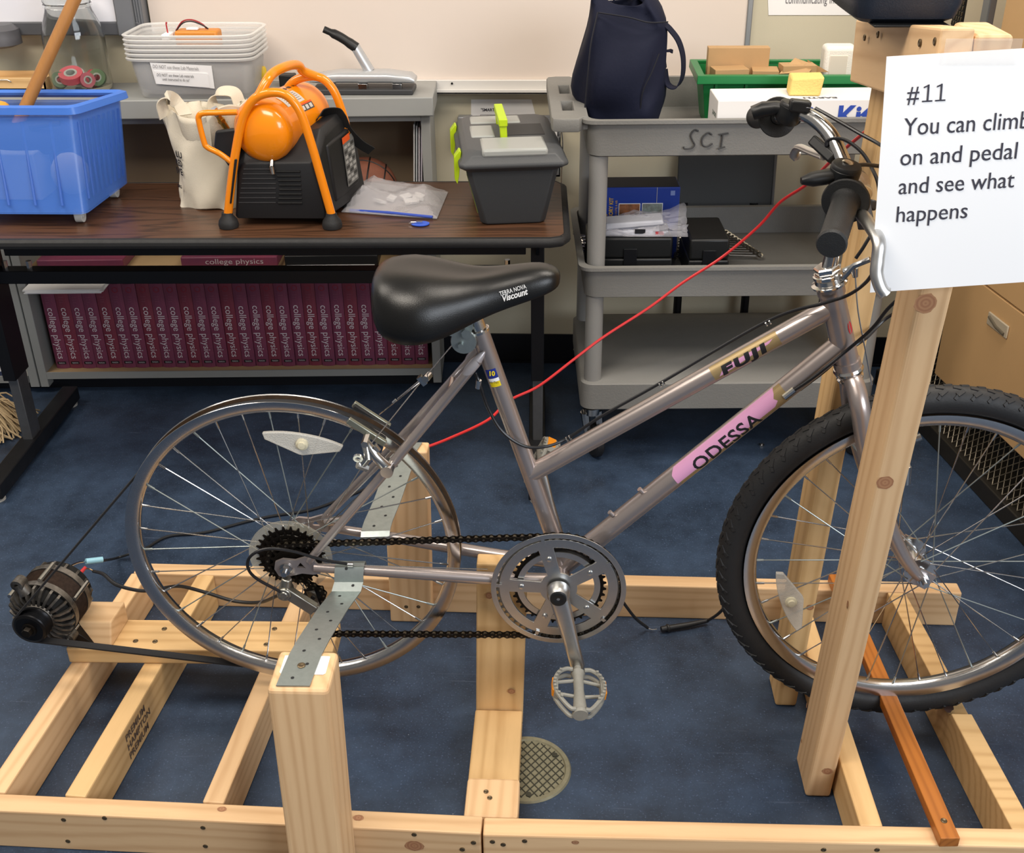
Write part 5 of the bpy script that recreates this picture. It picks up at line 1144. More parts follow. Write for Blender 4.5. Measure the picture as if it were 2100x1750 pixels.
# big glass jar of tape rolls
jc = aY(156, 190, 2.985); jc = V(-1.278, 2.985, TOPZ)
GLASS = M('jar_glass', 'f2f4f2', 0.05, trans=1.0, ior=1.4)
jz = lambda py: aY(156, py, 2.985).z
jr = 0.078
jar = thing('glass_jar', 'big clear glass jar with a wide mouth on the bookcase top', 'jar', tuple(jc))
mb = MB(); mb.lathe([(0, 0.002), (jr*0.95, 0.002), (jr, 0.01), (jr, jz(75)-TOPZ), (jr*0.95, jz(55)-TOPZ), (jr*0.75, jz(22)-TOPZ), (jr*0.72, jz(14)-TOPZ), (jr*0.77, jz(12)-TOPZ), (jr*0.77, jz(6)-TOPZ), (jr*0.74, jz(4)-TOPZ), (jr*0.77, jz(1)-TOPZ), (jr*0.77, jz(-12)-TOPZ), (jr*0.73, jz(-12)-TOPZ), (jr*0.70, jz(20)-TOPZ), (jr*0.91, jz(57)-TOPZ), (jr*0.96, jz(78)-TOPZ), (jr*0.96, 0.014), (0, 0.012)], jc, (0, 0, 1), 56)
mb.build('glass', GLASS, jar)
rolls = [(-0.050, 0.0, 0.018, 'd8606a', (0.2, 0.3, 1)), (-0.042, -0.035, 0.020, '6f8a66', (0.5, -1, 0.3)), (-0.012, -0.03, 0.030, 'e8646c', (0.1, -0.5, 1)), (0.030, -0.035, 0.019, 'cf5a66', (0.7, -1, 0.2)), (0.048, -0.01, 0.021, '7d9a6c', (0.2, -1, 0.2)), (0.025, 0.02, 0.018, 'd0505c', (-0.3, -1, 0.5)), (-0.02, 0.03, 0.02, 'c9c9c2', (0, -1, 1))]
rl_names = ['pink tape roll at the left of the jar', 'green tape roll standing at the left front of the jar', 'large pink tape roll lying in the middle of the jar', 'pink tape roll standing right of the large roll', 'green tape roll at the right side of the jar', 'red tape roll at the back right of the jar', 'clear tape roll at the back of the jar']
for k, (dx, dy, r, c_, ax) in enumerate(rolls):
    t = thing('tape_roll', rl_names[k], 'tape', (jc.x+dx, jc.y+dy, TOPZ+0.014), 0, 'tape rolls in the jar'); ce = V(jc.x+dx, jc.y+dy, TOPZ+0.0145+r); a_ = Vector(ax).normalized()
    mb = MB(); mb.lathe([(r*0.55, -0.009), (r, -0.009), (r, 0.009), (r*0.55, 0.009)], ce, a_, 32, closed=True); mb.build('tape', M('tape_'+c_, c_, 0.35), t)
    mb = MB(); mb.lathe([(r*0.38, -0.0095), (r*0.55, -0.0095), (r*0.55, 0.0095), (r*0.38, 0.0095)], ce, a_, 28, closed=True); mb.build('core', M('tape_core', 'c6c8bd', 0.4), t)
# wooden tray at the far left
q0, q1 = aY(-60, 176, 3.0), aY(104, 152, 3.0)
wt = thing('wooden_box', 'shallow light wooden box on the bookcase top at the far left', 'box', ((q0.x+q1.x)/2, 3.02, TOPZ))
mb = MB(); zz0, zz1 = TOPZ+0.0005, TOPZ+0.034
mb.bb((q0.x-0.1, 2.96, zz0), (q1.x, 3.06, zz0+0.008)); mb.bb((q0.x-0.1, 2.96, zz0), (q1.x, 2.968, zz1)); mb.bb((q0.x-0.1, 3.052, zz0), (q1.x, 3.06, zz1)); mb.bb((q1.x-0.008, 2.96, zz0), (q1.x, 3.06, zz1)); mb.build('box', PINE2, wt, bev=0.001, smooth=False)
mb = MB(); mb.tube([V(q1.x-0.13, 2.957, zz1-0.004), V(q1.x-0.10, 2.957, zz1-0.004), V(q1.x-0.09, 2.957, zz1-0.009)], 0.0012, 6); mb.build('hook', STEEL, wt)

# stack of clear bins
CLEAR = M('clear_bin', 'f5f4f1', 0.22, alpha=0.22); CLEARE = M('clear_bin_rim', 'f4f3f0', 0.3, alpha=0.55)
bcx, bcy = -0.945, 2.955
def shell(sections, wall, name, mat, parent, ang=40):
    """open thin-walled tub: sections bottom to top as (cx, cy, z, a, b)"""
    mb = MB(); n = 56; rings = []
    for (cx, cy, z, a, b) in sections: rings.append(sect(cx, cy, z, a, b, n, 0.30))
    for (cx, cy, z, a, b) in reversed(sections): rings.append(sect(cx, cy, z+(wall if z == sections[0][2] else 0), a-wall, b-wall, n, 0.30))
    mb.loft(rings, caps=True); return mb.build(name, mat, parent, ang=ang)
hz = 0.098; ab, bb_ = 0.142, 0.082; at_, bt_ = 0.163, 0.098
pos = ['bottom bin', 'second bin from the bottom', 'third bin from the bottom', 'middle bin', 'third bin from the top', 'second bin from the top', 'topmost bin, battery pack inside']
for k in range(6):
    z0 = TOPZ+0.0006+k*0.0112; kk = 6 if k == 5 else k
    t = thing('plastic_bin', 'clear plastic bin in the stack on the bookcase, '+(['bottom one with printed labels', 'second from the bottom', 'third from the bottom', 'third from the top', 'second from the top', 'topmost, holding an orange battery'][k]), 'bin', (bcx, bcy, z0), 0, 'nested clear bins')
    shell([(bcx, bcy, z0, ab, bb_), (bcx, bcy, z0+0.006, ab+0.004, bb_+0.004), (bcx, bcy, z0+hz, at_-0.004, bt_-0.004)], 0.0016, 'tub', CLEAR, t)
    mb = MB(); n = 56; o_ = [sect(bcx, bcy, z0+hz+dz, at_+da, bt_+da, n, 0.3) for dz, da in ((-0.001, -0.004), (-0.003, 0.003), (0.002, 0.005), (0.004, 0.001), (0.002, -0.004))]; mb.loft(o_+[o_[0]], caps=False); mb.build('rim', CLEARE, t)
    if k == 0: bin0 = t
def front_pt(px, py, y): return aY(px, py, y)
yf = bcy-bb_-0.009
def slab(pts, mat, name, parent, y0, tilt=0.12):
    z0_ = aY(pts[3][0], pts[3][1], y0).z
    mb = MB(); P = []
    for px, py in pts:
        q = aY(px, py, y0); P.append(V(q.x, y0-(q.z-z0_)*tilt, q.z))
    e = V(0, -0.0006, 0); mb.hexa([P[3], P[2], P[2]+e, P[3]+e, P[0], P[1], P[1]+e, P[0]+e]); return mb.build(name, mat, parent, smooth=False), P
lb1, P1 = slab([(309, 127), (435, 134), (440, 182), (320, 172)], WHITE, 'label', bin0, yf-0.001)
lb2, P2 = slab([(317, 145), (426, 150), (430, 180), (321, 172)], WHITE, 'label', bin0, yf-0.0025)
TX = M('label_ink', '47464a', 0.8)
put_text('label_lettering', 'DO NOT use these Lab Materials', 0.012, P1[0]+V(0.006, -0.0016, -0.013), P1[1]-P1[0], (0, 0, 1), M('label_ink_faint', '8b8a8c', 0.8), lb1, width=0.115)
put_text('label_lettering', 'DO NOT use these Lab materials', 0.010, P2[0]+V(0.006, -0.0016, -0.012), P2[1]-P2[0], (0, 0, 1), TX, lb2, width=0.093)
put_text('label_lettering', 'until instructed to do so!', 0.010, P2[0]+V(0.018, -0.0006, -0.023), P2[1]-P2[0], (0, 0, 1), TX, lb2, width=0.068)
bp_ = thing('battery_pack', 'orange battery pack with red and black leads in the top clear bin', 'battery', (bcx+0.02, bcy, TOPZ+0.10))
mb = MB(); zb5 = TOPZ+0.0006+5*0.0112+hz+0.003
mb.bb((bcx-0.05, bcy-0.02, zb5-0.045), (bcx+0.06, bcy+0.03, zb5-0.002)); mb.build('cell', M('battery_orange', 'd98a35', 0.45), bp_, bev=0.006)
mb = MB(); mb.bb((bcx-0.075, bcy-0.045, zb5-0.02), (bcx-0.055, bcy+0.0, zb5-0.006)); mb.bb((bcx-0.02, bcy-0.012, zb5-0.0015), (bcx+0.01, bcy+0.01, zb5+0.004)); mb.build('connector', WHITE, bp_, bev=0.002)
for c_, pts in (('b0262c', [(bcx-0.065, bcy-0.02, zb5-0.012), (bcx-0.066, bcy-0.02, zb5+0.016), (bcx-0.063, bcy-0.02, zb5+0.018)]), ('a3282e', [(bcx-0.05, bcy-0.0, zb5-0.004), (bcx-0.03, bcy, zb5+0.018), (bcx-0.005, bcy, zb5+0.022), (bcx+0.02, bcy, zb5+0.012), (bcx+0.03, bcy, zb5)]), ('2a1a1a', [(bcx-0.048, bcy-0.006, zb5-0.004), (bcx-0.028, bcy-0.006, zb5+0.015), (bcx-0.004, bcy-0.006, zb5+0.019), (bcx+0.022, bcy-0.006, zb5+0.010), (bcx+0.034, bcy, zb5)])):
    mb = MB(); mb.tube(catmull(pts, 6), 0.0018, 8); mb.build('lead', M('lead_'+c_, c_, 0.4), bp_)
# three-hole punch
pu = thing('hole_punch', 'silver three-hole punch with a raised black lever on the bookcase top', 'hole punch', (-0.52, 2.95, TOPZ))
SILV = M('silver_plastic', 'c2c4c6', 0.33, 0.45)
xa, xb = aY(640, 180, 2.93).x, aY(851, 180, 2.93).x; za = aY(750, 170, 2.93).z; zb_ = aY(750, 140, 2.95).z
mb = MB(); mb.bb((xa+0.0, 2.915, TOPZ+0.0005), (xb-0.004, 2.995, TOPZ+0.014)); mb.build('base', M('dark_tray', '3a3b3d', 0.5), pu, bev=0.003)
mb = MB(); rings = []
for x, h, d in ((xa-0.006, 0.010, 0.022), (xa+0.004, 0.020, 0.030), (xa+0.07, 0.030, 0.034), (xb-0.07, 0.030, 0.034), (xb-0.012, 0.022, 0.034), (xb, 0.012, 0.030)):
    r_ = []
    for k in range(20):
        a = 2*PI*k/20; r_.append(V(x, 2.955+d*math.copysign(abs(math.cos(a))**0.6, math.cos(a)), TOPZ+0.026+h*(0.5+0.5*math.copysign(abs(math.sin(a))**0.7, math.sin(a)))))
    rings.append(r_)
mb.loft(rings); mb.build('cover', SILV, pu, ang=50)
mb = MB()
for x in (xa+0.05, (xa+xb)/2, xb-0.045): mb.bb((x-0.012, 2.918, TOPZ+0.0135), (x+0.012, 2.94, TOPZ+0.028))
mb.build('punch_head', STEEL, pu, bev=0.001)
l0, l1, l2 = aY(758, 138, 2.955), aY(728, 95, 2.955), aY(664, 60, 2.955)
mb = MB(); mb.tube([l0+V(0, 0, -0.01), l1], [0.011, 0.010], 12, sx=1.3); mb.build('arm', SILV, pu)
mb = MB(); mb.tube(catmull([l1+V(0.004, 0, -0.004), l1.lerp(l2, 0.5)+V(0.002, 0, 0.002), l2], 5), [0.0105]*3+[0.0095]*5+[0.007]*3, 12, sx=1.3); mb.build('lever', BLACK, pu)
yc_ = aY(541, 162, 3.0)
mb = MB(); mb.lathe([(0, 0), (0.011, 0), (0.011, 0.035), (0.009, 0.05), (0.006, 0.055), (0, 0.056)], (yc_.x, 3.0, TOPZ+0.0005), (0, 0, 1), 20); tag(mb.build('glue_bottle', M('yellow_plastic', 'd9b423', 0.45)), 'small yellow bottle between the clear bins and the hole punch', 'bottle')
mb = MB(); mb.bb((aY(576, 170, 3.03).x, 3.01, TOPZ+0.0005), (aY(606, 170, 3.03).x, 3.05, TOPZ+0.03)); tag(mb.build('black_box', BLACK, bev=0.003), 'small black box behind the compressor handle, left of the hole punch', 'box')

# ------------------------------------------------------------------ things on the table
T0 = TZ+0.0008
# blue translucent storage tub
BLUE = M('blue_tub', '4f7fd6', 0.25, alpha=0.5); BLUER = M('blue_tub_rim', '4c80dc', 0.3, alpha=0.8)
bt = thing('storage_tub', 'large translucent blue storage tub on the left end of the table', 'tub', (-1.28, 2.58, T0))
def tubc(px, py, z): return aZ(px, py, z)
zr = 0.912; zb_ = T0+0.030
fr0, fr1 = aZ(150, 218, zr+0.008), aZ(266, 182, zr+0.008)                  # rim front and back right corners
br0, br1 = aZ(176, 440, zb_), aZ(266, 372, zb_)                # bottom right corners
def quad_ring(c0, c1, xl, z, r=0.022, n=6):
    """rounded ring through right corners c0 (front), c1 (back); runs off to x = xl"""
    f0, f1 = V(xl, c0.y+0.0, z), V(xl, c1.y, z); cs_ = [f0, V(c0.x, c0.y, z), V(c1.x, c1.y, z), f1]; o = []
    for i in range(4):
        p, a, b = cs_[i], cs_[i-1], cs_[(i+1) % 4]; u, v_ = (a-p).normalized()*r, (b-p).normalized()*r
        for k in range(n+1):
            t = k/n; o.append(p+u*(1-t)**2+v_*t**2)
    return o
XL = -1.53
def lerp_ring(t, ins=0.0, z=None):
    c0 = br0.lerp(V(fr0.x-0.012, fr0.y+0.012, zr), t); c1 = br1.lerp(V(fr1.x-0.012, fr1.y-0.012, zr), t)
    return quad_ring(V(c0.x-ins, c0.y+ins, 0), V(c1.x-ins, c1.y-ins, 0), XL+0.012*(1-t)+ins, zb_+(zr-zb_)*t if z is None else z)
mb = MB(); mb.loft([lerp_ring(0), lerp_ring(0.04), lerp_ring(0.5), lerp_ring(0.93), lerp_ring(0.93, 0.0022), lerp_ring(0.5, 0.0022), lerp_ring(0.04, 0.0022), lerp_ring(0.0, 0.003, zb_+0.003)]); mb.build('tub', BLUE, bt, ang=50)
mb = MB(); R0 = lambda d, z: quad_ring(V(fr0.x-0.012+d, fr0.y+0.012-d, 0), V(fr1.x-0.012+d, fr1.y-0.012+d, 0), XL-d, z)
rr = [R0(-0.002, zr-0.004), R0(0.012, zr-0.012), R0(0.014, zr-0.011), R0(0.012, zr+0.004), R0(0.004, zr+0.008), R0(-0.004, zr+0.002)]; mb.loft(rr+[rr[0]], caps=False); mb.build('rim', BLUER, bt, ang=40)
mb = MB()
for k in range(9):
    t = 0.10+k*0.095; a = br0.lerp(br1, t); b = V(fr0.x-0.012, fr0.y+0.012, zr).lerp(V(fr1.x-0.012, fr1.y-0.012, zr), t); d = b-a
    mb.tube([a+d*0.12+V(0.0006, 0, 0), a+d*0.86+V(0.0006, 0, 0)], 0.0035, 8)
for k in range(4):
    x = 0.05+k*0.062; mb.tube([br0+V(-x, -0.0006, 0.02), V(fr0.x-0.012-x*1.06, fr0.y+0.0116, zr-0.03)], 0.0035, 8)
mb.build('ribs', M('blue_tub_rib', '456fc6', 0.25, alpha=0.55), bt)
mb = MB(); c_ = V(br0.x-0.03, br0.y+0.035, T0+0.014); mb.cyl(c_+V(-0.009, 0, 0), c_+V(0.009, 0, 0), 0.0135, seg=24); mb.bb((c_.x-0.012, c_.y-0.008, c_.z), (c_.x+0.012, c_.y+0.008, zb_)); mb.build('caster', M('clear_caster', 'c4c6c4', 0.3), bt, bev=0.001)
mb = MB(); c_ = V(br1.x-0.03, br1.y-0.035, T0+0.014); mb.cyl(c_+V(-0.009, 0, 0), c_+V(0.009, 0, 0), 0.0135, seg=24); mb.bb((c_.x-0.012, c_.y-0.008, c_.z), (c_.x+0.012, c_.y+0.008, zb_)); mb.build('caster', MATS['clear_caster'], bt, bev=0.001)
# contents seen through the tub
zi = zb_+0.004
t = thing('tool_pouch', 'dark blue tool pouch lying on top inside the blue tub', 'pouch', (-1.20, 2.60, 0.85))
mb = MB(); mb.sphere((-1.27, 2.61, 0.82), 0.10, 20, (1.15, 0.7, 0.42)); mb.build('pouch', M('navy_cloth', '1c2748', 0.8, bump=0.4, bscale=150), t)
mb = MB(); mb.tube([V(-1.24, 2.56, 0.855), V(-1.17, 2.57, 0.862)], 0.006, 8); mb.build('strap', BLACK, t)
t = thing('white_carton', 'pale carton standing inside the blue tub behind its front wall', 'carton', (-1.28, 2.56, zi))
mb = MB(); mb.bb((-1.345, 2.515, zi), (-1.225, 2.60, zi+0.11)); mb.build('carton', M('pale_card', 'd5d8da', 0.6), t, bev=0.003)
t = thing('cream_bundle', 'cream bundle at the bottom of the blue tub near its corner', 'bundle', (-1.17, 2.54, zi))
mb = MB(); mb.sphere((-1.165, 2.56, zi+0.052), 0.05, 16, (0.9, 0.8, 1.0)); mb.build('bundle', M('cream_cloth', 'd8ccb2', 0.8), t)
q = aY(4, 214, 2.60); mb = MB(); mb.sphere((q.x-0.01, 2.60, q.z-0.006), 0.02, 16, (1.3, 1, 0.7)); tag(mb.build('yellow_ball', M('yellow_thing', 'd69a35', 0.5)), 'small yellow rounded thing on the pouch in the blue tub', 'ball')
# wooden broom handle standing in the tub
a_, b_ = aY(75, 170, 2.63), aY(166, -30, 2.70)
d = (b_-a_).normalized(); a2 = a_-d*((a_.z-0.845)/d.z)
mb = MB(); mb.tube([a2, b_], 0.0142, 20); tag(mb.build('wooden_pole', M('dowel_wood', 'b07a42', 0.45, var=0.2, vscale=8, stretch=(6, 6, 1)), origin=a2), 'round brown wooden pole leaning up out of the blue tub', 'pole')

# canvas tote
CANV = M('cream_canvas', 'd9d0bd', 0.85, var=0.06, vscale=12, bump=0.4, bscale=500)
to = thing('tote_bag', 'crumpled cream canvas tote bag with black print beside the orange compressor', 'bag', (-0.87, 2.60, T0))
rows = [(428, 388, 496, 0.055), (420, 376, 500, 0.06), (395, 370, 502, 0.055), (340, 368, 500, 0.045), (285, 358, 500, 0.045), (240, 342, 500, 0.05), (215, 334, 498, 0.055)]
rings = []; yc0 = 2.615; random.seed(5)
for i, (py, xl, xr, d_) in enumerate(rows):
    a, b = aY(xl, py, yc0), aY(xr, py, yc0); n = 40; z = (a.z+b.z)/2 if i else T0+0.001; cx, hw = (a.x+b.x)/2, (b.x-a.x)/2; r_ = []
    for k in range(n):
        g = 2*PI*k/n; x = cx+hw*math.copysign(abs(math.cos(g))**0.7, math.cos(g)); y = yc0+d_*math.copysign(abs(math.sin(g))**0.8, math.sin(g))
        w_ = 0.011*math.sin(3*g+i*1.4)+0.009*math.sin(7*g-i*2.1)+0.004*math.sin(11*g+i*3); r_.append(V(x+w_*0.5*(i > 0), y+w_*(i > 0), z+(0.012*math.cos(2*g+0.7)+0.008*math.sin(5*g) if i == len(rows)-1 else (0.006*math.sin(4*g+i) if 0 < i else 0))))
    rings.append(r_)
top = rings[-1]; cen = sum(top, V(0, 0, 0))/len(top)
inner = [p.lerp(V(cen.x, cen.y, p.z), 0.05) for p in top]; inner2 = [p.lerp(V(cen.x, cen.y, p.z-0.10), 0.2)-V(0, 0, 0.09) for p in top]
mb = MB(); mb.loft(rings+[inner, inner2]); mb.build('bag', CANV, to, ang=70, sub=1)
def ribbon(pts, w_, side, mat, name, parent, th=0.0012):
    pts = catmull(pts, 8); rings = []; s_ = Vector(side)
    for i, p in enumerate(pts):
        t_ = (pts[min(i+1, len(pts)-1)]-pts[max(i-1, 0)]).normalized(); u = (s_-t_*s_.dot(t_)).normalized(); v_ = t_.cross(u)
        rings.append([p+u*w_/2+v_*th, p-u*w_/2+v_*th, p-u*w_/2-v_*th, p+u*w_/2-v_*th])
    mb = MB(); mb.loft(rings); return mb.build(name, mat, parent, ang=40)
ribbon([aY(338, 240, 2.58), aY(332, 212, 2.57), aY(345, 200, 2.575), aY(365, 212, 2.60), aY(380, 236, 2.58)], 0.032, (0.6, 1, 0.2), CANV, 'strap', to)
ribbon([aY(440, 235, 2.66), aY(436, 205, 2.665), aY(450, 188, 2.67), aY(480, 190, 2.67), aY(492, 215, 2.66)], 0.032, (0.5, 1, 0.6), CANV, 'strap', to)
for k, (s, py) in enumerate((('LU', 318), ('RED', 335), ('IVE', 352), ('.ORG', 380))):
    q = aY(373+k*1.0, py, 2.590); put_text('printed_lettering', s, 0.021 if k < 3 else 0.010, q, (0.66, -0.75, 0.02), (0, 0, 1), BLACKINK, to, width=0.034 if k < 3 else 0.026, bold=0.0006, lift=0.015)

# portable air compressor
ORG = M('orange_enamel', 'f08a12', 0.22, coat=0.5); ORGT = M('orange_tank', 'f58d0e', 0.2, coat=0.5)
SHR = M('black_shroud', '19191b', 0.5, bump=0.15, bscale=700)
ac = thing('air_compressor', 'orange and black portable air compressor on the table', 'compressor', (-0.62, 2.54, T0))
yF, yR = 2.435, 2.645
hoop = [(467, 446), (474, 380), (482, 320), (493, 260), (505, 225), (525, 200), (555, 190), (582, 193), (603, 210), (620, 240), (640, 300), (660, 370), (682, 448)]
hf = catmull([aY(px, py, yF) for px, py in hoop], 5)
off = V(0.048, 0.165, 0.0); hr_ = [p+off-V(0.055*max(0, 0.85-p.z)/0.2 if i > 34 else 0, 0, 0) for i, p in enumerate(hf)]
mb = MB(); mb.tube(hf, 0.0098, 14); mb.tube(hr_, 0.0098, 14)
hdl = catmull([hf[26]+V(0, 0.0, 0), aY(548, 165, yF+0.015), aY(560, 150, yF+0.04), aY(580, 139, yF+0.07), aY(600, 133, yF+0.11), aY(613, 135, yF+0.135), aY(622, 146, yF+0.15), hr_[33]], 5)
mb.tube(hdl, 0.0105, 14)
mb.tube(catmull([aY(478, 335, yF), aY(450, 315, yF-0.003), aY(425, 302, yF-0.003), aY(418, 290, yF-0.003), aY(408, 250, yF-0.003), aY(408, 238, yF-0.003), aY(418, 232, yF-0.003), aY(450, 231, yF), aY(487, 230, yF)], 5), 0.0065, 12)
mb.build('tube_frame', ORG, ac, ang=60)
feet = [aY(467, 446, yF), aY(680, 446, yF)]
for p in feet+[feet[0]+off, feet[1]+off-V(0.045, 0, 0)]:
    mb = MB(); mb.lathe([(0, T0), (0.022, T0), (0.023, T0+0.006), (0.021, T0+0.016), (0.0135, T0+0.026), (0.012, T0+0.034), (0, T0+0.034)], (p.x, p.y, 0), (0, 0, 1), 24); mb.build('foot', RUBBER, ac)
tc_ = aY(540, 268, yF+0.030); td = V(0.30, 1.0, 0.0).normalized(); tr = 0.070
mb = MB(); mb.lathe([(0, -0.040)]+[(tr*math.sin(a), -0.040*math.cos(a)) for a in [PI/2*k/10 for k in range(1, 10)]]+[(tr, 0.0), (tr*1.012, 0.004), (tr*1.012, 0.010), (tr, 0.013), (tr, 0.165), (tr*1.01, 0.17), (tr, 0.18)]+[(tr*math.cos(a), 0.18+0.04*math.sin(a)) for a in [PI/2*k/8 for k in range(1, 9)]], tc_, td, 48); tk = mb.build('tank', ORGT, ac, ang=50)
# tank labels wrapped on the cylinder
tu = V(0, 0, 1); tsd = td.cross(tu)          # points right
if tsd.x < 0: tsd = -tsd
def tank_patch(h0, h1, g0, g1, mat, name, lift=0.0006):
    mb = MB(); n = 8; vs = []
    for i in range(n+1):
        g = g0+(g1-g0)*i/n
        for h in (h0, h1): vs.append(tc_+td*h+(tu*math.sin(g)+tsd*math.cos(g))*(tr+lift))
    mb.add(vs, [(2*i, 2*i+1, 2*i+3, 2*i+2) for i in range(n)]); return mb.build(name, mat, tk, smooth=False)
LBW = M('label_silver', 'c9c6bf', 0.4); LBO = M('label_orange', 'd9541c', 0.45); LBK = M('label_grey', '4a4642', 0.5)
tank_patch(0.03, 0.105, 0.75, 1.25, LBW, 'rating_label'); tank_patch(0.07, 0.125, 0.42, 0.68, LBK, 'warning_label'); tank_patch(0.07, 0.125, 0.63, 0.69, LBO, 'warning_label', 0.0009)
for k in range(5): tank_patch(0.038, 0.065, 0.84+k*0.08, 0.855+k*0.08, LBK, 'label_line', 0.0009); tank_patch(0.072, 0.098, 0.84+k*0.08, 0.855+k*0.08, LBK, 'label_line', 0.0009)
for k in range(7): tank_patch(0.012+k*0.020, 0.024+k*0.020, 1.42, 1.56, BLACK, 'tank_lettering', 0.0009)
for k in range(3): tank_patch(0.074+k*0.017, 0.086+k*0.017, 0.46, 0.6, LBW, 'label_line', 0.0009)
# black shroud body
sec = [(482, 436), (487, 352), (500, 332), (640, 330), (652, 345), (672, 436)]
f_ = [aY(px, py, yF+0.012) for px, py in sec]; zbm = T0+0.020
f_[0].z = zbm; f_[-1].z = zbm
grow = lambda k, dz=0: [V(p.x+k+ (0.03 if i in (4, 5, 3) else 0), yF, p.z+(dz if i in (2, 3) else 0)) for i, p in enumerate(f_)]
def shr(d, top=0.0, rt=0.0, xl=0.0): return [p+V(0.26*d+(xl if i < 3 else 0), d, (top if 0 < i < 5 else 0)+(rt if i in (3, 4) else 0)) for i, p in enumerate(f_)]
rings = [[p+V(0.006 if i < 3 else -0.006, -0.004, -0.004) for i, p in enumerate(f_)], f_, shr(0.05, 0.025, 0.035, -0.02), shr(0.16, 0.03, 0.045, -0.03), shr(0.205, 0.0, 0.0, 0.0)]
mb = MB(); mb.loft(rings); sh = mb.build('shroud', SHR, ac, bev=0.008, seg=3, ang=60)
mb = MB(); g0 = aY(400, 330, yF+0.05); mb.hexa([aY(437, 300, yF+0.05), aY(470, 345, yF+0.03), aY(500, 345, yF+0.12), aY(470, 300, yF+0.13), aY(440, 268, yF+0.05), aY(492, 262, yF+0.03), aY(520, 262, yF+0.12), aY(470, 262, yF+0.13)]); mb.build('side_cover', SHR, ac, bev=0.006)
mb = MB()
GR = M('grille_black', '070708', 0.7)
for r in range(8):
    for c in range(2):
        x0, x1 = (572+r*0.5+c*22-abs(r-3.5)*1.5*(1-c), 590+c*22+r*0.6); py = 352+r*9.2
        a, b = aY(x0, py, yF+0.0075), aY(x1+4, py, yF+0.0075); mb.tube([a, b], 0.0028, 8)
mb.build('grille_slots', GR, sh)
mb = MB()
for r in range(8):
    py = 347+r*9.8; a, b = aY(500-r*1.4, py, yF+0.009), aY(566, py, yF+0.009); mb.tube([a, b], 0.0022, 8)
mb.build('shroud_ribs', M('shroud_rib', '232326', 0.45), sh)
mb = MB(); mb.hexa([aY(471, 418, yF-0.012), aY(475, 418, yF-0.012), aY(475, 418, yF+0.02), aY(471, 418, yF+0.02), aY(481, 326, yF-0.012), aY(487, 326, yF-0.012), aY(487, 326, yF+0.02), aY(481, 326, yF+0.02)]); mb.build('side_guard', BLACK, ac, bev=0.003)
dv_ = aY(557, 342, yF-0.002)
mb = MB(); mb.cyl(dv_+V(0, 0.01, 0.012), dv_+V(0, 0, 0), 0.0045); mb.cyl(dv_, dv_+V(0.002, -0.002, -0.016), 0.0055, 0.0045, seg=12); mb.build('drain_valve', CHROME, ac)
# right side: panel, labels, strap
ra, rb2 = shr(0.045, 0.02, 0.03), shr(0.165, 0.025, 0.04)
sp0, sp1, sp2, sp3 = ra[5]+V(0.002, 0, 0.02), rb2[5]+V(0.004, 0, 0.03), rb2[4]+V(0.010, 0, -0.01), ra[4]+V(0.006, 0, -0.01)
mb = MB(); e = V(-0.012, 0, 0); mb.hexa([sp0, sp1, sp1+e, sp0+e, sp3, sp2, sp2+e, sp3+e]); sp_ = mb.build('side_panel', SHR, ac, bev=0.006, seg=3)
def onq(u, v_, l=0.002):
    p = (sp0*(1-u)+sp1*u)*(1-v_)+(sp3*(1-u)+sp2*u)*v_; n_ = (sp1-sp0).cross(sp3-sp0).normalized()
    if n_.x < 0: n_ = -n_
    return p+n_*l
def sq(u0, u1, v0, v1, mat, name, l): 
    mb = MB(); mb.add([onq(u0, v0, l), onq(u1, v0, l), onq(u1, v1, l), onq(u0, v1, l)], [(0, 1, 2, 3)]); mb.build(name, mat, sp_, smooth=False)
sq(0.50, 0.96, 0.10, 0.90, M('label_plate', '6b6a68', 0.45), 'warning_label', 0.0024); sq(0.50, 0.80, 0.83, 0.94, LBO, 'warning_label', 0.003)
for r in range(8):
    for c in range(3): sq(0.53+c*0.14, 0.63+c*0.14+0.02*((r+c) % 2), 0.14+r*0.085, 0.19+r*0.085, M('label_line_grey', 'a09e9a', 0.5) if (r+c) % 3 else M('label_line_dark', '3c3b3a', 0.5), 'label_line', 0.0032)
ribbon([aY(648, 248, yF+0.12), aY(662, 232, yF+0.14), aY(690, 230, yF+0.15), aY(700, 240, yF+0.15), aY(712, 268, yF+0.16), aY(735, 293, yF+0.185), aY(762, 310, yF+0.20)], 0.026, (0.5, -0.3, 0.6), M('strap_webbing', '0f0f10', 0.85), 'hose_strap', ac)
c0, c1 = aY(438, 222, yF+0.09), aY(470, 272, yF+0.11); d_ = (c1-c0).normalized()
mb = MB(); mb.cyl(c0, c0+d_*0.018, 0.0085, seg=16); mb.build('coupler', CHROME, ac)
mb = MB(); mb.cyl(c0+d_*0.016, c0+d_*0.03, 0.007, seg=6); mb.cyl(c0+d_*0.03, c0+d_*0.037, 0.0095, seg=6); mb.cyl(c0+d_*0.037, c1, 0.0075, seg=16); mb.build('brass_fitting', M('brass', 'b89a55', 0.3, 1.0), ac)

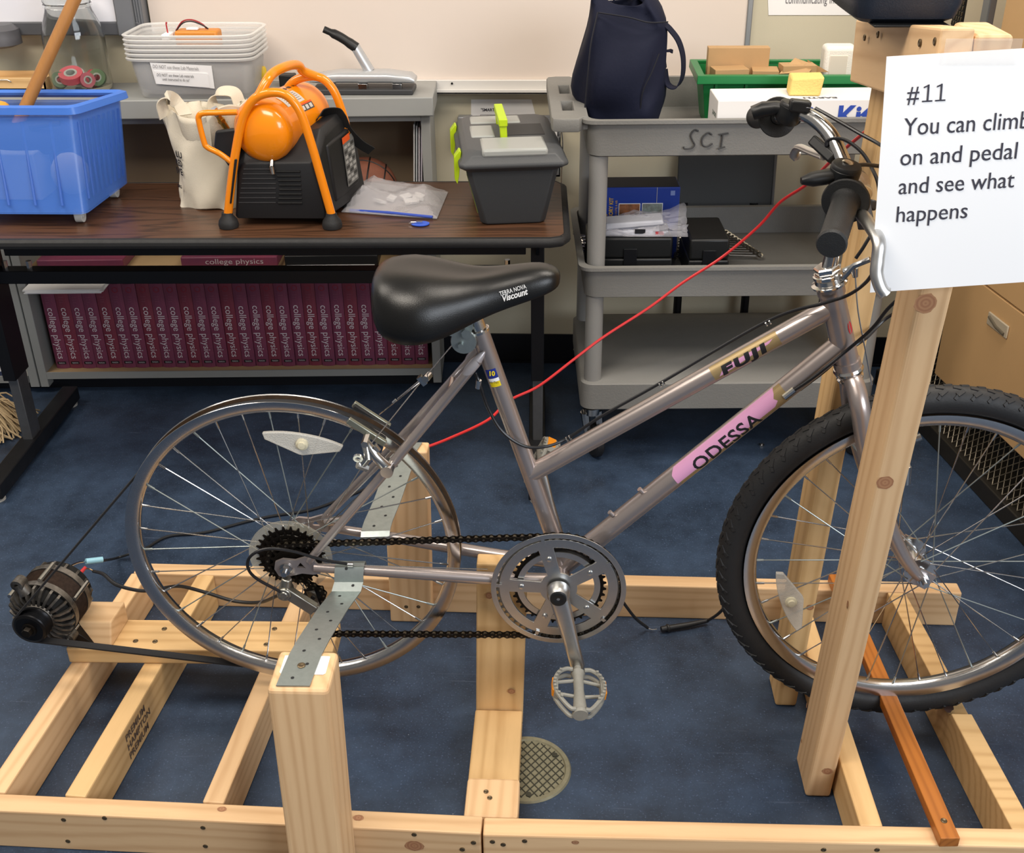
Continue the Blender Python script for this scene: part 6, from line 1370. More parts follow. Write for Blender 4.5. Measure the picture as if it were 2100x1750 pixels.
# zip bag, key tag
PLAS = M('zip_film', 'dcdade', 0.12, alpha=0.36, bump=0.9, bscale=45)
zb_t = thing('zip_bag', 'crumpled clear zip bag with a blue seal lying right of the compressor', 'bag', (-0.41, 2.66, T0))
cs_ = [aZ(700, 436, T0), aZ(896, 450, T0), aZ(919, 395, T0), aZ(745, 372, T0)]
random.seed(8); n = 22; vs = []; vb = []
for i in range(n+1):
    for j in range(n+1):
        u, v_ = i/n, j/n; p = (cs_[0]*(1-u)+cs_[1]*u)*(1-v_)+(cs_[3]*(1-u)+cs_[2]*u)*v_
        e = min(u, 1-u, v_, 1-v_); h = 0.030*min(1, e*5)*(0.8+0.35*math.sin(7*u+3*v_)+0.3*math.sin(11*v_-6*u))*(1.25-0.5*u)+random.uniform(0, 0.004)*(e > 0)
        vs.append(V(p.x, p.y, T0+0.0022+max(0, h))); vb.append(V(p.x, p.y, T0+0.0008))
mb = MB(); K = (n+1)**2; fs = [(i*(n+1)+j, i*(n+1)+j+1, (i+1)*(n+1)+j+1, (i+1)*(n+1)+j) for i in range(n) for j in range(n)]
mb.add(vs+vb, fs+[tuple(k+K for k in reversed(f)) for f in fs]); mb.build('film', PLAS, zb_t, ang=20)
mb = MB(); mb.tube([cs_[0]+V(0.02, 0.004, 0.004), (cs_[0]+cs_[1])/2+V(0, 0.006, 0.006), cs_[1]+V(-0.01, 0.004, 0.004)], 0.0035, 8); mb.build('seal', M('blue_seal', '3a55b8', 0.4), zb_t)
mb = MB()
for k in range(9):
    q = (cs_[0]+cs_[1]+cs_[2]+cs_[3])/4+V(random.uniform(-0.06, 0.06), random.uniform(-0.04, 0.04), 0.0); mb.box(q+V(0, 0, 0.008), (0.03, 0.018, 0.006), Matrix.Rotation(random.uniform(0, 3), 3, 'Z') @ Matrix.Rotation(0.3, 3, 'X'))
mb.build('contents', M('pale_scraps', 'c9c6c4', 0.5), zb_t)
kt = thing('key_tag', 'small blue oval tag with a metal clip in front of the zip bag', 'tag', tuple(aZ(860, 459, T0)))
q = aZ(862, 460, T0); mb = MB(); mb.prism([V(q.x+0.021*math.cos(a), q.y+0.017*math.sin(a), T0+0.0005) for a in [2*PI*k/28 for k in range(28)]], (0, 0, 0.002)); mb.build('tag', M('tag_blue', '2f5bd0', 0.4), kt)
mb = MB(); mb.box((q.x-0.002, q.y, T0+0.005), (0.014, 0.006, 0.004)); mb.tube([V(q.x-0.008, q.y, T0+0.005), V(q.x-0.022, q.y+0.003, T0+0.004), V(q.x-0.025, q.y-0.004, T0+0.003), V(q.x-0.012, q.y-0.004, T0+0.005)], 0.001, 6); mb.build('clip', CHROME, kt)

# plastic toolbox
TBM = M('toolbox_grey', '3d4043', 0.55, bump=0.2, bscale=500); TBL = M('toolbox_lid', '4a4c4e', 0.5, bump=0.15, bscale=500); LIME = M('lime_plastic', 'b6d21a', 0.4); CLID = M('clear_lid', 'c9ccc8', 0.25, alpha=0.6)
XM = Matrix.Translation((-0.115, 2.462, T0)) @ rz(0.13) @ Matrix.Diagonal((1, 1, 0.93, 1))
tbx = thing('toolbox', 'dark grey plastic toolbox with a lime green handle on the right end of the table', 'toolbox', (-0.115, 2.462, T0), 0.13)
def RR(x0, x1, y0, y1, z, r=0.012): return [XM @ V(x, y, z) for x, y in [(x0+r, y0), (x1-r, y0), (x1, y0+r), (x1, y1-r), (x1-r, y1), (x0+r, y1), (x0, y1-r), (x0, y0+r)]]
mb = MB(); mb.loft([RR(-0.070, 0.074, 0.006, 0.29, 0), RR(-0.073, 0.077, 0.003, 0.293, 0.006), RR(-0.104, 0.104, -0.012, 0.312, 0.140)]); mb.build('body', TBM, tbx, bev=0.002)
mb = MB(); mb.loft([RR(-0.102, 0.104, -0.012, 0.312, 0.136), RR(-0.120, 0.124, -0.028, 0.328, 0.150), RR(-0.120, 0.124, -0.028, 0.328, 0.158), RR(-0.113, 0.117, -0.022, 0.322, 0.166), RR(-0.110, 0.114, -0.018, 0.320, 0.178, 0.02), RR(-0.098, 0.102, -0.006, 0.310, 0.188, 0.02)]); ld = mb.build('lid', TBL, tbx, bev=0.003)
def XB(mb, *a): return put(mb.bb(*a), XM)
mb = MB(); XB(mb, (-0.068, -0.0215, 0.172), (0.078, 0.085, 0.1925)); lab(mb.build('compartment_lid', CLID, ld, bev=0.006), 'clear compartment lid')
mb = MB(); XB(mb, (-0.085, 0.10, 0.182), (-0.03, 0.20, 0.1915)); lab(mb.build('compartment_lid', CLID, ld, bev=0.006), 'clear compartment lid')
mb = MB(); XB(mb, (-0.08, 0.225, 0.182), (0.04, 0.29, 0.1915)); lab(mb.build('compartment_lid', CLID, ld, bev=0.006), 'clear compartment lid')
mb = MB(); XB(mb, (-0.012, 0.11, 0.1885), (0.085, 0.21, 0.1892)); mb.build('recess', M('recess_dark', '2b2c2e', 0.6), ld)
mb = MB()
for x, y in ((-0.012, 0.095), (-0.012, 0.225)): put(mb.box((x, y, 0.204), (0.016, 0.018, 0.036), Matrix.Rotation(-0.05, 3, 'Y')), Matrix.Identity(4))
mb.box((-0.013, 0.160, 0.226), (0.020, 0.155, 0.018)); put(mb, XM); lab(mb.build('handle', LIME, tbx, bev=0.002), 'lime green carrying handle')
for k, (x, y) in enumerate(((-0.1205, 0.03), (-0.1205, 0.26))):
    mb = MB(); mb.prism([V(x-0.002, y-0.014, 0.100), V(x-0.008, y-0.014, 0.112), V(x-0.008, y-0.014, 0.165), V(x+0.004, y-0.014, 0.182), V(x+0.008, y-0.014, 0.178), V(x+0.002, y-0.014, 0.12)], (0, 0.028, 0)); put(mb, XM); lab(mb.build('latch', LIME, tbx, bev=0.001), 'lime green latch')
mb = MB(); put(mb.hexa([V(-0.0785, 0.035, 0.02), V(-0.0785, 0.265, 0.02), V(-0.075, 0.265, 0.02), V(-0.075, 0.035, 0.02), V(-0.1005, 0.035, 0.115), V(-0.1005, 0.265, 0.115), V(-0.096, 0.265, 0.115), V(-0.096, 0.035, 0.115)]), XM); lab(mb.build('side_label', M('label_green', '8a9a4a', 0.5, var=0.3, vscale=60), tbx, smooth=False), 'green printed side label')

# ------------------------------------------------------------------ utility cart and its load
CM = Matrix.Translation((0.050, 2.500, 0)) @ rz(0.045)
CG = M('cart_resin', '7f7e7a', 0.6, var=0.08, vscale=10, bump=0.3, bscale=250); CGD = M('cart_deck', '6f6e6a', 0.65, var=0.15, vscale=6)
cart = thing('utility_cart', 'grey three-shelf plastic utility cart marked SCI behind the bicycle', 'cart', tuple(CM @ V(0.37, 0.25, 0)), 0.045)
CL, CD = 0.735, 0.44
def cr(x0, x1, y0, y1, z, r=0.03): 
    o = []
    for cx, cy, a0 in ((x1-r, y0+r, -PI/2), (x1-r, y1-r, 0), (x0+r, y1-r, PI/2), (x0+r, y0+r, PI)):
        for k in range(7): a = a0+PI/2*k/6; o.append(CM @ V(cx+r*math.cos(a), cy+r*math.sin(a), z))
    return o
def tray(name, z0, z1, lip=0.012, flat=False):
    mb = MB(); rings = [cr(0.012, CL-0.012, 0.012, CD-0.012, z0), cr(0.004, CL-0.004, 0.004, CD-0.004, z0+0.004), cr(0.0, CL, 0.0, CD, z1-0.010), cr(-lip, CL+lip, -lip, CD+lip, z1-0.008), cr(-lip, CL+lip, -lip, CD+lip, z1)]
    if flat: rings = [cr(0.008, CL-0.008, 0.008, CD-0.008, z0), cr(0, CL, 0, CD, z0+0.006), cr(0, CL, 0, CD, z1-0.004), cr(0.004, CL-0.004, 0.004, CD-0.004, z1)]
    else: rings += [cr(0.004, CL-0.004, 0.004, CD-0.004, z1), cr(0.008, CL-0.008, 0.008, CD-0.008, z0+0.012)]
    mb.loft(rings); return mb.build(name, CG, cart, ang=45)
zt0, zt1, zm0, zm1, zl0, zl1 = 0.803, 0.889, 0.462, 0.545, 0.158, 0.236
top_t = tray('tray', zt0, zt1); mid_t = tray('tray', zm0, zm1); low_t = tray('tray', zl0, zl1, flat=True)
zdT, zdM, zdL = zt0+0.0135, zm0+0.0135, zl1
for lx in (0.030, CL-0.030):
    for ly in (0.032, CD-0.032):
        for a, b in ((zl1-0.002, zm0+0.001), (zm0+0.012, zt0+0.001)):
            mb = MB(); p = CM @ V(lx, ly, a); q = CM @ V(lx, ly, b); mb.cyl(p, q, 0.0215, 0.0215, seg=28); mb.build('post', M('cart_post', '8b8a87', 0.5, bump=0.15, bscale=300), cart)
        mb = MB(); c0 = CM @ V(lx+0.012, ly+0.02, 0.046); mb.lathe([(0, -0.013), (0.040, -0.013), (0.046, -0.008), (0.046, 0.008), (0.040, 0.013), (0, 0.013)], c0, CM.to_3x3() @ V(1, 0.3, 0), 28); cs2 = mb.build('caster', M('caster_rubber', '1c1d20', 0.6), cart)
        mb = MB(); p = CM @ V(lx, ly, 0)
        mb.cyl((p.x, p.y, zl0-0.002), (p.x, p.y, zl0-0.022), 0.024, 0.020, seg=20)
        for s in (-1, 1): u = CM.to_3x3() @ V(1, 0.3, 0).normalized(); mb.tube([V(p.x, p.y, zl0-0.015)+u*0.018*s, c0+u*0.017*s], [0.012, 0.009], 8)
        mb.build('caster_fork', CHROME, cs2)
# moulded push handle with two openings on the left end
mb = MB()
hv, hf_ = plate([[(-0.075, 0.02), (-0.072, 0.006), (-0.055, 0.0), (-0.02, 0.0), (-0.010, 0.02), (0.0, 0.022), (0.0, CD-0.02), (-0.010, CD-0.02), (-0.02, CD), (-0.055, CD), (-0.072, CD-0.006), (-0.075, CD-0.02)], [(-0.055, 0.075), (-0.022, 0.075), (-0.022, 0.175), (-0.055, 0.175)], [(-0.055, 0.245), (-0.022, 0.245), (-0.022, 0.345), (-0.055, 0.345)]], 0.030, 0.004)
mb.add([CM @ V(p.x, p.y, zt1-0.012+p.z) for p in hv], hf_); mb.build('push_handle', CG, cart, ang=30)
# hand-written letters on the front of the top tray
MARK = M('marker_ink', '3b3b3c', 0.7)
def mark(pts, n=6):
    mb = MB(); P = [aY(px, py, 2.4985+0.045*0+0.0) for px, py in pts]; P = [CM @ V((CM.inverted() @ p).x, -0.0015+0.0008*0, (CM.inverted() @ p).z) for p in [aY(px, py, (CM @ V(0.33, -0.001, 0)).y-0.001) for px, py in pts]]
    P = catmull(P, n) if n > 1 else P
    mb.tube(P, 0.0018, 8, sx=1.0); return mb
for pts, n in (([(1432, 268), (1424, 266), (1416, 276), (1420, 288), (1424, 296), (1418, 303), (1404, 304), (1401, 300)], 5), ([(1460, 276), (1452, 272), (1440, 282), (1440, 296), (1450, 300), (1461, 294)], 5), ([(1482, 274), (1478, 304)], 1), ([(1474, 276), (1494, 273)], 1), ([(1472, 305), (1487, 301)], 1)): mark(pts, n).build('marker_lettering', MARK, top_t)

# navy tote on the cart
NAVY = M('navy_nylon', '14182c', 0.75, var=0.2, vscale=6, bump=0.25, bscale=120, spec=0.25)
nv = thing('navy_bag', 'tall dark navy tote bag standing on the left of the cart top', 'bag', tuple(CM @ V(0.08, 0.2, zdT)), 0.0)
rows = [(243, 1212, 1348, 0.085), (225, 1206, 1352, 0.09), (206, 1184, 1358, 0.09), (180, 1170, 1364, 0.09), (130, 1178, 1366, 0.085), (80, 1194, 1370, 0.075), (40, 1206, 1371, 0.065), (8, 1214, 1345, 0.05), (-6, 1218, 1330, 0.04)]
rings = []; yc0 = 2.70
for i, (py, xl, xr, d_) in enumerate(rows):
    a, b = aY(xl, py, yc0), aY(xr, py, yc0); n = 44; z = (a.z+b.z)/2 if i else zdT+0.001; z = max(z, zdT+0.001); cx, hw = (a.x+b.x)/2, (b.x-a.x)/2; r_ = []
    for k in range(n):
        g = 2*PI*k/n; w_ = (0.011*math.sin(3*g+i*0.9)+0.009*math.sin(5*g-i*1.6))*(i > 0)
        zz = z+(0.012*math.sin(2*g+1) if i >= 6 else 0)
        if i == 5 and math.cos(g) > 0.3: zz += 0.004
        r_.append(V(cx+hw*math.copysign(abs(math.cos(g))**0.55, math.cos(g))+w_*0.4, yc0+d_*math.copysign(abs(math.sin(g))**0.7, math.sin(g))+w_, zz))
    if i and r_[0].z < rings[-1][0].z+0.004:
        for p, q in zip(r_, rings[-1]): p.z = q.z+0.012
    rings.append(r_)
cen = sum(rings[-1], V(0, 0, 0))/44
mb = MB(); mb.loft(rings+[[p.lerp(cen, 0.12) for p in rings[-1]], [p.lerp(cen, 0.3)-V(0, 0, 0.08) for p in rings[-1]]]); mb.build('bag', NAVY, nv, ang=70, sub=1)
mb = MB()
mb.tube(catmull([aY(1228, 26, yc0-0.068), aY(1290, 36, yc0-0.078), aY(1330, 46, yc0-0.078), aY(1370, 45, yc0-0.06)], 6), 0.0018, 6); mb.tube(catmull([aY(1226, 25, yc0-0.07), aY(1212, 90, yc0-0.088), aY(1206, 150, yc0-0.098), aY(1198, 238, yc0-0.096)], 6), 0.0018, 6); mb.tube(catmull([aY(1352, 110, yc0-0.088), aY(1336, 150, yc0-0.094), aY(1318, 190, yc0-0.096), aY(1312, 240, yc0-0.09)], 6), 0.0015, 6)
mb.build('piping', M('navy_piping', '0f111c', 0.7), nv)
ribbon([aY(1362, 48, yc0-0.03), aY(1376, 62, yc0-0.035), aY(1392, 85, yc0-0.04), aY(1401, 118, yc0-0.04), aY(1400, 155, yc0-0.04), aY(1390, 176, yc0-0.04), aY(1376, 178, yc0-0.04), aY(1368, 168, yc0-0.035), aY(1364, 142, yc0-0.03)], 0.024, (0.45, 0.9, 0.1), NAVY, 'carry_strap', nv)
ribbon([aY(1364, 140, yc0-0.03), aY(1362, 110, yc0-0.035), aY(1372, 104, yc0-0.036), aY(1380, 106, yc0-0.036)], 0.012, (0.5, 0.8, 0.2), NAVY, 'carry_strap', nv)
ribbon([aY(1255, 4, yc0+0.03), aY(1275, -14, yc0+0.02), aY(1300, -12, yc0+0.02), aY(1325, 6, yc0+0.02), aY(1334, 30, yc0-0.04)], 0.020, (0.3, 1, 0.2), NAVY, 'carry_strap', nv)

# green tray with cartons
GREEN = M('green_plastic', '12733a', 0.4); CARD = M('cardboard', 'b89468', 0.7, var=0.08, vscale=15); CARDD = M('cardboard_inner', '8a6a42', 0.75)
gx0, gx1 = aY(1440, 150, 2.72).x, aY(1790, 150, 2.72).x; gyf, gyb = 2.705, 2.875
gzr = aY(1460, 155, gyf).z
gt_ = thing('green_tray', 'green plastic tray full of small cartons on the right of the cart top', 'tray', ((gx0+gx1)/2, 2.79, zdT))
mb = MB(); R4 = lambda d, z: [V(gx0-d, gyf-d, z), V(gx1+d, gyf-d, z), V(gx1+d, gyb+d, z), V(gx0-d, gyb+d, z)]
gz0 = zdT+0.001
mb.loft([R4(-0.016, gz0), R4(0.0, gzr-0.004), R4(-0.003, gzr-0.004), R4(-0.018, gz0+0.003)]); mb.build('tub', GREEN, gt_, bev=0.002, ang=30)
mb = MB(); rr = [R4(-0.004, gzr-0.004), R4(0.012, gzr-0.018), R4(0.014, gzr-0.017), R4(0.013, gzr+0.002), R4(-0.004, gzr+0.002)]; mb.loft(rr+[rr[0]], caps=False); mb.build('rim', GREEN, gt_, bev=0.001, ang=30)
mb = MB()
for x in (gx0+0.03, gx0+0.10, gx0+0.2, gx0+0.28): mb.bb((x, gyf-0.003, gz0+0.03), (x+0.006, gyf+0.002, gzr-0.015))
mb.build('rib', GREEN, gt_)
def carton(px0, py0, px1, py1, y0, dy, label, mat=CARD, name='carton', rot=0.0, base=None):
    a, b = aY(px0, py1, y0), aY(px1, py0, y0); z0 = a.z if base is None else base; ce = V((a.x+b.x)/2, y0+dy/2, (z0+b.z)/2)
    mb = MB(); mb.box((0, 0, 0), (b.x-a.x, dy, b.z-z0)); put(mb, Matrix.Translation(ce) @ rz(rot)); o = mb.build(name, mat, bev=0.001, smooth=False); tag(o, label, 'carton'); return o
fl = gz0+0.008
carton(1450, 98, 1580, 145, 2.80, 0.03, 'brown cardboard carton standing on edge at the back left of the green tray', base=fl)
carton(1462, 143, 1535, 158, 2.745, 0.05, 'flat brown carton at the front left of the green tray', base=fl, rot=0.15)
carton(1545, 146, 1600, 156, 2.75, 0.06, 'low tan carton in the middle of the green tray', base=fl, rot=-0.08)
o = carton(1602, 135, 1675, 155, 2.755, 0.045, 'open brown carton with a raised flap in the green tray', base=fl, rot=0.1)
q = aY(1640, 135, 2.77); mb = MB(); mb.hexa([aY(1598, 152, 2.75), aY(1660, 148, 2.745), aY(1660, 148, 2.746)+V(0, 0, 0.0015), aY(1598, 152, 2.75)+V(0, 0, 0.0015), aY(1630, 120, 2.79), aY(1672, 134, 2.785), aY(1672, 134, 2.785)+V(0, 0, 0.0015), aY(1630, 120, 2.79)+V(0, 0, 0.0015)]); mb.build('flap', CARD, o, smooth=False)
mb = MB(); mb.hexa([aY(1662, 148, 2.765), aY(1700, 148, 2.765), aY(1700, 148, 2.768), aY(1662, 148, 2.768), aY(1655, 122, 2.80), aY(1672, 133, 2.80), aY(1672, 133, 2.803), aY(1655, 122, 2.803)]); mb.build('flap', CARDD, o, smooth=False)
fo = thing('foam_block', 'white polystyrene block standing at the right of the green tray', 'foam block', tuple(aY(1722, 145, 2.80)))
a, b = aY(1687, 148, 2.79), aY(1760, 95, 2.79)
mb = MB(); mb.bb((a.x, 2.785, fl), (b.x, 2.84, b.z)); mb.build('block', M('polystyrene', 'ebe6dc', 0.8, bump=0.5, bscale=400), fo, bev=0.010, seg=3)
mb = MB(); mb.bb((a.x+0.012, 2.7835, fl+0.045), (b.x-0.022, 2.786, b.z-0.02)); mb.build('panel', M('polystyrene_shade', 'd8cfc0', 0.8), fo, bev=0.002)
# long white kit box, sponge on it
WB = M('white_board', 'e9e6e3', 0.55); KX = Matrix.Translation(tuple(CM @ V(0.295, 0.018, zdT+0.0005))) @ rz(0.045)
kb = thing('kit_box', 'long white cardboard box with blue lettering at the front of the cart top', 'box', tuple(CM @ V(0.45, 0.1, zdT)), 0.045)
kz = aY(1535, 206, (CM @ V(0.4, 0.018, 0)).y).z-zdT; kx1 = 0.41; KO = (aY(1463, 215, (CM @ V(0.3, 0.018, 0)).y).x-(CM @ V(0.295, 0.018, 0)).x)
mb = MB(); put(mb.bb((KO+0.01, 0, 0), (kx1, 0.12, kz)), KX); kbx = mb.build('carton', WB, kb, bev=0.002)
def kfront(px, py): return KX.inverted() @ aY(px, py, (KX @ V(0.2, 0, 0)).y+0.0)
for s, x, sz, wd in (('Mini Kit', kfront(1610, 240).x, 0.046, 0.150),):
    q = kfront(1690, 240); tv, tf = text_mesh('Kit', 0.062, 0, None, bold=0.002); m = frame3((q.x+0.028, -0.0012, 0.050), (1, 0, 0), (0, 0, 1)); mb = MB(); mb.add([KX @ (m @ p) for p in tv], tf); mb.build('blue_lettering', M('blue_ink', '2a49a8', 0.5), kbx, smooth=False)
    q = kfront(1655, 240); tv, tf = text_mesh('i', 0.062, 0, None, bold=0.002); m = frame3((q.x, -0.0012, 0.050), (1, 0, 0), (0, 0, 1)); mb = MB(); mb.add([KX @ (m @ p) for p in tv], tf); mb.build('blue_lettering', MATS['blue_ink'], kbx, smooth=False)
tv, tf = text_mesh('EARTH', 0.016, 0, 0.075, bold=0.0006); q = KX.inverted() @ aZ(1716, 200, zdT+kz); m = frame3((q.x, q.y, kz+0.0008), (-1, 0, 0), (0, -1, 0)); mb = MB(); mb.add([KX @ (m @ p) for p in tv], tf); mb.build('top_lettering', M('dark_blue_ink', '34384e', 0.6), kbx, smooth=False)
tv, tf = text_mesh('board', 0.020, 0, 0.045); m = frame3((KO+0.0095, 0.105, 0.055), (0, -1, 0), (0, 0, 1)); m = frame3((KO+0.0095, 0.015, 0.075), (0, 1, 0), (0, 0, -1)); mb = MB(); mb.add([KX @ (m @ p) for p in tv], tf); mb.build('marker_lettering', M('green_marker', '3c5c48', 0.6), kbx, smooth=False)
a, b = aY(1612, 200, 2.60), aY(1687, 152, 2.60); szk = zdT+kz+0.001
mb = MB(); mb.hexa([V(a.x, 2.575, szk), V(b.x-0.006, 2.572, szk), V(b.x, 2.625, szk), V(a.x+0.004, 2.63, szk), V(a.x+0.006, 2.58, b.z-0.006), V(b.x+0.001, 2.576, b.z-0.002), V(b.x+0.002, 2.625, b.z), V(a.x+0.006, 2.63, b.z-0.002)]); tag(mb.build('sponge', M('yellow_sponge', 'e6c878', 0.9, bump=0.8, bscale=250), bev=0.004), 'pale yellow sponge block standing on the long white box', 'sponge')

# middle shelf of the cart
DM = zdM+0.0008
BB_ = M('blue_carton', '22409f', 0.4, var=0.15, vscale=6); 
xb = thing('accessory_box', 'blue accessory kit carton standing at the back left of the cart middle shelf', 'box', tuple(CM @ V(0.10, 0.3, DM)), 0.045)
yb_ = (CM @ V(0.15, 0.235, 0)).y; a, b = aY(1215, 450, yb_), aY(1396, 385, yb_); YI = CM.inverted()
la, lb_ = YI @ a, YI @ b; hb = b.z-DM
mb = MB(); put(mb.bb((la.x, 0.235, DM), (lb_.x, 0.325, DM+hb)), CM); bxo = mb.build('carton', BB_, xb, bev=0.0015)
mb = MB(); put(mb.bb((la.x+0.002, 0.237, DM+hb-0.0002), (lb_.x-0.002, 0.323, DM+hb+0.0008)), CM); lab(mb.build('carton_top', M('carton_dark_top', '1a1c26', 0.6), bxo), 'dark top face')
def bxf(px, py): q = YI @ aY(px, py, yb_-0.0); return q.x, q.z
for px0, px1, c_, c2 in ((1270, 1310, 'b8744a', '3b3226'), (1318, 1356, 'a9bcb4', '5c4a44')):
    x0, z1_ = bxf(px0, 418); x1, z0_ = bxf(px1, 460)
    mb = MB(); put(mb.bb((x0-0.0015, 0.2338, z0_), (x1+0.0015, 0.2346, z1_+0.0015)), CM); mb.build('photo_border', WHITE, bxo, smooth=False)
    mb = MB(); put(mb.bb((x0, 0.2332, z0_), (x1, 0.2344, z1_)), CM); mb.build('printed_photo', M('photo_'+c_, c_, 0.5, col2=c2, vscale=45, var=0.3), bxo, smooth=False)
x0, z0_ = bxf(1256, 446)
def btext(s, size, x, z, wd, mat, bold=0.0):
    tv, tf = text_mesh(s, size, 0, wd, bold=bold); m = frame3((x, 0.2342, z), (0, 0, 1), (-1, 0, 0)); mb = MB(); mb.add([CM @ (m @ p) for p in tv], tf); mb.build('carton_lettering', mat, bxo, smooth=False)
GOLD = M('gold_print', 'c9a13c', 0.5)
btext('ACCESSORY KIT', 0.014, x0, z0_-0.035, 0.088, GOLD, 0.0004); btext('TOOL', 0.012, x0-0.014, z0_-0.02, 0.03, GOLD, 0.0004); btext('FOURNITURE OUTIL & AIR', 0.008, x0+0.011, z0_-0.03, 0.075, GOLD)
x1, z1_ = bxf(1348, 385); mb = MB(); put(mb.bb((x1, 0.2342, DM), (x1+0.001, 0.2348, DM+hb)), CM); mb.build('seam_strip', M('pale_seam', 'c8c4b8', 0.5), bxo)
x1, z1_ = bxf(1376, 392); mb = MB(); put(mb.bb((x1, 0.2342, z1_-0.012), (x1+0.011, 0.2348, z1_)), CM); mb.build('logo_square', M('logo_pale', '7f93cc', 0.5), bxo)
# black tool cases, wrench rail, bag of papers
def case(px0, px1, pyb, pyt, y, dy, label):
    a, b = YI @ aY(px0, pyb, y), YI @ aY(px1, pyt, y); t = thing('tool_case', label, 'case', tuple(CM @ V((a.x+b.x)/2, a.y+dy/2, DM)), 0.045, 'black tool cases')
    h = max(0.03, b.z-DM); ly = a.y
    mb = MB(); put(mb.bb((a.x, ly, DM), (b.x, ly+dy, DM+h*0.5)), CM); mb.build('base', BLACK, t, bev=0.004)
    mb = MB(); put(mb.bb((a.x+0.001, ly+0.001, DM+h*0.5+0.0012), (b.x-0.001, ly+dy-0.001, DM+h)), CM); mb.build('lid', BLACK, t, bev=0.006)
    mb = MB(); c = (a.x+b.x)/2; put(mb.bb((c-0.016, ly-0.004, DM+h*0.25), (c+0.016, ly, DM+h*0.75)), CM); mb.build('latch', BLACKM, t, bev=0.001)
    return h
yA = (CM @ V(0.1, 0.085, 0)).y
hA = case(1205, 1383, 525, 490, yA, 0.12, 'black tool case under the bag of papers on the cart middle shelf')
case(1412, 1500, 535, 492, (CM @ V(0.3, 0.07, 0)).y, 0.17, 'flat black tool case in the middle of the cart middle shelf')
def wrenches(u0, u1, n, tilt, label, la_, gx=0.0):
    for k in range(n):
        p = u0.lerp(u1, k/(n-1)); d = V(tilt[0], tilt[1], 0).normalized(); r = 0.0075+0.002*(1-k/n); sd = V(-d.y, d.x, 0)
        mb = MB(); c0 = V(p.x, p.y, DM+0.012); mb.lathe([(r*0.55, -0.0035), (r, -0.003), (r, 0.003), (r*0.55, 0.0035)], c0, (0.25, -0.5, 0.8), 20, closed=True)
        mb.tube([c0-sd*0+d*r*0.9, c0+d*0.075], [0.0032, 0.0028], 8, sx=1.5); mb.sphere(c0+d*0.08, 0.0065, 10, (1, 1, 0.5))
        o = mb.build('wrench', CHROME); tag(o, la_(k, n), 'wrench', label)
def wl(where):
    wds = ['frontmost', 'second from the front', 'third from the front', 'fourth from the front', 'fifth from the front', 'sixth from the front']
    wdb = ['rearmost', 'second from the back', 'third from the back', 'fourth from the back', 'fifth from the back', 'sixth from the back']
    def f(k, n): return 'shiny wrench %s, %s' % (where, wds[k] if k < (n+1)//2 else wdb[n-1-k])
    return f
wrenches(aZ(1556, 533, DM), aZ(1488, 486, DM), 11, (-1, 0.05), 'wrenches at the right of the cart shelf', wl('right of the flat black case'))
wrenches(aZ(1388, 533, DM), aZ(1398, 495, DM), 7, (1, 0.1), 'wrenches between the black cases', wl('between the two black cases'))
wrenches(aZ(1196, 520, DM), aZ(1180, 486, DM), 6, (1, 0.05), 'wrenches at the left edge of the cart shelf', wl('at the left edge of the cart shelf'))
pb = thing('paper_bag', 'clear plastic bag of printed leaflets lying on the black tool case', 'bag', tuple(CM @ V(0.15, 0.14, DM+hA)), 0.045)
FILM = M('bag_film', 'e2e0e6', 0.1, alpha=0.28, bump=0.9, bscale=60)
z_ = DM+hA+0.002
mb = MB(); yq = (CM @ V(0.1, 0.10, 0)).y
for (pts, dy) in ((((1242, 484), (1355, 486), (1352, 472), (1242, 474)), 0.06), (((1242, 473), (1362, 462), (1360, 452), (1242, 460)), 0.05)):
    P = [aY(px, max(py, 0), yq) for px, py in pts]; e = V(0, dy, 0.004)
    mb.hexa([P[0], P[1], P[1]+e, P[0]+e, P[3], P[2], P[2]+e, P[3]+e])
mb.build('leaflets', M('leaflet_paper', 'd5d6de', 0.6, var=0.1, vscale=40), pb, bev=0.004)
q0, q1 = aY(1300, 480, yq-0.001), aY(1345, 470, yq-0.001); mb = MB(); mb.bb((q1.x-0.05, yq-0.0022, q0.z+0.001), (q1.x-0.025, yq-0.0008, q0.z+0.012)); mb.build('dark_print', BLACKINK, pb, smooth=False)
q0 = aY(1344, 482, yq-0.001); mb = MB(); mb.bb((q0.x, yq-0.0022, q0.z), (q0.x+0.02, yq-0.0008, q0.z+0.009)); mb.build('red_print', M('red_ink', 'c0444a', 0.5), pb, smooth=False)
random.seed(3); n = 16; A_, B_2, C_, D2 = aY(1235, 488, yq-0.006), aY(1398, 488, yq-0.006), aY(1420, 478, yq+0.02), aY(1240, 446, yq+0.07); T_ = aY(1404, 420, yq+0.08)
vs = []
for i in range(n+1):
    for j in range(n+1):
        u, v_ = i/n, j/n; p = (A_*(1-u)+B_2*u)*(1-v_)+(D2*(1-u)+T_*u)*v_; p = p+V(0, -0.02*math.sin(PI*v_), 0.012*math.sin(PI*v_)+0.006*math.sin(9*u+5*v_)*(v_ > 0))+V(random.uniform(-1, 1), random.uniform(-1, 1), random.uniform(-1, 1))*0.003*(0 < j)
        if u > 0.8: p += V(0.05*(u-0.8)*(1-v_)*5*0.3, 0, 0)
        p.z = max(p.z, z_); vs.append(p)
mb = MB(); fs = [(i*(n+1)+j, i*(n+1)+j+1, (i+1)*(n+1)+j+1, (i+1)*(n+1)+j) for i in range(n) for j in range(n)]; mb.add(vs, fs); fo_ = mb.build('film', FILM, pb, ang=15)
sm = fo_.modifiers.new('thick', 'SOLIDIFY'); sm.thickness = 0.0006

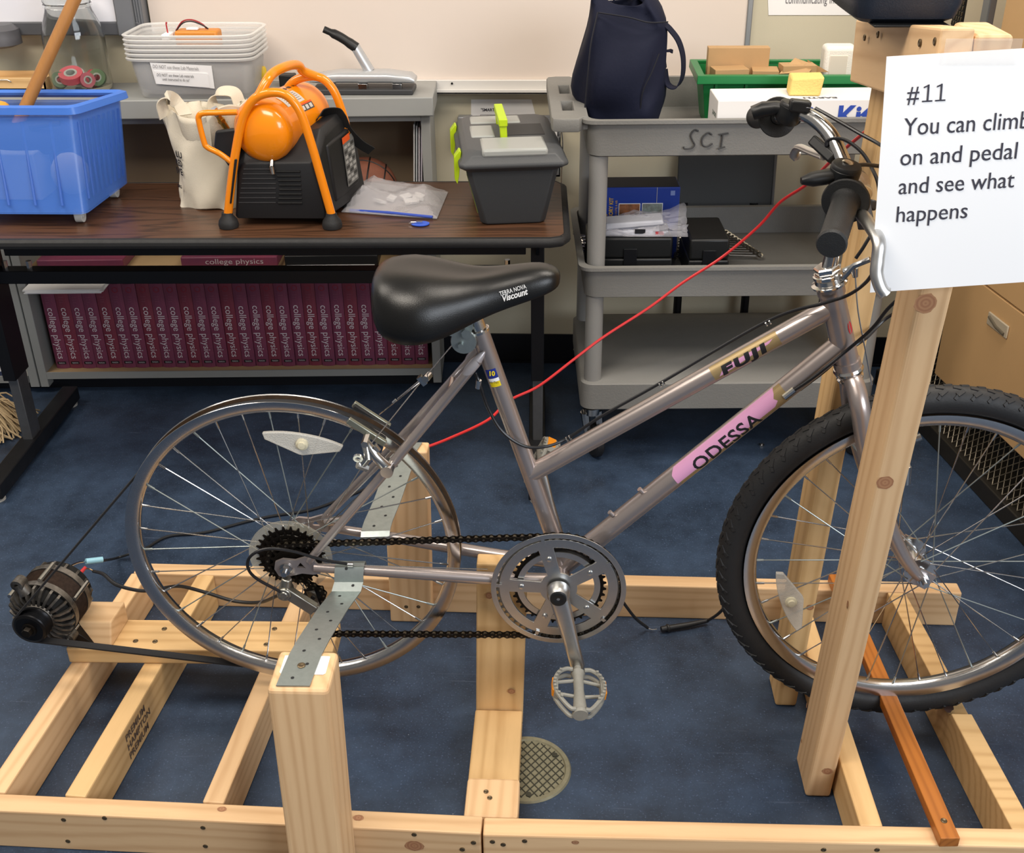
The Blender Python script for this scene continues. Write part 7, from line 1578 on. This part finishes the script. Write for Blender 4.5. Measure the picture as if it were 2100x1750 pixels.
# dark board leaning on the wall behind the cart
a, b = aY(1385, 424, 3.08), aY(1592, 300, 3.08)
dp = thing('dark_board', 'dark grey framed board leaning on the wall behind the cart', 'board', ((a.x+b.x)/2, 3.08, 0))
PANEL = M('board_grey', '3f4142', 0.5); 
mb = MB(); mb.hexa([V(a.x, 3.05, a.z), V(b.x, 3.05, a.z), V(b.x, 3.065, a.z), V(a.x, 3.065, a.z), V(a.x, 3.095, a.z+0.30), V(b.x, 3.095, a.z+0.30), V(b.x, 3.11, a.z+0.30), V(a.x, 3.11, a.z+0.30)]); mb.build('panel', PANEL, dp, bev=0.002)
mb = MB(); mb.tube([V(a.x, 3.048, a.z), V(b.x, 3.048, a.z)], 0.004, 8); mb.tube([V(b.x, 3.048, a.z), V(b.x, 3.093, a.z+0.3)], 0.004, 8); mb.build('frame_edge', FPM, dp)
for x in (a.x+0.02, b.x-0.05): mb = MB(); mb.tube([V(x, 3.03, 0.0), V(x, 3.055, a.z+0.02)], 0.012, 10); mb.build('support', BLACKM, dp)

# mop head at the left
mh = thing('mop_head', 'cream string mop head on the floor behind the left table leg', 'mop', tuple(aZ(-30, 900, 0)))
random.seed(21); c0 = aZ(-40, 880, 0)
MOPM = M('mop_yarn', 'cdb48c', 0.9, var=0.25, vscale=40); mb = MB()
for k in range(230):
    a = random.uniform(-1.25, 0.75); L_ = random.uniform(0.07, 0.135); h = random.uniform(0.02, 0.10); d = V(math.cos(a), math.sin(a), 0); s_ = c0+V(random.uniform(-0.03, 0.02), random.uniform(-0.03, 0.03), 0)
    mb.tube([s_+V(0, 0, h), s_+d*L_*0.5+V(0, 0, h*0.9+0.006), s_+d*L_*0.85+V(random.uniform(-.01, .01), random.uniform(-.01, .01), h*0.45), s_+d*L_+V(random.uniform(-.01, .01), random.uniform(-.01, .01), 0.003+h*0.06)], 0.0024, 5)
yn = mb.build('yarn', MOPM, mh); yn['kind'] = 'stuff'
mb = MB(); mb.cyl(c0+V(-0.02, 0, 0.06), c0+V(-0.06, 0.02, 0.20), 0.02); mb.build('clamp', BLACK, mh)

# ------------------------------------------------------------------ alternator, belt and wires
al = thing('alternator', 'grimy metal car alternator bolted to the block at the left end of the stand', 'alternator', (-0.90, 1.60, 0.12))
CAST = M('grimy_aluminium', '8e8982', 0.45, 0.85, var=0.55, vscale=35, col2='3a3632'); CORE = M('stator_core', '4a3a30', 0.6, 0.6, var=0.5, vscale=120); PUL = M('black_pulley', '1b1b1d', 0.35, 0.7)
ya_ = 1.548; pc = aY(60, 1292, ya_-0.02); pc = aY(60, 1292, BY-0.012); ax = V(0.10, 1.0, 0.03).normalized(); P = lambda h: pc+ax*h
prof = [(0.0, -0.004), (0.008, -0.004), (0.008, 0.0), (0.026, 0.0), (0.030, 0.002)]
for k in range(4): prof += [(0.0315, 0.004+k*0.0045), (0.0285, 0.006+k*0.0045), (0.0315, 0.0085+k*0.0045)]
prof += [(0.0325, 0.024), (0.0, 0.024)]
mb = MB(); mb.lathe(prof, pc, ax, 48); pl_ = mb.build('pulley', PUL, al, ang=25)
mb = MB(); mb.lathe([(0, -0.012), (0.0085, -0.012), (0.0095, -0.010), (0.0095, 0.0), (0, 0.0)], pc, ax, 6); mb.lathe([(0.0095, -0.003), (0.0135, -0.0025), (0.0135, 0.0), (0.0095, 0.0)], pc, ax, 24, closed=True); mb.build('pulley_nut', DARKSTEEL, pl_)
def cage(h0, h1, r0, r1, n, name, flip=False):
    """slotted end housing: hub ring, outer ring and radial fins"""
    mb = MB(); s = -1 if flip else 1
    mb.lathe([(0.018, h0), (0.030, h0), (0.032, h0+0.004*s), (0.018, h0+0.006*s)], pc, ax, 40, closed=True)
    mb.lathe([(r1-0.006, h1-0.010*s), (r1, h1-0.012*s), (r1, h1), (r1-0.007, h1)], pc, ax, 56, closed=True)
    u = ax.orthogonal().normalized(); w2 = ax.cross(u)
    for k in range(n):
        a = 2*PI*k/n; rd = u*math.cos(a)+w2*math.sin(a); tg = ax.cross(rd)
        pr = [(0.028, h0+0.001*s), (r0, h0+0.003*s), (r1-0.002, h0+0.013*s), (r1-0.001, h1-0.006*s), (r1-0.006, h1-0.006*s), (r1-0.009, h0+0.017*s), (r0-0.004, h0+0.009*s), (0.028, h0+0.006*s)]
        mb.prism([pc+rd*r_+ax*h_-tg*0.0022 for r_, h_ in pr], tg*0.0044)
    return mb.build(name, CAST, al, ang=30)
cage(0.028, 0.062, 0.046, 0.063, 24, 'front_housing')
mb = MB(); mb.lathe([(0, 0.034), (0.040, 0.034), (0.055, 0.05), (0.055, 0.13), (0, 0.13)], pc, ax, 40); mb.build('rotor', M('rotor_dark', '151413', 0.7, 0.4), al)
prof = [(0.045, 0.060)]
for k in range(14): prof += [(0.0625, 0.061+k*0.0026), (0.0605, 0.0623+k*0.0026)]
prof += [(0.045, 0.098)]; mb = MB(); mb.lathe(prof, pc, ax, 56); mb.build('stator', CORE, al, ang=20)
cage(0.136, 0.098, 0.046, 0.063, 16, 'rear_housing', True)
def lug(a, h, r, label=None):
    u = V(math.cos(a), 0, math.sin(a)); u = (u-ax*u.dot(ax)).normalized(); c = P(h)+u*r; mb = MB()
    mb.tube([P(h)+u*0.050, c], [0.013, 0.010], 14); mb.lathe([(0.0045, -0.010), (0.0115, -0.010), (0.0115, 0.010), (0.0045, 0.010)], c, ax, 24, closed=True); return mb.build('mount_ear', CAST, al, ang=40), c
e1, c1_ = lug(1.95, 0.045, 0.073); e2, c2_ = lug(-0.95, 0.052, 0.068)
mb = MB(); mb.cyl(c2_-ax*0.02, c2_+ax*0.03, 0.0042, seg=12); mb.cyl(c2_-ax*0.024, c2_-ax*0.018, 0.0085, seg=6); mb.build('mount_bolt', STEEL, al)
for a in (0.4, 1.5, 2.7, 4.3):
    mb = MB(); u = V(math.cos(a), 0, math.sin(a)); mb.tube([P(0.056)+u*0.066, P(0.106)+u*0.066], 0.0045, 8); mb.build('through_bolt', STEEL, al)
mb = MB(); q = aY(130, 1178, 1.69); mb.box(q+V(-0.012, 0, 0.0), (0.034, 0.03, 0.018)); mb.build('regulator', M('green_plug', '24403a', 0.5), al, bev=0.004)
q = aY(152, 1200, 1.68)
for k in range(3): 
    mb = MB(); mb.cyl(q+V(-0.022+k*0.014, -0.014, -0.004), q+V(-0.022+k*0.014, 0.006, 0.010), 0.006, 0.004); mb.build('terminal', CAST, al)
br = (P(0.09)+V(0, 0, -0.075))
mb = MB(); mb.hexa([V(pc.x+0.02, 1.607, 0.1205), V(pc.x+0.085, 1.607, 0.1205), V(pc.x+0.085, 1.64, 0.1205), V(pc.x+0.02, 1.64, 0.1205), P(0.06)+V(-0.01, 0, -0.04), P(0.06)+V(0.03, 0, -0.04), P(0.10)+V(0.03, 0, -0.04), P(0.10)+V(-0.01, 0, -0.04)]); mb.build('mount_bracket', DARKSTEEL, al, bev=0.002)

# ribbed drive belt round pulley and wheel rim
BELT = M('belt_rubber', '1e1e20', 0.65, bump=0.2, bscale=400)
Yb = BY; R_, r_ = 0.2775, 0.0325; c1v, c2v = V(RH.x, 0, RH.z), V(pc.x+0.0015, 0, pc.z+0.0005); dd = c2v-c1v; D0 = dd.length; phi = math.atan2(dd.z, dd.x); bet = math.acos((R_-r_)/D0)
pts = []
a0, a1 = phi+bet, phi-bet+2*PI
# large arc goes the far way round the rim, small arc round the pulley
for k in range(97): a = a0+(a1-a0)*k/96; pts.append(V(c1v.x+R_*math.cos(a), Yb, c1v.z+R_*math.sin(a)))
for k in range(25): a = phi-bet+2*bet*k/24; pts.append(V(c2v.x+r_*math.cos(a), Yb, c2v.z+r_*math.sin(a)))
mb = MB(); n = len(pts); rings = []
for i in range(n):
    t = (pts[(i+1) % n]-pts[i-1]).normalized(); nn = V(t.z, 0, -t.x); rings.append([pts[i]+V(0, -0.0075, 0)-nn*0.0016, pts[i]+V(0, 0.0075, 0)-nn*0.0016, pts[i]+V(0, 0.0075, 0)+nn*0.0016, pts[i]+V(0, -0.0075, 0)+nn*0.0016])
mb.loft(rings+[rings[0]], caps=False); tag(mb.build('drive_belt', BELT, ang=40), 'black drive belt running from the alternator pulley round the bare rear rim', 'belt')

# wires
def wire(name, pts, r, mat, label, n=10):
    t = thing(name, label, 'wire', tuple(pts[0])); mb = MB(); mb.tube(catmull(pts, n), r, 8); mb.build('cord', mat, t); return t
RED = M('red_insulation', 'c22a2c', 0.35)
rw = wire('red_wire', [aY(862, 922, 1.88), aY(920, 900, 1.92), aY(1000, 862, 2.0), aY(1044, 822, 2.06), aY(1105, 792, 2.10), aY(1180, 735, 2.16), aY(1240, 690, 2.2), aY(1330, 632, 2.24), aY(1400, 580, 2.26), aY(1480, 528, 2.26), aY(1555, 465, 2.24), aY(1600, 415, 2.20), aY(1655, 378, 2.12), aY(1710, 325, 2.0), aY(1760, 282, 1.88), aY(1800, 250, 1.78)], 0.0030, RED, 'long red wire stretched from the far strap post up to the far upright')
INS = M('black_insulation', '1f2022', 0.5)
w1_ = wire('black_wire', [aZ(268, 1136, 0.02), aZ(235, 1146, 0.02), aY(210, 1150, 1.80)], 0.003, INS, 'black wire with a pale blue connector leading away from the alternator')
mb = MB(); mb.tube(catmull([aZ(268, 1136, 0.02), aZ(300, 1124, 0.006), aZ(345, 1100, 0.005), aZ(420, 1092, 0.005), aZ(505, 1070, 0.005), aZ(560, 1058, 0.005), aZ(640, 1045, 0.005), aZ(720, 1015, 0.005), aZ(790, 985, 0.006)], 8), 0.003, 8); mb.build('cord', INS, w1_)
mb = MB(); mb.cyl(aY(210, 1148, 1.80), aY(176, 1152, 1.78), 0.0062, seg=12); lab(mb.build('connector', M('pale_blue_crimp', '8fc0d2', 0.35), w1_), 'pale blue crimp connector')
mb = MB(); mb.tube(catmull([aY(176, 1152, 1.78), aY(158, 1155, 1.75), aY(135, 1166, 1.71)], 6), 0.0018, 8); mb.build('bare_lead', STEEL, w1_)
w2_ = wire('black_wire', [aY(192, 1172, 1.70), aY(212, 1178, 1.66), aY(240, 1200, 1.62), aY(290, 1212, 1.60), aY(330, 1207, 1.62), aY(370, 1203, 1.66), aY(420, 1215, 1.68), aY(480, 1233, 1.68), aY(530, 1236, 1.66), aY(565, 1224, 1.62), aY(600, 1205, 1.60)], 0.0034, INS, 'black wire sagging from the red terminal of the alternator behind the wheel spokes')
mb = MB(); mb.cyl(aY(163, 1178, 1.68), aY(176, 1163, 1.69), 0.0040, 0.003, seg=10); lab(mb.build('red_sleeve', RED, w2_), 'red terminal sleeve')
mb = MB(); mb.tube([aY(174, 1166, 1.69), aY(183, 1167, 1.70), aY(193, 1172, 1.70)], 0.0012, 6); mb.build('bare_lead', M('copper', 'b08a5a', 0.4, 0.9), w2_)
pw = wire('probe_lead', [aY(1262, 1212, 1.74), aY(1285, 1245, 1.78), aY(1305, 1270, 1.80), aZ(1328, 1288, 0.008)], 0.0032, INS, 'black probe lead with a slim test probe on the floor before the back rail')
mb = MB(); mb.tube([aZ(1328, 1289, 0.007), aZ(1338, 1292, 0.006), aZ(1347, 1291, 0.007)], 0.0011, 6); mb.build('probe_tip', CHROME, pw)
mb = MB(); mb.tube([aZ(1356, 1291, 0.009), aZ(1366, 1289, 0.009), aZ(1368, 1289, 0.009), aZ(1371, 1288, 0.009), aZ(1373, 1288, 0.009), aZ(1410, 1282, 0.010), aZ(1452, 1273, 0.011)], [0.006, 0.0062, 0.0085, 0.0085, 0.0062, 0.0058, 0.0042], 12); mb.build('probe_handle', INS, pw)
mb = MB(); mb.tube(catmull([aZ(1452, 1273, 0.011), aY(1472, 1260, 1.80), aY(1495, 1238, 1.78), aY(1530, 1215, 1.78)], 6), 0.0032, 8); mb.build('cord', INS, pw)
